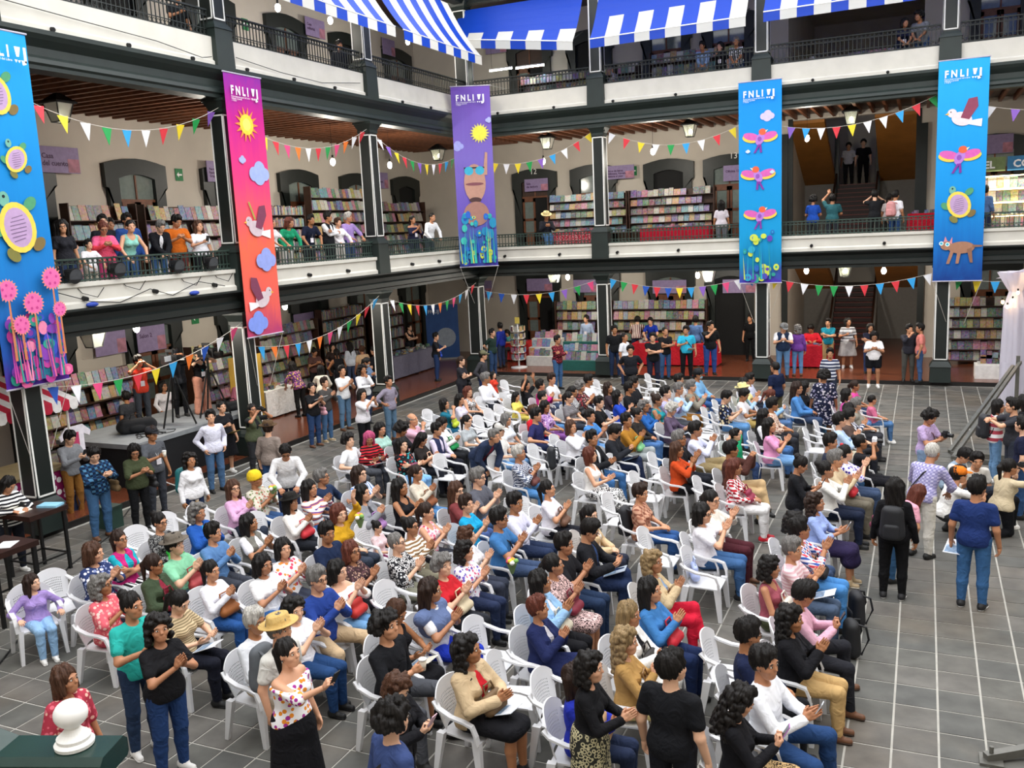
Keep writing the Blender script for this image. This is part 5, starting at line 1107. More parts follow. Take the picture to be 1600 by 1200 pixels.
def exit_sign(side, px, py):
    s, z = PX(px, py, XW+.05) if side == 'L' else PY(px, py, YW-.05); nn = (XW if side == 'L' else -YW)
    t = thing('exit_sign', 'green exit sign with white arrow '+('by the wide first floor shelf' if (px, py) == (281, 273) else 'on the top floor wall' if py < 100 else 'beside the lilac sign of the back wing' if side == 'B' else 'on the ground floor wall'), 'sign', FP(side, s, nn+.01, z)); b = MB(); fbox(b, side, -.14, .14, 0, .02, -.17, .17); b.build('plate', mat('#1f7a45'), t)
    b = MB(); b.add([FP(side, u, .023, v) for u, v in ((-.1, 0), (-.02, .08), (-.02, .025), (.1, .025), (.1, -.025), (-.02, -.025), (-.02, -.08))], [tuple(range(7))]); b.build('arrow', mat('#eeeeee'), t, normals=False)
exit_sign('L', 281, 273); exit_sign('L', 384, 38); exit_sign('B', 989, 267); exit_sign('L', 306, 497)
# lit stall header COMBEL
x, z = PY(1540, 263, 2.4); t = thing('stall_header', 'blue and olive stall header reading COMBEL above the lit shelf', 'sign', (15.9, 2.4, 6.2)); MB().box(0, .85, -.03, .03, 0, .42).build('olive_panel', mat('#6a7a4a'), t); MB().box(.9, 3.0, -.03, .03, 0, .42).build('blue_panel', mat('#2a6f9a'), t)
textmesh('COMBEL', .3, lambda a, c, d: (1.05+a, -.035, .1+c), mat('#e8e8e4'), 'lettering', t, bold=.01); textmesh('BEL', .3, lambda a, c, d: (.1+a, -.035, .1+c), mat('#e8e8e4'), 'lettering', t, bold=.01)
L = bpy.data.lights.new('stall_light', 'AREA'); L.energy = 22; L.size = 2.; L.size_y = .2; L.shape = 'RECTANGLE'; L.color = (1, .9, .7); l = bpy.data.objects.new('stall_light', L); COL.objects.link(l); l.parent = t; l.location = (1.4, -.35, .05)
# --- camera platform with gear
t = thing('camera_platform', 'grey topped platform with black skirt in the left gallery', 'platform', (-1.6, -13.6, .0)); MB().box(-1.05, 1.2, -2.2, 2.0, .98, 1.08).build('deck', mat('#83878a', .7, .1, 5.), t); b = MB(); b.box(-1.02, 1.18, -2.17, 1.97, .12, .98); b.build('skirt', mat('#101114', .85), t)
def tripod_camera(px, py, where):
    y = PX(px, py, -1.55)[0]+.34; x = -.92
    t = thing('video_camera', 'black video camera on a tall tripod '+where, 'video camera', (x, y, 1.10))
    for k in range(3): a = .5+2*PI*k/3; b = MB(); b.tube([(.42*math.cos(a), .42*math.sin(a), 0), (.05*math.cos(a), .05*math.sin(a), 1.1)], .022, 6); b.build('tripod_leg', mat('#141414', .4), t)
    b = MB(); b.tube([(0, 0, .6), (0, 0, 1.4)], .03, 8); b.build('column', mat('#1a1a1a', .4), t); b = MB(); b.box(-.22, .26, -.08, .08, 1.4, 1.62); b.build('camera_body', mat('#17181a', .45), t); b = MB(); b.tube([(.26, 0, 1.5), (.46, 0, 1.5)], .065, 12); b.build('lens', mat('#0c0c0d', .3), t)
    b = MB(); b.box(-.12, .1, -.02, .02, 1.68, 1.74); b.bar((-.1, 0, 1.6), (-.1, 0, 1.7), .03); b.bar((.08, 0, 1.6), (.08, 0, 1.7), .03); b.build('handle', mat('#17181a', .45), t); b = MB(); b.tube([(-.1, -.1, 1.38), (-.5, -.2, 1.2)], .014, 6); b.build('pan_bar', mat('#17181a', .45), t); b = MB(); b.box(.1, .12, -.28, -.1, 1.5, 1.62); b.build('viewfinder', mat('#dfe4e8', .3), t)
tripod_camera(216, 565, 'beside the red polo operator'); tripod_camera(275, 556, 'beside the black clad operator')
def duffel(x, y, z, rz, label, s=1.):
    t = thing('gear_bag', label, 'bag', (x, y, z), rz); V, Fq = sdf_mesh([('c', (-.24*s, y_*s, z_*s), (.24*s, y_*s, z_*s), .07*s, .07*s) for y_ in (-.07, .07) for z_ in (.07, .2)]+[('c', (-.26*s, 0, .135*s), (.26*s, 0, .135*s), .115*s, .115*s), ('e', (0, -.15*s, .1*s), (.15*s, .04*s, .07*s), None, .01), ('&', (0, 0, 0), (0, 0, -1))], .018, .07); link('bag_body', np_mesh('bag_body', [(V, Fq, 0)], [mat('#1c1d20', .8, .15, 12., bump=.4)]), t)
    b = MB(); b.tube([(-.12*s, 0, .27*s), (-.08*s, 0, .36*s), (.08*s, 0, .36*s), (.12*s, 0, .27*s)], .012, 6); b.build('handle', mat('#111111'), t)
x, y = G(195, 676, 1.2); duffel(-1.35, -14.75, 1.08, .9, 'black camera duffel bag lying on the platform corner', 1.15); duffel(-.9, -12.15, 1.08, 1.3, 'smaller black gear bag on the platform beside the tripod', .8)
b = MB(); rr = random.Random(2); pts = [(-1.0+.25*math.sin(i*.9)+i*.01, -15.2+.18*math.cos(i*1.3)+i*.03, 1.09) for i in range(26)]; b.tube(pts, .008, 5); tag(b.build('cable', mat('#141414')), 'black cable coiled loosely on the platform deck', 'cable')
b = MB(); pts = [(-.15, -15.9, .75), (.1, -15.6, .3), (.35, -15.2, .012), (.8, -15.4, .012), (.6, -14.6, .012), (.3, -14.4, .012), (.6, -14.0, .012), (.4, -13.0, .012), (.25, -11.5, .012)]; b.tube(pts, .012, 5); tag(b.build('cable', mat('#cfd0cc')), 'white cable trailing along the platform skirt on the paving', 'cable')
b = MB(); a0 = G(240, 770); b.tube([(.2, -16.6, .012), (1.2, -18.0, .012), (1.8, -19.4, .012), (3.2, -21.2, .012), (4.6, -23.2, .012), (6.2, -25.2, .012)], .012, 5); tag(b.build('cable', mat('#1a1a1a')), 'black cable running across the paving past the high tables', 'cable')
# roll up banners
def rollup(x, y, z, w, h, rz, c, c2, label, txt=None):
    t = thing('roll_up_banner', label, 'banner', (x, y, z), rz); MB().box(-w/2, w/2, -.005, .005, .06, h).build('panel', mat(c, .6, .12, 3.), t); MB().box(-w/2-.02, w/2+.02, -.09, .09, 0, .06).build('base', mat('#999999', .4, metal=.4), t); b = MB(); b.add([(px_, -.008, py_) for px_, py_ in disc(w*.1, h*.4, w*.3)], [tuple(range(20))]); b.build('printed_disc', mat(c2, .6), t, normals=False)
    if txt: textmesh(txt, .2, lambda a, c_, d: (-w/2+.1+a, -.009, h*.85+c_), mat('#dfe4ea'), 'lettering', t)
rollup(-2.45, -9.75, .12, 1.1, 1.95, RL-.2, '#a8862e', '#8f7020', 'mustard yellow roll up banner behind the camera platform'); rollup(-3.0, 2.7, .12, 1.3, 2.2, .45, '#2a4f8a', '#8f9aa8', 'dark blue roll up banner with a pale disc near the corner column', 'FNLIJ')
# striped stall at the left edge
t = thing('market_stall', 'white framed stall with red and white scalloped awning by the column', 'stall', (-1.3, -17.9, .12))
for x, y in ((-.6, -1.2), (.75, -1.2), (-.6, .75), (.75, .75)): b = MB(); b.tube([(x, y, 0), (x, y, 2.2)], .025, 8); b.build('post', mat('#e4e2dc', .4), t)
cm = MB(); n = 12
for i in range(n):
    y0, y1 = -1.4+2.3*i/n, -1.4+2.3*(i+1)/n; cm.cur = i % 2
    cm.add([(-.65, y0, 2.65), (-.65, y1, 2.65), (.9, y1, 2.2), (.9, y0, 2.2)], [(0, 1, 2, 3)]); ym = (y0+y1)/2; cm.add([(.9, y0, 2.2), (.9, y1, 2.2), (.91, y1, 2.06), (.91, ym+.05, 2.0), (.91, ym-.05, 2.0), (.91, y0, 2.06)], [(0, 1, 2, 3, 4, 5)])
cm.build('awning', [mat('#c4203f', .6), mat('#efecea', .6)], t, normals=False); MB().box(-.5, .75, -1.2, .7, .86, .92).build('counter', mat('#9a8a66', .5), t); MB().box(.7, .73, -1.2, .7, .05, .86).build('front_panel', pattern('floral', '#8f1f5a', '#efe6ec', '#ffffff', .35), t)
t = thing('hanging_shirt', 'white printed t-shirt hanging from the stall post', 'shirt', (-.9, -16.75, 1.0)); b = MB(); b.prism([(-.2, 0), (.2, 0), (.2, .5), (.34, .42), (.38, .52), (.2, .68), (-.2, .68), (-.38, .52), (-.34, .42), (-.2, .5)], lambda a, c, d: (d, a, c), -.015, .015); b.build('cloth', mat('#eeeaf2', .8), t); b = MB(); b.box(.016, .019, -.08, .08, .25, .55); b.build('print', mat('#c23f6a'), t)
# high tables
def high_table(x, y, label):
    t = thing('high_table', label, 'table', (x, y, 0)); MB().box(-.36, .36, -.36, .36, 1.0, 1.08).build('tabletop', mat('#2c1914', .35, .2, 8.), t)
    for sx in (-1, 1):
        for sy in (-1, 1): MB().bar((sx*.3, sy*.3, 0), (sx*.3, sy*.3, 1.0), .045).build('leg', mat('#161616', .4), t)
    b = MB()
    for s in (-1, 1): b.bar((-.3, s*.3, .28), (.3, s*.3, .28), .025); b.bar((s*.3, -.3, .28), (s*.3, .3, .28), .025); 
    b.build('stretcher', mat('#161616', .4), t)
x, y = G(52, 795, 1.08); high_table(x, y, 'dark high table with an open book near the column'); HT = (x, y)
x, y = G(-2, 852, 1.08); high_table(x, y, 'dark high table with white papers on top'); HT2 = (x, y)
t = thing('open_book', 'open book lying on the dark high table', 'book', (HT[0]-.14, HT[1]-.16, 1.08), .1); 
for s in (-1, 1): b = MB(); b.prism([(0, 0), (s*.16, 0), (s*.16, .012), (s*.06, .03), (0, .02)], lambda a, c, d: (a, d, c), -.12, .12); b.build('page_block', mat('#e8e2d2', .9), t)
o = MB().box(-.18, .16, -.11, .11, 0, .035).build('folder', mat('#8cc3dc', .6)); o.location = (HT[0]+.16, HT[1]+.2, 1.08); o.rotation_euler = (0, 0, .3); tag(o, 'light blue folder lying on the dark high table', 'folder')
o = MB().box(-.11, .11, -.15, .15, 0, .006).build('paper_sheet', mat('#eeeeee')); o.location = (HT2[0]+.1, HT2[1]+.05, 1.08); o.rotation_euler = (0, 0, .5); tag(o, 'white paper sheet on the farther left high table', 'paper')
o = MB().box(-.2, .2, -.15, .15, 0, .4).build('green_crate', mat('#2e4a40', .6)); o.location = (.75, -17.6, .0); tag(o, 'dark green box on the paving beside the column', 'box'); MB().box(-.21, .21, -.16, .16, .36, .42).build('lid', mat('#263d35', .6), o)
# stage lights on the left balcony rail
for px, py in ((112, 430), (182, 420), (275, 415), (328, 410)):
    y, z = PX(px, py, .15); t = thing('stage_light', 'black round stage light clamped to the railing '+{112: 'beside the turtle banner', 182: 'below the red and pink dress', 275: 'below the orange shirt', 328: 'nearest the magenta banner'}[px], 'stage light', (.15, y, z), group='stage lights on the balcony'); b = MB(); b.tube([(-.12, 0, .02), (.1, 0, -.02)], [.1, .15], 16); b.build('housing', mat('#17181a', .5), t); b = MB(); b.tube([(.1, 0, -.02), (.104, 0, -.021)], .135, 16); b.build('lens', mat('#4a4d50', .2), t); b = MB(); b.tube([(0, -.17, 0), (-.02, -.17, .2), (-.05, 0, .24), (-.02, .17, .2), (0, .17, 0)], .012, 6); b.build('bracket', mat('#17181a', .5), t)
    b = MB(); b.tube([(-.1, .0, -.05), (-.02, .2, -.35), (.03, .5, -.45), (.0, .7, -.28)], .008, 4); b.build('power_cable', mat('#1a1a1a'), t)
# tent at the right edge, truss struts, festoon
TW = canvas('#e9e6f2')
t = thing('white_tent', 'white fabric tent with a gathered corner drape by the back gallery', 'tent', (16.75, -3.0, 0)); b = MB(); n = 40; rings = []
for z, r in ((0, .30), (1.2, .29), (2.6, .27), (3.0, .16), (3.15, .24), (3.5, .42)): rings.append([(r*(1+.12*math.sin(i*9*2*PI/n*1.0+z))*math.cos(2*PI*i/n), r*(1+.12*math.sin(i*9*2*PI/n+z))*math.sin(2*PI*i/n), z) for i in range(n)])
for k in range(5): b.add(rings[k]+rings[k+1], [(i, (i+1) % n, n+(i+1) % n, n+i) for i in range(n)])
b.build('corner_drape', TW, t, smooth=True, normals=False); b = MB()
pk = (3.2, -.6, 6.2); c0 = [(-.45, .5, 3.3), (6.4, .5, 3.3), (6.4, -2.6, 3.3), (.4, -2.6, 3.9)]
for i in range(4):
    a, c = Vector(c0[i]), Vector(c0[(i+1) % 4]); P_ = Vector(pk); g = []
    for v in range(9):
        f = v/8; l, r = a.lerp(P_, f), c.lerp(P_, f)
        for u in range(9): q = l.lerp(r, u/8); q.z -= .5*math.sin(PI*f); g.append(tuple(q))
    b.add(g, [(v*9+u, v*9+u+1, (v+1)*9+u+1, (v+1)*9+u) for v in range(8) for u in range(8)])
b.build('canopy', TW, t, smooth=True, normals=False); b = MB(); b.tube([(0, 0, 0), (0, 0, 3.4)], .05, 8); b.build('pole', mat('#cccccc', .3, metal=.8), t)
for i in range(7):
    y = -3.0-.32*i if i > 2 else -3.35; x = 16.42+.11*i if i < 4 else 16.95; z = 2.75+(.02, -.1, .06, .25, .55, .8, 1.05)[i]; o = thing('festoon_bulb', 'small warm festoon bulb hung beside the tent drape', 'light bulb', (x, -3.4, z), group='festoon bulbs by the tent'); b = MB(); b.ell((0, 0, 0), (.035, .035, .05)); b.build('bulb', mat('#ffce8a', .4, 0, emit=9.), o, smooth=True); b = MB(); b.tube([(0, 0, .04), (0, 0, .1)], .02, 6); b.build('socket', mat('#222222'), o)
t = thing('support_frame', 'grey steel outrigger frame with slanted struts on the paving', 'frame', (15.3, -9.0, 0)); ST = mat('#6d6c66', .4, metal=.5)
for a, c in (((-.12, .55, .05), (1.3, 4.2, 1.35)), ((-.05, .1, .05), (1.45, 4.2, 1.45)), ((-.1, .4, .06), (1.5, .2, .06)), ((-.1, .0, .06), (.9, -.3, .06))): b = MB(); b.bar(a, c, .07); b.build('strut', ST, t)
MB().bar((1.4, 4.2, 0), (1.4, 4.2, 1.6), .08).build('upright', ST, t)
# speaker block and white boxes at the right gallery
t = thing('white_plinth', 'white box plinth with stacked books beside the tent drape', 'plinth', (16.45, .95, .12)); MB().box(-.4, .4, -.35, .35, 0, .4).build('box', mat('#e6e4e0'), t); MB().box(-.32, .3, -.3, .3, .4, .44).build('top', mat('#d8d5d0'), t)
st = MB(); rr = random.Random(6)
for i in range(14): x_, y_, zz = -.25+.16*(i % 4), -.2+.12*(i//7), .44+.05*((i % 7)//4)*3; st.box(x_, x_+.14, y_, y_+.1, zz, zz+rr.uniform(.06, .3))
o = st.build('plinth_books', BKI); o.location = (16.45, .95, .12); tag(o, 'pale boxed books piled on the white plinth', 'books', kind='stuff')
# --- stair balustrade by the viewer: newel with white ball, green handrail
nx, ny = G(116, 1157, 2.42)
t = thing('newel_post', 'white turned newel with egg shaped finial on the green handrail', 'newel post', (nx, ny, 1.75)); b = MB()
b.lathe([(.105, .645), (.108, .665), (.09, .68), (.092, .70), (.062, .725), (.04, .75), (.042, .765)], n=24); b.build('moulded_neck', mat('#eeede9', .45, .03), t); b = MB(); b.ell((0, 0, .835), (.092, .092, .08), 24, 16); b.build('finial', mat('#f0efec', .4, .03), t, smooth=True); b = MB(); b.frust(0, 0, -1.75, .3, .14, .14, .13, .13); b.frust(0, 0, .3, .5, .10, .10, .16, .16); b.build('pier', mat('#e6e5e0', .5), t)
HG = mat('#1e3530', .25, .1, 6.)
t2 = thing('stair_handrail', 'dark green stair handrail below the white finial', 'handrail', (nx, ny, 1.75)); b = MB(); pth = [Vector((-1.6, -.35, .95)), Vector((-.75, -.22, .68)), Vector((-.38, -.14, .575)), Vector((.02, -.0, .575)), Vector((.22, .07, .575))]
sec = [(-.15, -.05), (-.13, -.07), (.13, -.07), (.15, -.05), (.15, .03), (.11, .065), (-.11, .065), (-.15, .03)]; vs = []; ns_ = len(sec)
for i, p in enumerate(pth):
    d = (pth[min(i+1, len(pth)-1)]-pth[max(i-1, 0)]); u = Vector((d.y, -d.x, 0)).normalized(); vs += [tuple(p+u*a_+Vector((0, 0, c_))) for a_, c_ in sec]
b.add(vs, [tuple(range(ns_)), tuple(range(len(vs)-1, len(vs)-ns_-1, -1))]+[(i*ns_+k, i*ns_+(k+1) % ns_, (i+1)*ns_+(k+1) % ns_, (i+1)*ns_+k) for i in range(len(pth)-1) for k in range(ns_)])
b.build('rail', HG, t2)
for i in range(3): q = pth[0].lerp(pth[2], .3+.3*i); b = MB(); b.lathe([(.05, -2.0), (.05, -.9), (.07, -.86), (.05, -.7), (.085, -.45), (.04, -.2), (.06, -.1)], c=(q.x, q.y, q.z), n=12); b.build('baluster', mat('#e6e5e0', .5), t2, smooth=True)

# --- cables strung along the parapets
for z0, pts_, nm in ((9.3, [(-18.2, .12), (-16.5, .05), (-14.5, -.02), (-13.2, -.16), (-12.9, -.1)], 'black cable drooping along the upper parapet above the turtle banner'), (9.3, [(-12.1, .0), (-10.5, -.12), (-8.8, -.16), (-7, .05)], 'black cable drooping along the upper parapet above the magenta banner'), (4.3, [(-17.6, .1), (-16.9, -.12), (-16.2, -.2), (-15.4, .0), (-14.8, -.18), (-14, .05), (-13.2, -.1)], 'black power cables looping below the stage lights')):
    b = MB(); b.tube([(.17, y, z0+dz) for y, dz in pts_], .009, 5); tag(b.build('cable', mat('#1c1c1c')), nm, 'cable')
for y in (-16.9, -14.2): b = MB(); b.ell((.2, y, 4.12), (.06, .14, .05)); o = b.build('plug_wrap', mat('#2440a0', .6)); tag(o, 'blue taped plug on the parapet '+('beside the turtle banner' if y < -16 else 'below the orange shirt'), 'plug')
bookshelf(12.3, 2.2, RB, 3.4, 9.3, 10.2, 2, 'low toy and book shelf on the top floor above the stair hall', 'the low top floor shelf above the stairs', budget=False, dens=.6)
t = thing('steel_foot', 'grey steel base bracket at the paving edge', 'bracket', (*G(1585, 1190), 0)); MB().bar((-.25, -.1, .05), (.4, .25, .12), .08).build('bar', ST, t); MB().tube([(-.2, -.08, .0), (-.2, -.08, .16)], .02, 8).build('bolt', ST, t); MB().box(-.3, -.1, -.18, .02, 0, .03).build('plate', ST, t)
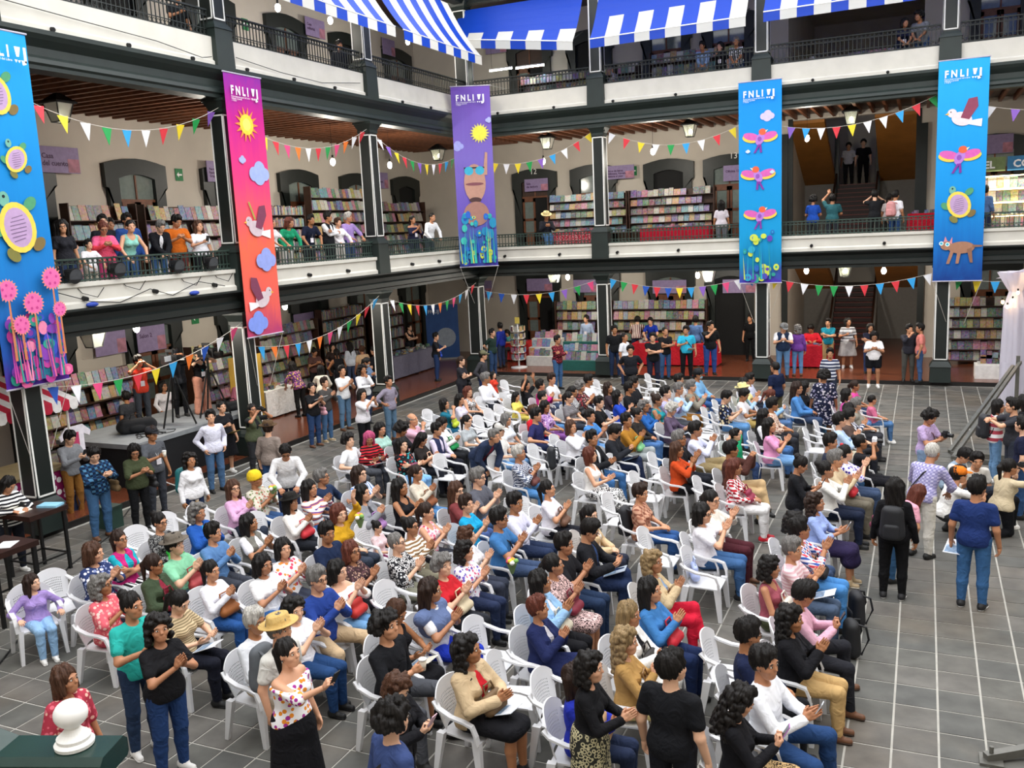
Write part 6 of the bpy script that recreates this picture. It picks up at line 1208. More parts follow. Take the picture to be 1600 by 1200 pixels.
PEOPLE_TABLE = '''
! --- standing, left side
13,757 st/write f longk long=stripe_h:#f0efee:#1c1c22:1.1 pants=#1f222c w y=-10 s=.98 | black and white striped sweater reading at the high table
109,684 st/phone m shortk long=#7f8185 pants=#8a5f2c k y=0 z=.0 phone=#20242a | grey sweater and mustard trousers looking at a phone
147,710 st/phone m shortk long=plaid:#1d3f66:#16243c:#4a7a9c pants=#3f6288 n y=-8 g=1.22 bag=#7a6240 strap:#3a3026 | blue plaid shirt and jeans with a brown satchel
210,705 st/phone f bobk loose=#3f4630 pants=#17181a s y=-15 glasses bag=#1c1c1e | olive cold shoulder blouse and black trousers
237,678 st/hold1 m shortb tee=#55585e pants=#3a3d44 s y=-10 cap:#2b2c30 lanyard:#e8e8e8 backpack=#3b3d42 cup=#e8e2d4 | grey t-shirt and dark cap holding food
297,719 st/side f curlyk long=#e9e8ea pants=#23304c w y=-5 backpack=#1f6d70 cup=#c9a87a | white sweater with a teal backpack
329,651 st/pocket m shortk long=#dcdcec pants=#49688c k y=-20 s=1.04 backpack=#1f2024 cup=#7a4a2c | pale lilac shirt and blue jeans with a rucksack
346,636 st/hold1 f bunk tee=#1c1c20 skirt=#1a1a1e w y=-20 paper=#8a7a3c | black tee and black skirt beside the platform
394,640 st/camera f ponyk vest=#4f5640+tee=#26282a pants=#2c2d30 k y=-5 glasses camera=#1a1a1c | olive vest beside the column
377,612 st/side m shortk long=#d77f92 pants=#33363c k X=-1.2 z=.12 | pink shirt behind the column
197,626 st/side m shortk tee=#36383d pants=#22242a k y=180 X=-3.0 z=.12 s=.95 | dark grey tee facing the shelf behind the platform
216,565 st/camera m shortk tee=#d5432f pants=#474b52 k y=-25 X=-1.55 z=1.08 lanyard:#222222 | red polo operating a video camera
275,556 st/camera m shortk jacket=#24262b+tee=#3a3c42 pants=#141518 k y=-25 X=-1.6 z=1.08 cap:#1c1d22 mask | black jacket and cap operating a video camera
311,566 st/camera f bunk tank=#17171a wide=#c98d78 k y=-15 X=-1.35 z=1.08 camera=#1b1b1d lanyard:#38b8cc | black tank top and salmon trousers photographing
256,611 st/rail f bobk long=#e6e4ea pants=#333a48 k y=-30 X=-3.05 z=.12 glasses | white shirt behind the tripod
419,669 st/side m shortb half=#8d8078 pants=#33507a n y=100 fedora:#5a4632 | taupe shirt and brown felt hat seen from behind
446,706 ln/lean_in m shortk long=#ececee pants=#24304e k y=-50 hp=.5 glasses | white shirt bending forward by the aisle
487,606 st/clap f ponyk tee=#1c1c1e pants=#2c4268 n y=-10 bag=#e0a8b4 paper=#eeeeee | black tee with a pink jacket hung at the waist
507,598 st/clap m shortb long=#4b4846 pants=#47678c t y=-10 z=.0 | dark shirt and jeans clapping behind the pink jacket
540,579 st/clap m shortk tee=#eceef0 pants=#5d7c99 n y=-12 s=1.05 | white shirt and light jeans at the gallery step
561,578 st/chin f curlyk long=#ededf0 pants=#26304a k y=-25 z=.12 | white blouse with curly hair by the column
573,566 st/phone f ponyk long=#5f7490 pants=#222632 k y=-15 z=.12 mask | denim jacket and face mask by the column
585,548 st/side m shortk tee=#17181c pants=#1b1d24 k y=170 z=.12 | black tee turned to the bookshelf by the column
566,616 st/phone_hi f bobk loose=#eceaf0 pants=#17171b k y=-5 lanyard:#d65fa8 phone=#222222 | loose white blouse filming with a phone
607,596 st/hip m shortk half=#8b8494 pants=#58748c n y=-5 z=.0 | mauve shirt and jeans with a belt pouch
526,552 ln/lean_in f ponyk tank=#17171a pants=#17171a w y=150 z=.12 | black dress leaning over the stall table
545,540 st/side f longk long=#cfd6e0 pants=#3c4a66 k y=160 z=.12 | pale shirt facing the stall shelf
491,545 st/phone f bunk tee=#5a3f3a pants=#222222 k y=-30 X=-3.2 z=.12 | brown top behind the white cloth table
520,545 st/lap f bobk tee=#3a2f2c pants=#222222 k y=-60 X=-3.3 z=.12 | dark brown top behind the white cloth table
456,572 ln/lean_in f longk loose=floral:#5a3a66:#d9c24a:#c06a9a pants=#222222 k y=170 z=.12 | purple floral blouse bending to the shelf
501,578 ln/lean_in f bobk long=#e4dccb pants=#8a8578 k y=130 z=.12 | cream jacket bending over the stall table
565,546 st/side f bunn tee=#c9a883 pants=#333333 k y=150 z=.12 | tan top facing the bookshelf
639,508 st/cross f ponyk tank=#17171a pants=#22242a k y=-20 X=-3.4 z=.12 | black tank behind the grey cloth table
681,526 st/hold1 m shortk tee=#1d1e22 pants=#24365c k y=20 z=.12 bag=#2448b8 | black tee and navy jeans holding a blue bundle
721,564 st/cross f ponyb tee=#2a2a30 pants=#22222a k y=0 bag=#1c1c20 | charcoal tee with a black shoulder bag
755,555 st/pocket m shortk long=#3d3d42 pants=#2c3a66 k y=0 cap:#6b6a52 | dark hooded jacket and olive cap
771,586 st/side g longk tee=#d8422f pants=#333344 k s=.72 y=0 | red top standing before the hooded jacket
769,520 st/back m shortk tee=#22342e pants=#2c4264 k y=-10 z=.12 | dark green polo and jeans by the corner column
781,510 st/side m shortk long=#22308a pants=#2a3550 k y=170 z=.12 | royal blue jacket by the corner column
792,516 s/write f bobk tee=#3f8f8a pants=#333333 k y=-90 Y=2.6 z=.12 s=.9 | teal top behind the small red table
! --- back gallery, ground floor
871,531 st/cross m shortk long=plaid:#7a1f2c:#2c1c24:#a03a44 pants=#3d5f8a k y=-20 | dark red plaid shirt and jeans by the displays
916,500 st/side m shortk long=#9fb0cc pants=#333333 k y=-90 Y=2.9 z=.12 lanyard:#2a6fb0 | pale blue shirt behind the book displays
960,515 st/side m shortk tee=#16171a pants=#22304c s y=-60 z=.12 bag=#e8e8e8 | black tee holding a white plastic bag
976,527 st/side m buzzk tee=#e6e8ee pants=#2b3654 s y=-10 z=.12 | white tee and navy trousers by the column
985,547 st/pocket m shortk tee=#1e2026 pants=#1b1d24 k y=-70 g=1.2 | dark tee with a gold chest print
1000,500 ln/lean_in m shortk tee=stripe_v:#e6ddd2:#6a2630:.9 pants=#2a3048 k y=95 z=.12 | maroon and cream striped shirt bending to the table
1012,500 ln/lean_in m shortk tee=#1f3ba8 pants=#2a3048 k y=-90 Y=2.9 z=.12 | royal blue polo serving behind the red table
1020,527 st/cross m shortk tee=#17181b pants=#23263a k y=-60 g=1.15 | black polo and navy trousers, shorter man of two in black
1039,518 st/cross m buzzk tee=#1a1a1d pants=#3a5a86 k y=-50 s=1.04 | black tee and blue jeans
1072,516 st/hold1 m shortk tee=#35b5d8 pants=#17171b k y=-70 z=.12 g=1.15 paper=#d8c8b0 strap:#222222 | turquoise tee holding an envelope
1087,500 st/side m shortk long=#4f6a96 pants=#3a4f76 w y=80 z=.12 | blue shirt turned to the red table
1110,509 st/mouth m shortk tee=#151619 pants=#2b4686 k y=-60 z=.12 g=1.2 s=1.05 | black polo and blue jeans with raised hand
1172,485 st/side m shortk tee=#0f1012 pants=#111214 k y=-90 Y=3.4 z=.12 | black clothes in the dark doorway
1215,512 st/phone m shortg vest=#22304a+tee=#e4e4e6 pants=#5a7ea6 k y=-80 z=.12 cap:#7d7f80 | navy vest over white tee with a cap
1246,514 st/side f curlyg long=#6d3f92 pants=#5f86b4 n y=110 z=.12 | purple sweater and light jeans
1267,508 s/write m shortk long=#c42230 pants=#222222 k y=-80 Y=2.9 z=.12 | red shirt behind the table by the stairs
1294,504 st/cross m shortk tee=#1f7f96 pants=#a48a62 n y=-80 z=.12 | teal polo and khaki trousers
1325,503 st/hold1 f bobk tee=stripe3:#9a9aa0:#1e1e22:#c9c9cc skirt=#a8a6a6 w y=-80 z=.12 paper=#e6e8f0 | grey dress with black yoke holding papers
1360,512 st/cross f bobk tee=#26283a pants=#2c3a5c k y=-80 z=.12 | dark top behind the white shirt and shorts
1366,525 st/phone f bobk tee=#f0eef0 shorts=#16171c w y=-85 z=.12 | white tee and black shorts with white shoes
1421,514 st/mouth m shortk half=#2b2b33 pants=#4a4a46 k y=-80 z=.12 | charcoal shirt with hand at mouth
1452,512 st/side m shortk tee=#d98278 pants=#3a5680 k y=180 z=.12 | salmon shirt and jeans beside the column
1297,552 st/side m shortk tee=stripe_h:#2b3350:#c9ccd4:.7 pants=#333a4c k y=-85 z=.0 | navy and white striped polo at the gallery step
1211,574 st/side m buzzk tee=#18223f pants=#6a6248 k y=150 g=1.15 | navy tee and khaki trousers seen from behind
! --- back of the courtyard, standing
1295,588 st/side f curlyshortk loose=floral:#1e2238:#c9c4cc:#8a86a0:.9 skirt=floral:#1e2238:#c9c4cc:#8a86a0:.9 k y=100 g=1.15 | navy floral dress seen from behind
760,682 bd/lean_in m shortg jacket=#27324a+tee=#7a2030 pants=#2c3a56 k y=-20 hp=-.3 | navy jacket over red knit bending forward
1251,726 st/phone f bunk half=#1b1c20 pants=#4a4c52 k y=0 bag=#1d2a4a phone=#1b1b1d s=.96 | black shirt with a navy tote standing by the aisle
1399,762 st/side f longk long=#151518 pants=#141416 s y=85 backpack=#1b1c20 | black outfit with a black backpack seen from behind
1435,772 bd/lean_in f longr tee=#e6a2b4 pants=#3d648c k y=35 bag=#6d2f44 strap:#33202c | pink top bending with a burgundy bag
1527,762 st/side m shortk tee=#22356a pants=#3a6290 s y=75 s=1.04 g=1.1 paper=#c9ccd2 | navy polo and blue jeans seen from behind
1456,707 ln/lean_in m buzzw half=plaid:#a9a4cc:#8a86b4:#c4c0dc:1.6 pants=#d6d2c8 k y=60 strap:#2a2a2e g=1.15 | lavender plaid shirt and white trousers bending
1497,742 sq/camera m shortk tee=#e4e2de pants=#3a3a3c k y=20 cap:#e07a24 camera=#1a1a1c | white tee and orange cap crouching with a camera
1506,712 sq/phone m shortk vest=#8ea2b4+tee=#ddd9d4 pants=#3c4656 k y=-30 glasses phone=#222222 | pale denim vest crouching with glasses
1523,718 sq/lap m shortk tee=#d8d4cc pants=#333a46 k y=-60 | pale shirt crouching beside the denim vest
1577,730 kn/camera f ponyk tee=#c8b899 pants=#15161a w y=40 glasses camera=#17171a | beige tee and black trousers kneeling with a camera
1456,652 st/phone m curlyshortk tee=#b9a2cc pants=#7f96b4 w y=-30 camera=#18181b strap:#7a5a6a | lavender tee holding a camera low
1560,635 st/hug f bobk long=stripe_h:#eceaea:#b84a58:.45 pants=#6f95bc w y=10 backpack=#24262b | white sweater with red bands hugging
1582,634 st/hug m shortk tee=#33343a pants=#333844 k y=-170 | dark tee being hugged
1598,664 st/side m shortk tee=#1b2038 pants=#33507a k y=170 g=1.15 | dark navy tee at the tent side
1598,628 st/side f longk tee=#17171a pants=#222222 k y=170 | black top next to the tent drape
! --- front, standing
103,1062 st/side f bobn loose=floral:#b03a4c:#e8b8a8:#d86a7a skirt=#8a2438 k y=-5 s=.95 | coral embroidered blouse behind the white finial
206,946 st/hold1 m bunk tee=#2fb0a6 pants=#2b3c58 w y=-15 s=1.04 | turquoise polo and dark jeans with hair tied up
248,982 st/clap f curlyk tee=#1a1a1d pants=#27406e w y=-10 g=1.12 | black tee and jeans with white trainers
437,984 st/side m shortg tee=#d9d8d2 pants=#c9c2ae n y=0 straw:#c2a264 backpack=#5b6066 | pale shirt and straw hat with a grey backpack
450,1020 st/selfie f ponyk offsh=floral:#f0eef0:#e08a2c:#a02f8a:.95 skirt_long=#17171b k y=-5 phone=#1c1c20 | embroidered white blouse and long black skirt filming
615,1122 st/side m curlyshortk half=#3a4a78 pants=#26304a k y=60 glasses strap:#1c1c22 | slate blue shirt with crossed straps
622,1075 st/phone f curlyn jacket=#1b1b1f+tee=#2a2a2e pants=#1f2430 k y=-5 phone=#c9a8b4 s=.93 | black leather jacket looking at a phone
922,1040 st/clap_lo f curlyk long=#151518 skirt_long=animal:#2b2b26:#b9b08c:.8 k y=5 | black top and patterned olive skirt
1050,1042 st/side m shortk tee=#17181c pants=#1d1f26 k y=75 g=1.15 s=1.03 | black shirt with broad back seen from behind
! --- seated, left front
62,905 s/rest g longb long=#a28ac8 pants=#8fb4d8 w y=-25 hy=.6 s=.78 | lilac sweater and pale jeans turning on the chair
159,915 s/clap f curlyg loose=floral:#d8606c:#f0c0b8:#e88a8a capri=#c04a5a k glasses | coral floral dress with grey curls
135,862 s/clap f bobn loose=floral:#2c3a66:#e4e4ee:#8a96c0 pants=#333a4c k | navy and white patterned blouse
185,844 s/cross f ponyb tee=#21a5b8+vest=#c42a78 pants=stripe_v:#eeeeee:#222226 k glasses | turquoise and magenta top with striped trousers
252,815 s/lap f bunk long=animal:#2a2a2c:#8a8a88 pants=#2a2a2c k glasses bag=#2fa83c | black and grey knit cardigan with a green bag
307,801 s/clap f curlyg jacket=#2456a8+tee=#2fa0d8 pants=#2c3550 k | blue jacket and bright blue scarf
285,848 s/clap m shortk tee=#8cd0a8 pants=#4a5a72 k fedora:#6a6258 bag=#a03a3c | mint tee and grey felt hat
322,836 s/clap m shortk long=#5b83b4 pants=#3a3d46 k | denim blue shirt
362,762 s/clap f longn long=#d6a8cc pants=#333a48 k glasses | lilac pink sweater and glasses
395,750 s/clap f - loose=floral:#c9c4b4:#6a7a4c:#b06a5a pants=#34507a k beanie:#e2c02a glasses bouquet=#ffffff | patterned blouse and yellow beanie with flowers
390,817 s/clap f longk vest=#77766f+tee=#eae8ea pants=#48505e k | grey vest over white tee
241,882 s/lap f ponyb jacket=#3f4c38+tee=#8a2a3c pants=#2d3a58 k glasses bag=#7a2030 | olive jacket with a dark red bag
341,890 s/clap f ponyk long=#e6e6ee pants=#27508c k bag=#8f5426 | white blouse and blue jeans with a brown leather bag
280,941 s/read f ponyk tee=stripe_h:#cdb894:#8a7a5c:2.4 pants=#191b26 k paper=#e4e6ea g=1.15 | beige finely striped tee reading a leaflet
406,880 s/clap f bobk tee=#ececee pants=#3f6fae k | white embroidered tee and blue jeans
441,782 s/clap f longk long=#ebe6e0 pants=#22252c k fedora:#22211f bag=#c02a34 | cream cardigan and black hat with a red bag
451,857 s/clap f bobk loose=floral:#f0eef0:#e0486a:#e88a3c:.8 pants=#3a3f4e k | white blouse with pink embroidery
486,762 s/clap_hi f longk long=stripe3:#6a4a8a:#e08a5a:#eeeeee:1.3 pants=#3c659c k | purple and orange striped sweater
517,745 s/rest m shortg half=#243350 pants=#26304a k glasses | navy shirt, grey hair and glasses
547,742 s/clap f longb tee=stripe_v:#eef0f4:#6a8ac0 pants=#3a4a6a k glasses | white and blue striped blouse
531,802 s/raise f bobr half=#c99a24 pants=#333a48 k bouquet=#ffffff | mustard top waving
584,818 s/lap g bunk tee=#e8ccd0 pants=#7a2a5a w s=.68 | pale pink top, small child
576,775 s/clap f longk jacket=#8a8c92+tee=#33343a pants=#202228 k bag=#b88ac8 | grey cardigan with a lilac handbag
622,762 s/clap f longk tank=#1a1a1e pants=#20222c k | black tank top and long hair
651,739 s/clap f ponyb long=#cfc5b4 pants=#4f7cab k bag=#8a4f2c | oatmeal sweater with a brown leather bag
552,686 s/rest/wide m curlyshortk tee=#e8eaee pants=#4a4d54 n hy=-.35 | white shirt and grey trousers sprawling
584,684 s/read f longp long=stripe_h:#c02a34:#1c1c20:1.2 pants=#3c4048 k y=-30 paper=#eeeef2 | red and black striped sweater with pink hair
600,674 s/lap f longk tee=#a8d0c4 pants=#3a4658 k | mint green top
616,671 s/phone m curlyshortk tee=#26262b pants=#2c3040 k | dark top beside the mint green top
646,656 s/mouth m baldg half=#d8a9bc pants=#3c3f46 k | pale pink shirt
632,694 s/cross f longk loose=floral:#1c1c20:#3aa0a8:#d05a4a:.8 pants=#7fb0e0 w hy=-.35 g=1.15 bag=#7a3a54 | black embroidered top and light blue trousers
660,686 s/phone f longk tee=#2a2524 pants=#22242c k bag=#e0b8a0 | dark brown top with a flowered tote
680,672 s/lap m shortk vest=#2b3150+long=#d9cfe4 pants=#1e202a k | navy vest over lilac shirt
695,661 s/phone f ponyk long=#e9e7e4 pants=#1e2024 k bag=#1f9a54 strap:#1c1c20 | white jacket with a bright green handbag
725,659 s/lap f ponyk tee=#aab0b4 pants=#3a4250 k | grey tee beside empty chairs
690,632 s/mouth f bobk tee=#1f6a80 pants=#1f5a78 k bag=#b8c832 | teal dress with a lime bag
719,624 s/lap f longk tee=#d4cfe0 pants=#44485a k | pale lilac tee
732,612 s/lap f longr tank=animal:#e0dede:#3a3a40:.7 pants=#2a2a30 k | black and white patterned top
767,592 s/lap/wide m shortg long=#ecedf2 pants=#22242c k g=1.25 | white shirt and black trousers, heavy build
780,672 s/lap/wide m shortk tee=#e6e6e2 pants=#6a98c8 k cap:#c9c6c0 | white tee and pale jeans with a cap
646,820 s/clap f bunk long=stripe_h:#ece6da:#8a6a4a:1.4 pants=#7f7a68 k glasses | cream sweater with brown stripes
671,801 s/clap f ponyb tank=floral:#f0d8dc:#d04a6a:#e88aa0 pants=#3a3c46 k | pink floral sleeveless blouse
721,789 s/clap f shortb tee=#1fa2d4 pants=#5f8ab8 k | bright blue tee
717,765 s/clap f longn tee=#7a3a3c pants=#44598a k glasses | reddish brown top with glasses
744,747 s/clap m shortg tee=#5a5c66 pants=#4a6a94 k glasses | slate grey tee with glasses
775,812 s/clap m shortk tee=#3f74ac pants=#3a4a68 k glasses strap:#22242c g=1.15 | blue polo with a black strap
736,837 s/clap f curlyn tee=#e4e4e8 pants=#3a3f4e k | white lace top with brown curls
727,860 s/clap f curlyk loose=floral:#eceaf2:#6a5ab0:#d06a8a pants=#26304c k | white blouse with violet flowers
499,835 s/lap m shortk tee=#1e2b48 pants=#2a2c34 k | navy tee
557,862 s/clap f bobr loose=floral:#3f2c30:#a88a78:#6a4a50:1.4 pants=#2a2a30 k glasses | brown floral blouse
611,850 s/clap f buzzg loose=animal:#26262a:#d4d4d4:.8 pants=#8a8a7a k glasses | black and white animal print blouse
530,890 s/clap_hi f bobk offsh=#edebe8 pants=#6f9cc8 k bag=#b82a24 | white off shoulder blouse with a red bag
680,882 s/clap f curlyshortg tee=#c0242e pants=#26282e k bag=#cfc0a0 | red top with a cream handbag
482,915 s/clap/wide m shortg long=#26408a pants=#c0a684 k glasses | blue shirt and khaki trousers with glasses
451,954 s/clap_hi f curlyk tee=#ecebf0 pants=#24426e k | white ruffled blouse with dark curls
425,956 s/lap m shortw long=#dde0e6 pants=#c6b090 k | pale shirt with white hair
604,977 s/hold1/wide m curlyshortk half=#17181c pants=#4a4c52 k cup=#e0d4c0 g=1.15 | black shirt and grey trousers with a coffee cup
625,955 s/read f bobn tank=#16161a skirt=#141418 k paper=#e4ded0 | black sleeveless dress holding a programme
677,925 s/clap f longb shawl=#5f6f96+tee=#d8d8dc pants=#2238b0 k | grey blue shawl and royal blue trousers
732,1015 s/clap_lo f curlylongk jacket=#c3ab88+tee=#c0222c skirt=#18181c s bag=#6a5236 paper=#dfe4ec | beige jacket over red top and black skirt
819,947 s/clap/cross f shortr jacket=#1f2750+tee=#c9c6cc skirt=#1f2750 k | navy skirt suit
837,918 s/clap f longk jacket=#8fb4d8+tee=#e4e4e8 pants=#17171b k bag=#cfc6b0 | light denim jacket with a cream bag
866,882 s/clap f ponyk loose=animal:#d8b8b4:#3a2a2c:1.1 skirt=animal:#d8b8b4:#3a2a2c:1.1 k bag=#7a2434 | pink and black patterned dress with a burgundy bag
884,849 s/clap m shortk tee=#1d1d21 pants=#24344f k | black tee clapping beside the patterned dress
919,830 s/read/cross m shortk jacket=#1c1d22+tee=#2c4470 pants=#1f2c4a k glasses paper=#a9b4c4 | black jacket over blue tee with a leaflet
922,804 s/lap f ponyk jacket=#cdb28c+tee=floral:#e8e2da:#b02a34:#8a5a3c pants=#2c3040 k | tan cardigan over embroidered blouse
850,760 s/clap f ponyk tee=#e8e4ec pants=#1d1e26 k bag=#6a4a38 | white tee and black trousers, ponytail
805,785 s/clap m shortk long=#d8d8ea pants=#26324e k | pale lilac shirt and navy trousers
811,708 s/clap/wide m shortw half=plaid:#2b3652:#c9ccd4:#5a6480:1.6 pants=#4a7cb0 k bag=#6a3a34 | blue checked shirt and jeans with a grey beard
922,711 s/clap_lo/fwd f bobr tank=#efece8 pants=animal:#e8e8e8:#1c1c20:.7 t | white tank and black and white trousers
944,681 s/clap_lo/wide m shortk jacket=#1b1c20+long=#e8ecf0 pants=#4474ac k | black blazer over white shirt and jeans
961,677 s/phone/cross m shortk jacket=#22242a+tee=#2c2e34 pants=#1c2640 n paper=#2a2c32 | black jacket and navy trousers with a tablet
979,657 s/clap/cross m shortk long=#a8762a pants=#9aa0a2 k bag=#7fc48a | ochre sweater and grey trousers
996,647 s/lap f bunk long=#2b2826 pants=#4a70a4 k | dark brown cardigan
1015,636 s/clap f curlyg long=#2860a8 pants=#2f3a58 k glasses | cobalt blue shirt with grey curls
1041,638 s/read f curlyshortw long=#5d4f66 pants=#6a5f6e k glasses paper=#e4e4e6 | mauve cardigan and white hair with a leaflet
1030,624 s/lap f bunb tank=#1f8f9a pants=#333844 k | teal top with hair in a bun
1041,614 s/clap m shortk long=#b6b4e2 pants=#3c3f46 k | lavender shirt
1060,608 s/clap/wide m shortg long=#b4d0ea pants=#9a6a2c k | light blue shirt and tan trousers
1078,604 s/clap m shortg jacket=#8a8578+tee=#222226 pants=#3f5f8c k bag=#c02434 | grey vest jacket with a red bag
1068,592 s/lap m shortk tee=#e4e4e4 pants=#33405a k | white tee behind the light blue shirt
1084,586 s/lap/wide m shortk long=#7fb2dc pants=#34588c k cap:#26282c mask | sky blue shirt with face mask and black cap
881,668 s/clap_hi f bobn long=#ecebf0 pants=#22242c k | white blouse and dark trousers with short brown hair
919,651 s/clap m shortk tee=#4a86c8 pants=#7aa6d4 k | mid blue shirt with dark hair
936,629 s/clap_lo m shortk tee=#18191c pants=#22252e k | black polo and beard
965,619 s/clap f longk tee=#2346b8 pants=#26305c k | royal blue top
976,606 s/clap_lo m shortk tee=#1b1c20 pants=#2c3654 k | black tee seated before the step
985,598 s/lap m shortk tee=#222328 pants=#2c3450 k | charcoal tee seated near the gallery step
958,606 s/clap f longb tee=#3a3038 pants=#2c2c34 k | dark plum top
860,619 s/lap m buzzk tee=#e6d6d8 pants=#4f7aa8 k | pale pink tee and jeans
877,622 s/lap f ponyk tee=stripe_h:#8a8688:#5f5c60:2 pants=#333842 k | grey striped tee
895,612 s/lap f ponyk tee=animal:#d0d0d0:#5a5a60:1.2 pants=#2a2c34 k bag=#1f2024 | grey patterned tee with a black bag
907,604 s/clap f curlyshortg loose=floral:#3a2628:#a03a44:#c9a8a0 pants=#2c2c34 k | dark red floral blouse with grey hair
920,594 s/lap/wide m shortk long=#eceef4 pants=#2b3246 k | white long sleeved shirt near the step
841,602 s/clap f shortk long=#cc2f86 pants=#33364a k | magenta shirt
822,602 s/both_up f bobk tee=#1a1a1e pants=#2b2c34 k | black tee, arms stretched overhead
862,592 s/lap m shortb tee=#e8e8ea pants=#4a5a78 k | white tee by the gallery step
810,619 s/lap g longk tee=#e8d86a pants=#c8b85a w s=.78 | yellow tee, child
810,656 s/lap f bobg tee=#dde4ec pants=#26304c k | pale blue tee with grey bob
821,649 s/rest m shortk tee=#2b2c5a pants=#222a48 k | indigo tee
838,641 s/lap f shortn long=#cc2230 pants=#2c46c0 k bag=#1c1c20 | red cardigan with blue trousers
848,637 s/lap f longk loose=floral:#b08ac0:#5a3a7a:#e0c8e0 pants=#7a4a8a k | purple flowered blouse
1060,685 s/clap m shortg tee=#1b1b1f pants=#1e2028 k glasses | black tee and glasses, receding hair
1087,671 s/clap_hi/cross m shortk long=#d4d8f0 pants=#9c8a64 k | pale blue shirt and khaki trousers
1042,705 s/clap_hi f longn half=#c2481f pants=#17171b k bag=#1c1c20 | orange blouse and black trousers
1134,619 s/phone m shortk tee=floral:#1d2238:#d8c8a0:#8a9ac0:.7 pants=#5a88b8 k | navy leaf print shirt
1146,618 s/read m shortk tee=#e8e6ea pants=#b8a060 k paper=#8f6a4a | white tee holding a framed picture
1154,607 s/clap m shortg vest=#5f7a64+long=#a8c8e4 pants=#6a6a58 k straw:#e0d494 | green vest and yellow sun hat
1160,600 s/clap f bobk tee=#e4dc98 pants=#2c3450 k | pale yellow top
1172,592 s/lap m shortk long=#d8dcf2 pants=#333844 k | pale blue shirt beside the pale yellow top
1164,677 s/behead c shortk tee=#1f9a68 pants=#34466c w s=.84 | green tee, hands behind the head
1185,664 s/clap f longk tee=#e29ac4 pants=#6f9ccc w | pink tee and light jeans
1194,650 s/lap f longk vest=#2a2a2e+tee=#e4e4e8 pants=#3f6496 k | black vest over white top
1137,704 s/phone_hi/cross m shortk jacket=#4a2c26+tee=#d8d4cc pants=#c3a67c k | brown jacket and beige trousers
1145,729 s/lap f longr long=plaid:#c4303c:#f0e8e8:#8a1c28:1.1 pants=#eceaea r bag=#8a2a44 | red and white plaid shirt with white trousers
1001,770 s/lap f shortb tee=plaid:#a8705a:#c89a80:#8a5444 pants=#2c4f84 k g=1.2 backpack=#1c1d22 | brown plaid top and jeans
1070,801 s/clap_hi f bobk tee=#eceaf0 pants=#3c5f8c s glasses g=1.25 | white tee and blue jeans with glasses
1112,781 s/clap_hi f ponyk half=#e2ded4 pants=#4a2028 n glasses g=1.2 | cream knit top and maroon trousers
1021,878 s/clap/cross f curlyd jacket=#c6b08c+tee=#8aa6c8 pants=#c81f38 p | tan jacket and bright red trousers
1017,922 s/clap f longk long=#3f78b4 pants=#1e2c50 k bag=#c02030 | denim jacket with a red bag
984,960 s/clap_lo f longd jacket=#e8e6e2+tee=#17171b pants=#e4e2de k bag=#2c2826 | white blazer over black top
952,1002 s/clap f curlylongd long=#b08a52 pants=#d9c98a w bag=#8a6a44 | tan blouse and wavy blond hair
1207,632 s/lap/wide m shortk half=plaid:#c8a08c:#e4d4c4:#a06a5c:1.4 pants=#33343a k | peach plaid shirt
1217,615 s/phone f ponyr long=#8ab4e0 pants=#5a7aa8 k bag=#b8a080 | light blue jacket looking at a phone
1232,604 s/lap m longb long=#4f86c4 pants=#3a4a68 k | blue denim shirt with long hair
1251,606 s/lap f longk long=#1b1b1f pants=#6a9ac4 k hy=.3 | black sweater and light jeans
1326,615 s/lap f bobk tee=#d45aa8 pants=#5a7aa8 k | hot pink top with bobbed hair
1336,603 s/lap g ponyb tee=#d84a98 pants=#3a4a6a w s=.9 | bright pink top, girl
1347,626 s/lap c buzzk tee=#c86a8a pants=#4a6f9c w s=.8 | pink and navy tee, boy in white trainers
1335,632 s/lap f shortg shawl=#8a867c+tee=#8a867c pants=#33343a k | taupe shawl and grey hair
1326,641 s/clap f longk long=stripe_v:#e4e4e8:#2a2f55 pants=#1d1e26 k | navy and white striped shirt in the front row
1316,648 s/lap m shortk tee=#5a4a44 pants=#2a2c34 k | brown tee in the front row
1312,657 s/clap m shortk long=#b8d0ec pants=#d8cfb8 k | light blue shirt and cream trousers
1317,692 s/lap m shortk long=#2e3548 pants=#2c4f74 k | slate shirt in the front row
1332,694 s/camera f bunk tee=#222226 pants=#1c1c22 k camera=#e0e0e4 | black tee taking a photograph in the front row
1315,703 s/clap_hi f ponyk loose=floral:#e8e4f4:#3a2fa0:#6a5ac8 pants=#3a4a66 k bow:#c8202c | white and violet blouse with a red hair bow
1306,717 s/clap m shortg long=#cbb898 pants=#6d675a k bag=#c02430 | beige shirt with grey hair
1291,734 s/clap_hi f bunk long=#e8e6e0 pants=#1c2438 k g=1.15 | ivory blouse and navy trousers with a bun
1275,785 s/clap_lo f curlylongb half=#9aaee4 skirt_mid=#2c2444 t phone=#c9c9cc g=1.15 | periwinkle blouse and dark purple skirt
1241,816 s/lap f curlyk tee=#e4e4e6 pants=#3a4a68 k | white tee with a curly mop of hair
1245,833 s/clap_hi m shortk half=plaid:#d0485a:#e8e8f0:#3a5aa8:1.5 pants=#4a86c4 k glasses bag=#1c1c20 | red, white and blue checked shirt
1234,857 s/clap m shortg tee=stripe_h:#d9b0b8:#e8d8dc:1.5 pants=#4a5a72 k paper=#dfe4ea | pink striped top with grey hair and a leaflet
1214,880 s/lap f curlyk tank=#9a4f5c pants=#4a5038 k bag=#d8d0c4 | rose brown top with black curls
1256,928 s/phone/wide m shortk long=#d8a8bc pants=#23242a n phone=#1c1c20 | pink shirt looking down at a phone
1212,962 s/clap f curlylongk jacket=#17171b+tee=#2a2a30 pants=#c2a06c n | black jacket and tan trousers with long curls
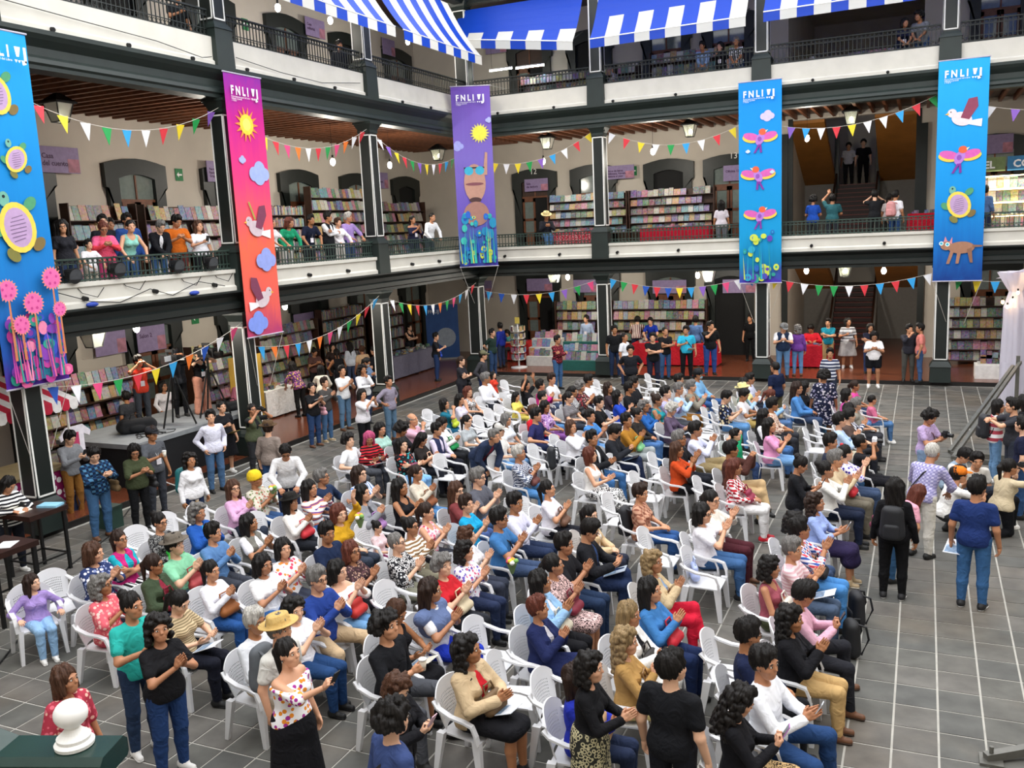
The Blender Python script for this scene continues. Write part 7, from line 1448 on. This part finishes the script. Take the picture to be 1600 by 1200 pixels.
1170,990 s/lap m shortk long=#1b2340 pants=#17181c k glasses | dark navy shirt with glasses
1195,1035 s/clap_lo/wide m shortk long=#eceef4 pants=#26426e t phone=#c9ccd2 | white shirt, jeans and tan trainers
1157,1095 s/phone f curlylongk long=#17171b skirt=animal:#c8a878:#2a2018:1.1 k phone=#b87ac0 | black top and leopard skirt with curls
902,1062 s/clap_lo f longb jacket=#2430a0+tee=#3a3a44 pants=#26304a k bag=#a8845c | royal blue coat beside the black shirt
! --- first floor, left balcony
92,347 st/cross f longk long=#1d1d22 pants=#26282e k X=-.95 z=4.1 y=-15 | black hoodie beside the turtle banner
106,354 st/side f longk tee=#26262c pants=#2c3a58 k X=-.5 z=4.1 y=-15 glasses s=.97 | black tee at the railing beside the hoodie
134,394 st/rail c shortk tee=#e6e4e6 pants=#c9c0b0 w X=-.45 z=4.1 y=-10 s=.74 | white tee peering over the railing, child
160,364 st/phone f bunr long=#d8404a+tee=#e0608a pants=#c84a7a k X=-.45 z=4.1 y=-30 s=.95 glasses | red and pink dress with crossed hands
161,346 st/side m shortk tee=#22242a pants=#222222 k X=-1.2 z=4.1 y=-30 s=1.04 | dark tee behind the red and pink dress
172,350 st/side m shortk long=#b03a3c pants=#222222 k X=-2.3 z=4.1 y=-30 | red shirt behind the railing crowd
197,345 st/side m shortk jacket=#2a4a8a+tee=#3a6a4a pants=#222a40 k X=-.9 z=4.1 y=-20 s=1.05 | blue jacket with red sleeves
206,366 ln/rail f ponyk tank=#8ccabc pants=#3a5a86 k X=-.55 z=4.1 y=-10 s=.98 | mint tank top at the railing
254,370 ln/rail_fold m shortg jacket=#18191d+long=#e6e6ea pants=#3f5f8c k X=-.55 z=4.1 y=-20 hp=.4 | black suit jacket leaning over the railing
275,349 st/phone m shortk tee=#c8661f pants=#5a2a28 k X=-.6 z=4.1 y=-30 s=1.03 | orange tee on the balcony
310,349 st/hold1 f longn tee=#ecebf0 pants=#1c1d22 k X=-.5 z=4.1 y=-20 phone=#333333 | white tee smiling at the railing
425,362 st/rail f bobk tee=#d8d8d8 pants=#333333 k X=-.55 z=4.1 | grey tee half hidden by the magenta banner
452,351 ln/rail f bobr long=#1f8f66 pants=#c9c6c0 k X=-.5 z=4.1 y=-20 | green sweater and white trousers
486,346 ln/rail m shortk tee=#1b2034 pants=#22242c k X=-.5 z=4.1 y=-20 s=1.03 lanyard:#8a8a8a | navy tee with a badge
514,342 st/cross m shortk vest=#1d1e22+long=#e8e8ea pants=#1c1d22 k X=-.5 z=4.1 y=0 s=1.05 | black vest over white shirt
527,351 st/rail f shortn long=#e6e2e4 pants=#cfc9c4 k X=-.5 z=4.1 y=-20 s=.95 | white jacket beside the black vest
543,347 st/side m shortk tee=#33343a pants=#222222 k X=-1.1 z=4.1 y=-150 | dark tee turned to the shelf
552,341 st/rail m shortw half=#a58ac8 pants=#3c4f7a k X=-.5 z=4.1 y=-10 s=1.04 | lavender shirt and grey hair
645,349 st/clap f ponyk offsh=#1f2038 pants=#22243a k X=-.5 z=4.1 y=-20 lanyard:#8a6ab0 | navy off shoulder top clapping
676,352 ln/rail m buzzk long=#e8eaee pants=#333844 k X=-.5 z=4.1 y=-20 | white shirt by the corner railing
! --- first floor, back balcony
854,350 s/phone m shortk long=#26262c pants=#4a6f9c k Y=1.0 z=4.3 y=-60 straw:#d8c690 | dark shirt and straw hat seated by the door
1127,324 st/side f longk tee=#d8d0d8 pants=#6a6a72 k Y=1.2 z=4.1 y=100 | pale tee seen from behind by the bookshelf
1271,312 st/lap f curlyshortk tee=#2450b0 pants=#2a2c30 k Y=1.3 z=4.1 y=90 | blue tee seen from behind by the stairs
1301,304 st/raise m shortk tee=#2f5f66 pants=#2c2f36 k Y=1.6 z=4.1 y=90 | dark teal tee with an arm raised
1367,301 st/camera m shortk tee=#1c1d20 pants=#222222 k Y=1.4 z=4.1 y=95 | black tee photographing the stairs
1390,300 st/side f ponyk tee=#c9c0c4 pants=#333333 k Y=1.9 z=4.1 y=60 s=.95 | pale top beside the striped rucksack
1400,296 st/side m shortk tee=#eceaf0 pants=#26406a k Y=1.2 z=4.1 y=60 backpack=#c98a8a | white tee with a patterned rucksack
1540,302 st/side m shortk half=#5a78a8 pants=#2c3450 k Y=1.6 z=4.1 y=60 | blue shirt facing the lit bookstall
1326,234 st/side m shortk tee=#c4c2c8 pants=#1c1c20 k Y=10.8 z=6.3 y=-90 | white shirt on the stair landing
1349,236 st/side m shortk tee=#131316 pants=#131316 k Y=10.8 z=6.3 y=-90 | black clothes on the stair landing
! --- top floor
276,3 st/hold1 m shortk tee=#17181b pants=#1c1d22 k X=-.7 z=9.05 y=-20 | black tee on the top floor of the left wing
529,62 st/side m shortk long=#1f222a pants=#1c1d22 k X=-.9 z=9.05 y=-30 | dark shirt in a top floor doorway
744,120 st/side m shortk long=#2a3a6a pants=#222222 k Y=.5 z=9.05 y=-70 s=.95 cap:#b8a878 | blue shirt above the violet banner
1097,62 ln/rail_fold m shortk half=#8ea8c8 pants=#8a7a60 k Y=.5 z=9.05 y=-80 | pale blue shirt on the top floor railing
1125,68 st/mouth f longk tee=#17171b pants=#222222 k Y=.7 z=9.05 y=-90 lanyard:#c95a8a | black top on the top floor
1150,53 ln/rail_fold m shortg tee=stripe_v:#eeeeee:#22242c:.9 pants=#3a4a6a k Y=.5 z=9.05 y=-95 | black and white striped shirt on the top floor
1414,32 ln/rail_fold f bobk tee=#1c2038 pants=#26304c k Y=.5 z=9.05 y=-70 lanyard:#dddddd | navy tee on the top floor railing
1436,20 ln/rail_fold m curlyshortk tee=#7f8288 pants=#3f5a84 k Y=.5 z=9.05 y=-110 | grey tee on the top floor railing
960,102 st/side f bobk tee=#b0a8a8 pants=#333333 k Y=2.2 z=9.05 y=180 s=.9 | grey top before the top floor bookshelf
'''
EMPTY_CHAIRS = [(105, 950, 0, 'beside the child in lilac sweater'), (232, 868, 0, 'behind the mint tee and grey hat'), (278, 845, 0, 'beside the black knit cardigan'), (345, 832, 0, 'beside the denim blue shirt'), (440, 778, 0, 'behind the black hat'), (420, 845, 0, 'near the cream cardigan'), (640, 968, 0, 'behind the grey blue shawl'),
 (785, 1035, 0, 'in front of the beige jacket'), (838, 1085, 10, 'in front of the beige jacket with a bare seat'), (885, 1110, 0, 'next to the royal blue coat'), (1060, 880, 0, 'behind the tan jacket with folded clothes'), (1100, 905, 0, 'in front of the tan jacket'), (972, 815, 0, 'behind the brown plaid top'), (845, 825, 0, 'in front of the pale lilac shirt'),
 (1028, 775, 0, 'behind the white tee and jeans'), (1040, 745, 0, 'below the orange blouse'), (955, 748, 0, 'beside the black blazer'), (862, 728, 0, 'beside the checked shirt holding a dark bag'), (884, 712, 0, 'below the white blouse'), (720, 745, 0, 'by the bending navy jacket'), (775, 748, 0, 'beside the bending navy jacket'),
 (664, 682, 0, 'behind the navy vest'), (682, 668, 0, 'behind the white jacket'), (742, 690, 0, 'in front of the grey tee'), (762, 679, 0, 'in the empty cluster by the grey tee'), (778, 668, 0, 'in the empty cluster by the capped man'), (793, 660, 0, 'behind the pale blue tee'), (765, 645, 0, 'in front of the patterned top'), (790, 640, 0, 'below the heavy white shirt'), (800, 618, 0, 'beside the raised arms'),
 (955, 662, 0, 'beside the black polo'), (945, 618, 0, 'near the gallery step'), (1008, 622, 0, 'before the lavender shirt'), (1025, 608, 0, 'by the light blue shirt'), (1110, 680, 0, 'in the empty aisle row'), (1128, 668, 0, 'in the empty aisle row'), (1100, 695, 0, 'in the empty aisle row'), (1145, 655, 0, 'below the leaf print shirt'), (1160, 720, 0, 'behind the green tee'), (1120, 785, 0, 'below the red plaid shirt'),
 (1290, 705, 0, 'at the front row corner'), (1298, 690, 0, 'in the front row beside the slate shirt'), (1225, 660, 0, 'below the peach plaid shirt'), (1165, 1060, 0, 'behind the white shirt and tan trainers')]
# ------------------------------------------------------------------ white plastic armchairs
PLA = mat('#d9d9db', .38, .03, 4.)
def chair_parts():
    P = {}
    b = MB(); n = 8; top = []
    for d in (0, -.018):
        for j in range(n+1):
            for i in range(n+1):
                x, y = -.22+.45*i/n, -.235+.47*j/n; top.append((x, y*(1-.10*(1-i/n)), .43+d-.018*(1-((i/n-.45)/.55)**2)*(1-(2*j/n-1)**2)-(.02*max(0, i/n-.85)/.15)))
    m_ = (n+1)**2; fs = [(j*(n+1)+i, j*(n+1)+i+1, (j+1)*(n+1)+i+1, (j+1)*(n+1)+i) for j in range(n) for i in range(n)]; fs += [tuple(m_+k for k in reversed(f)) for f in list(fs)]
    ring = list(range(n+1))+[k*(n+1)+n for k in range(1, n+1)]+[n*(n+1)+k for k in reversed(range(n))]+[k*(n+1) for k in reversed(range(1, n))]
    fs += [(ring[k], ring[(k+1) % len(ring)], m_+ring[(k+1) % len(ring)], m_+ring[k]) for k in range(len(ring))]
    b.add(top, fs); P['seat'] = b.mesh('seat', PLA, smooth=False)
    # backrest: curved fan with rows of slots
    b = MB(); nu, nv = 44, 26; V = []
    def bp(u, v, d):
        w = .20+.055*math.sin(v*PI*.55); a = (u*2-1); zt = .45+v*(.43-.10*abs(a)**3); return (-.235-.07*v+.075*a*a-d*.014, a*w, zt)
    for d in (0, 1):
        for j in range(nv+1):
            for i in range(nu+1): V.append(bp(i/nu, j/nv, d))
    m_ = (nu+1)*(nv+1); hole = lambda i, j: 4 <= j <= 18 and j % 2 == 1 and 6 <= i < nu-6 and i % 2 == 0
    fs = []; idx = lambda i, j: j*(nu+1)+i
    for j in range(nv):
        for i in range(nu):
            q = (idx(i, j), idx(i+1, j), idx(i+1, j+1), idx(i, j+1))
            if hole(i, j):
                for k in range(4): fs.append((q[k], q[(k+1) % 4], m_+q[(k+1) % 4], m_+q[k]))
            else: fs.append(q); fs.append(tuple(m_+k for k in reversed(q)))
    edge = [idx(i, 0) for i in range(nu+1)]+[idx(nu, j) for j in range(1, nv+1)]+[idx(i, nv) for i in reversed(range(nu))]+[idx(0, j) for j in reversed(range(1, nv))]
    fs += [(edge[k], edge[(k+1) % len(edge)], m_+edge[(k+1) % len(edge)], m_+edge[k]) for k in range(len(edge))]
    b.add(V, fs); P['backrest'] = b.mesh('backrest', PLA)
    for s in (-1, 1):
        b = MB(); pts = [(-.27, s*.235, .74), (-.20, s*.262, .69), (-.05, s*.275, .645), (.10, s*.28, .635), (.19, s*.278, .61), (.225, s*.272, .52), (.235, s*.265, .43)]
        for k in range(len(pts)-1): b.bar(pts[k], Vector(pts[k+1])+(Vector(pts[k+1])-Vector(pts[k])).normalized()*.006, .055 if k < 4 else .06, .022)
        P['armrest', s] = b.mesh('armrest', PLA)
        for nm, xx, x2 in (('front', .205, .25), ('rear', -.20, -.27)):
            b = MB(); top_, bot = (.045, .03), (.026, .02); y0, y1 = s*.235, s*.265
            vs = [(cx+a*w, cy+c*d, z) for cx, cy, z, w, d in ((x2, y1, 0, .024, .02), (xx, y0, .44, .042, .03)) for c in (-1, 1) for a in (-1, 1)]
            b.add(vs, [(0, 2, 3, 1), (4, 5, 7, 6), (0, 1, 5, 4), (2, 6, 7, 3), (0, 4, 6, 2), (1, 3, 7, 5)]); P['leg', nm, s] = b.mesh('leg', PLA)
    return P
CP = chair_parts()
def chair(x, y, yaw, label, group):
    t = thing('plastic_chair', label, 'chair', (x, y, 0), yaw, group)
    for k, me in CP.items(): link(k if isinstance(k, str) else k[0], me, t)
    return t
# ------------------------------------------------------------------ hand-held things and bags
BAGM = {}
def bag_mesh(kind):
    if kind in BAGM: return BAGM[kind]
    if kind == 'bag':
        V, Fq = sdf_mesh([('c', (0, -.10, .06), (0, .10, .06), .06, .06), ('c', (0, -.09, .17), (0, .09, .17), .04, .04), ('&', (0, 0, 0), (0, 0, -1))], .016, .05); b = MB(); b.tube([(0, -.08, .19), (0, -.06, .29), (0, .06, .29), (0, .08, .19)], .010, 6)
        BAGM[kind] = [('bag_body', np_mesh('bag_body', [(V, Fq, 0)], [PLA])), ('handle', b.mesh('handle', PLA))]
    elif kind == 'backpack':
        V, Fq = sdf_mesh([('c', (0, y_, .09), (0, y_*.8, .37), .085, .075) for y_ in (-.075, 0, .075)], .018, .06); V2, F2 = sdf_mesh([('c', (-.075, y_, .07), (-.075, y_, .19), .045, .04) for y_ in (-.06, 0, .06)], .016, .05)
        b = MB()
        for s in (-1, 1): b.tube([(.05, s*.08, .42), (.13, s*.11, .40), (.16, s*.12, .25), (.08, s*.11, .06)], .014, 6)
        BAGM[kind] = [('bag_body', np_mesh('bag_body', [(V, Fq, 0)], [PLA])), ('front_pocket', np_mesh('front_pocket', [(V2, F2, 0)], [PLA])), ('shoulder_strap', b.mesh('strap', PLA))]
    elif kind == 'phone':
        b = MB(); b.box(-.036, .036, -.004, .004, 0, .15); c = MB(); c.box(-.032, .032, -.0055, -.004, .006, .144); BAGM[kind] = [('phone_body', b.mesh('phone_body', PLA)), ('screen', c.mesh('screen', mat('#39424c', .1)))]
    elif kind == 'paper':
        b = MB(); b.box(-.105, .105, -.15, .15, 0, .006); c = MB(); c.box(-.09, .09, -.02, .13, .006, .0075); BAGM[kind] = [('sheet', b.mesh('sheet', PLA)), ('printed_picture', c.mesh('picture', mat('#7d95b0', .6, .4, 20.)))]
    elif kind == 'cup':
        b = MB(); b.lathe([(.028, 0), (.04, .11)], n=14); c = MB(); c.lathe([(.043, .108), (.043, .12), (.035, .125)], n=14); BAGM[kind] = [('cup_body', b.mesh('cup', PLA, smooth=True)), ('lid', c.mesh('lid', mat('#efece6', .5), smooth=True))]
    elif kind == 'camera':
        b = MB(); b.box(-.05, .03, -.07, .07, 0, .09); b.box(-.04, .02, -.03, .03, .09, .115); c = MB(); c.tube([(.03, 0, .045), (.13, 0, .045)], .036, 12); BAGM[kind] = [('camera_body', b.mesh('camera_body', PLA)), ('lens', c.mesh('lens', mat('#0d0d0e', .3)))]
    elif kind == 'bouquet':
        b = MB(); b.lathe([(.02, 0), (.07, .14)], n=10); p = [('wrapping', b.mesh('wrapping', mat('#6f8a5a', .7)))]
        rr = random.Random(3)
        for k, c in enumerate(('#e8d8a0', '#e07a9a', '#f0efe6', '#e09a3c', '#c9455f', '#7fae5a', '#f0efe6', '#e8c83c')):
            q = MB(); a = k*2.4; r = .02+.05*(k % 3)/2; q.ell((r*math.cos(a), r*math.sin(a), .17+.02*(k % 2)), (.035, .035, .03)); p.append(('flower', q.mesh('flower', mat(c, .8), smooth=True)))
        BAGM[kind] = p
    return BAGM[kind]
NAMEO = {'bag': ('handbag', 'handbag', 'bag'), 'backpack': ('backpack', 'backpack', 'backpack'), 'phone': ('phone', 'phone', 'phone'), 'paper': ('leaflet', 'printed leaflet', 'leaflet'), 'cup': ('paper_cup', 'paper cup', 'cup'), 'camera': ('photo_camera', 'photo camera', 'camera'), 'bouquet': ('bouquet', 'small bouquet of flowers', 'flowers')}
def item(kind, color, M_, desc):
    nm, word, cat = NAMEO[kind]; t = empty(nm); t.matrix_world = M_
    for pn, me in bag_mesh(kind):
        o = link(pn, me, t)
        if me.materials[0] == PLA: slot0(o, mat(color, .6, .12, 10., bump=.15))
    tag(t, (cname(color)+' '+word+' '+desc) if kind != 'bouquet' else word+' '+desc, cat, 'things carried by the crowd'); return t
# ------------------------------------------------------------------ the crowd
# x,y of the head | base/arms[/legs] | m/f/c(hild) | hair | tops | bottom | shoe | extras and options | what they wear (label)
BASE = {'s': 'sit', 'sf': 'sitf', 'st': 'stand', 'ln': 'lean', 'bd': 'bend', 'kn': 'kneel', 'sq': 'squat'}
POSE = {'clap': 'clapping', 'clap_hi': 'clapping', 'clap_lo': 'clapping', 'lap': 'hands in lap', 'knees': 'hands on knees', 'rest': 'arms on armrests', 'cross': 'arms crossed', 'phone': 'holding hands in front', 'phone_hi': 'hands raised to face', 'read': 'hands open in front', 'chin': 'hand on chin', 'raise': 'one arm raised', 'both_up': 'both arms raised', 'behead': 'hands behind head', 'side': 'arms at sides', 'back': 'hands behind back', 'pocket': 'hands in pockets', 'hip': 'hands on hips', 'hold1': 'one hand forward', 'selfie': 'arm stretched out', 'mouth': 'hand at mouth', 'camera': 'hands at eye level', 'rail': 'hands on railing', 'rail_fold': 'forearms on railing', 'lean_in': 'reaching down', 'hug': 'hugging', 'write': 'hands on table'}
SHOES = {'k': ('#1a1a1a', '#1a1a1a'), 'w': ('#e6e4e0', '#f0f0ee'), 'n': ('#6a4630', '#3a281c'), 's': ('#1d1d1f', '#e6e6e6'), 'r': ('#c02030', '#e8e8e8'), 't': ('#b09a78', '#d8d0c0'), 'p': ('#d8b8b4', '#e8e0dc')}
PREC = []; prng = random.Random(11)
PEOPLE = PEOPLE_TABLE
recs = []
for line in PEOPLE.strip().split('\n'):
    line = line.strip()
    if not line or line[0] == '!': continue
    a, desc = line.split('|'); f = a.split(); px, py = map(float, f[0].split(',')); bl = f[1].split('/'); sex = f[2]
    opts = {}; extras = []
    for o_ in f[7:]:
        if '=' in o_: k, v = o_.split('=', 1); opts[k] = v
        else: extras.append(o_)
    base = BASE[bl[0]]; arms = bl[1]; legs = bl[2] if len(bl) > 2 else 'n'
    pitch = {'phone': .42, 'read': .4, 'write': .55, 'lap': .05}.get(arms, prng.choice((-.12, 0.)))
    if 'hp' in opts: pitch = float(opts['hp'])
    hy = float(opts['hy']) if 'hy' in opts else prng.choice((-.35, 0., 0., .3)); fem = 1 if sex in 'fg' else 0; sc = float(opts.get('s', prng.choice((.97, 1., 1.02)) * (.97 if fem else 1.02)))*(1.045 if base in ('sit', 'sitf') else 1.)
    yaw = math.radians(float(opts.get('y', prng.uniform(-9, 9)))); z0 = float(opts.get('z', .0))
    key = (base, arms, (round(hy, 2), round(pitch, 2)), legs, fem)
    if key not in MESHC: MESHC[key] = Rig(*key)
    rig = MESHC[key]; hx, hyy = rig.head[0]*sc, rig.head[1]*sc; hz = z0+rig.head[2]*sc
    if 'X' in opts: X = float(opts['X']); Yp, _ = PX(px, py, X); gx, gy = X, Yp
    elif 'Y' in opts: Y_ = float(opts['Y']); Xp, _ = PY(px, py, Y_); gx, gy = Xp, Y_
    else: gx, gy = G(px, py, hz)
    c, s = math.cos(yaw), math.sin(yaw)
    recs.append(dict(loc=[gx-(hx*c-hyy*s), gy-(hx*s+hyy*c), z0], yaw=yaw, key=key, sc=sc, f=f, desc=desc.strip(), opts=opts, extras=extras, fem=fem, px=px))
# empty chairs: seat centre in the photo | where
ECH = [G(float(a), float(b), .43)+(math.radians(float(c)), d) for a, b, c, d in EMPTY_CHAIRS]
sit = [r for r in recs if r['key'][0] in ('sit', 'sitf') and r['loc'][2] == 0]
oth = [r for r in recs if r not in sit and r['loc'][2] < .2 and r['key'][1] != 'hug']
pts = [r['loc'] for r in sit]+[list(e[:2]) for e in ECH]; NS = len(sit); NC = len(pts); pts += [r['loc'] for r in oth]
CXY = [(-.06, y) for y in COLS_L]+[(x, .06) for x in COLS_B]+[(-.08, 0)]
for it in range(40):                      # nobody shares a seat: keep chairs a body's width apart
    for i in range(len(pts)):
        for j in range(i):
            dx, dy = pts[i][0]-pts[j][0], pts[i][1]-pts[j][1]; st2 = i >= NC or j >= NC
            if abs(dx) > .7 or abs(dy) > .7: continue
            q = math.hypot(dx/(.58 if st2 else .66), dy/(.46 if st2 else .57))
            if q < 1:
                if q < 1e-3: dx, dy, q = .01, .01, .02
                e = .25*(1/q-1) if q > .3 else .4; mx_ = .06
                ux, uy = max(-mx_, min(mx_, dx*e)), max(-mx_, min(mx_, dy*e)); pts[i][0] += ux; pts[i][1] += uy; pts[j][0] -= ux; pts[j][1] -= uy
bal = [r for r in recs if r['loc'][2] > 3 and r['key'][1] != 'hug']
for it in range(25):                      # the same for those on the balconies
    for i, a_ in enumerate(bal):
        for b_ in bal[:i]:
            dx, dy = a_['loc'][0]-b_['loc'][0], a_['loc'][1]-b_['loc'][1]; d_ = math.hypot(dx, dy)
            if abs(a_['loc'][2]-b_['loc'][2]) < 1 and 1e-3 < d_ < .47:
                e = .12*(.47-d_)/d_; a_['loc'][0] += dx*e; a_['loc'][1] += dy*e; b_['loc'][0] -= dx*e; b_['loc'][1] -= dy*e
    for r in bal:                         # behind the railing
        if r['loc'][0] < 1: r['loc'][0] = min(r['loc'][0], -.42)
        else: r['loc'][1] = max(r['loc'][1], .42)
for r in recs:                            # keep clear of the columns
    for cx, cy in CXY:
        dx, dy = r['loc'][0]-cx, r['loc'][1]-cy; d_ = math.hypot(dx, dy)
        q_ = .75 if r['loc'][2] > 3 else .62
        if d_ < q_: r['loc'][0] += dx/d_*(q_-d_); r['loc'][1] += dy/d_*(q_-d_)
for r in recs:
    f = r['f']; base, arms, head, legs, fem = r['key']; op = r['opts']
    tops = [tuple(t_.split('=', 1)) for t_ in f[4].split('+')]; bottom = tuple(f[5].split('=', 1)) if f[5] != '-' else None
    seated = r in sit; group = 'seated audience' if seated else 'standing onlookers'
    if r['loc'][2] > 3: group = 'people on the balconies'
    lab = 'person in '+r['desc']
    if len((lab+', '+POSE[arms]).split()) <= 16 and POSE[arms].split()[0] not in r['desc']: lab += ', '+POSE[arms]
    g = float(op.get('g', prng.choice((1.02, 1.08, 1.15)))); ex = list(r['extras'])
    o, rig = person(tuple(r['loc']), r['yaw'], base, arms, head, legs, fem, f[3] if f[3] != '-' else None, tops, bottom, SHOES[f[6]], lab, group, r['sc'], g, ex, rnd=prng)
    sh = ' '.join(r['desc'].replace(',', '').split()[:5])
    if seated:
        chair(r['loc'][0]-.035, r['loc'][1], r['yaw'], 'white plastic armchair seating the person in '+sh, 'white plastic chairs')
    elif base == 'sit' or base == 'sitf':
        b = MB(); b.box(-.2, .2, -.2, .2, .40, .44); st_ = tag(empty('stool', tuple(r['loc'])), 'small dark stool seating the person in '+sh, 'stool'); b.build('seat', WOODD, st_)
        for sx in (-1, 1):
            for sy in (-1, 1): MB().bar((sx*.17, sy*.17, 0), (sx*.17, sy*.17, .40), .04).build('leg', WOODD, st_)
    MW = Matrix.Translation(r['loc'])@Matrix.Rotation(r['yaw'], 4, 'Z')@Matrix.Diagonal((o.scale[0], o.scale[1], o.scale[2], 1))
    MR = Matrix.Rotation(r['yaw'], 4, 'Z')
    def at_hand(side): S, E, Wt, hk, B, sd = rig.arm[0 if side == 1 else 1]; return Wt+B@A3((.09, 0, -.03))
    for k, v in op.items():
        if k in ('phone', 'cup', 'camera', 'bouquet'):
            p = at_hand(-1) if arms in ('hold1', 'selfie', 'mouth') else (at_hand(1)+at_hand(-1))/2
            q = MW@Vector(p); dz = {'phone': -.03, 'cup': -.05, 'camera': -.03, 'bouquet': -.08}[k]
            rx = Matrix.Rotation(-PI/2, 4, 'Z')@Matrix.Rotation(-.5, 4, 'X') if k == 'phone' else Matrix.Identity(4)
            item(k, v, Matrix.Translation(q+Vector((0, 0, dz)))@MR@rx, 'held by the person in '+sh)
        elif k == 'paper':
            p = rig.P+A3((.30, 0, .135)) if base in ('sit', 'sitf') else (at_hand(1) if arms == 'side' else (at_hand(1)+at_hand(-1))/2)
            item(k, v, Matrix.Translation(MW@Vector(p))@MR@Matrix.Rotation(-.35, 4, 'Y')@Matrix.Rotation(PI/2, 4, 'Z'), ('on the lap of' if base in ('sit', 'sitf') else 'held by')+' the person in '+sh)
        elif k == 'bag':
            p = rig.P+(A3((.24, 0, .10)) if base in ('sit', 'sitf') else A3((.02, .26, -.12)))
            item(k, v, Matrix.Translation(MW@Vector(p))@MR@(Matrix.Rotation(-.4, 4, 'Y') if base in ('sit', 'sitf') else Matrix.Rotation(PI/2, 4, 'Z')), ('on the lap of' if base in ('sit', 'sitf') else 'hanging beside')+' the person in '+sh)
        elif k == 'backpack':
            p = rig.T(-.215, 0, .0); lean_ = math.atan2(rig.Rt[0][2], rig.Rt[2][2]); item(k, v, Matrix.Translation(MW@Vector(p))@MR@Matrix.Rotation(lean_, 4, 'Y')@Matrix.Scale(1.02, 4), 'worn by the person in '+sh)
for i, e in enumerate(ECH):
    p = pts[NS+i]; chair(p[0], p[1], e[2], 'empty white plastic armchair '+e[3], 'white plastic chairs')

for kind, c, px_, py_, z_, w_ in (('backpack', '#17181b', 1330, 1012, 0., 'standing on the paving at the aisle end'), ('backpack', '#1b1b20', 1338, 965, .0, 'slumped on the paving behind another by the aisle'), ('bag', '#23405c', 985, 940, .25, 'with pale lettering hung on a chair back'), ('backpack', '#26282c', 862, 725, .44, 'lying on an empty chair beside the checked shirt'), ('bag', '#a9b6de', 1085, 893, .44, 'of soft folded cloth on an empty chair'), ('backpack', '#1f2a48', 118, 795, .02, 'with white spots beside the column'), ('bouquet', '#ffffff', 800, 885, .62, 'in a pot held among the audience')):
    x_, y_ = G(px_, py_, z_+.1); item(kind, c, Matrix.Translation((x_, y_, z_))@Matrix.Rotation(.4, 4, 'Z'), w_)
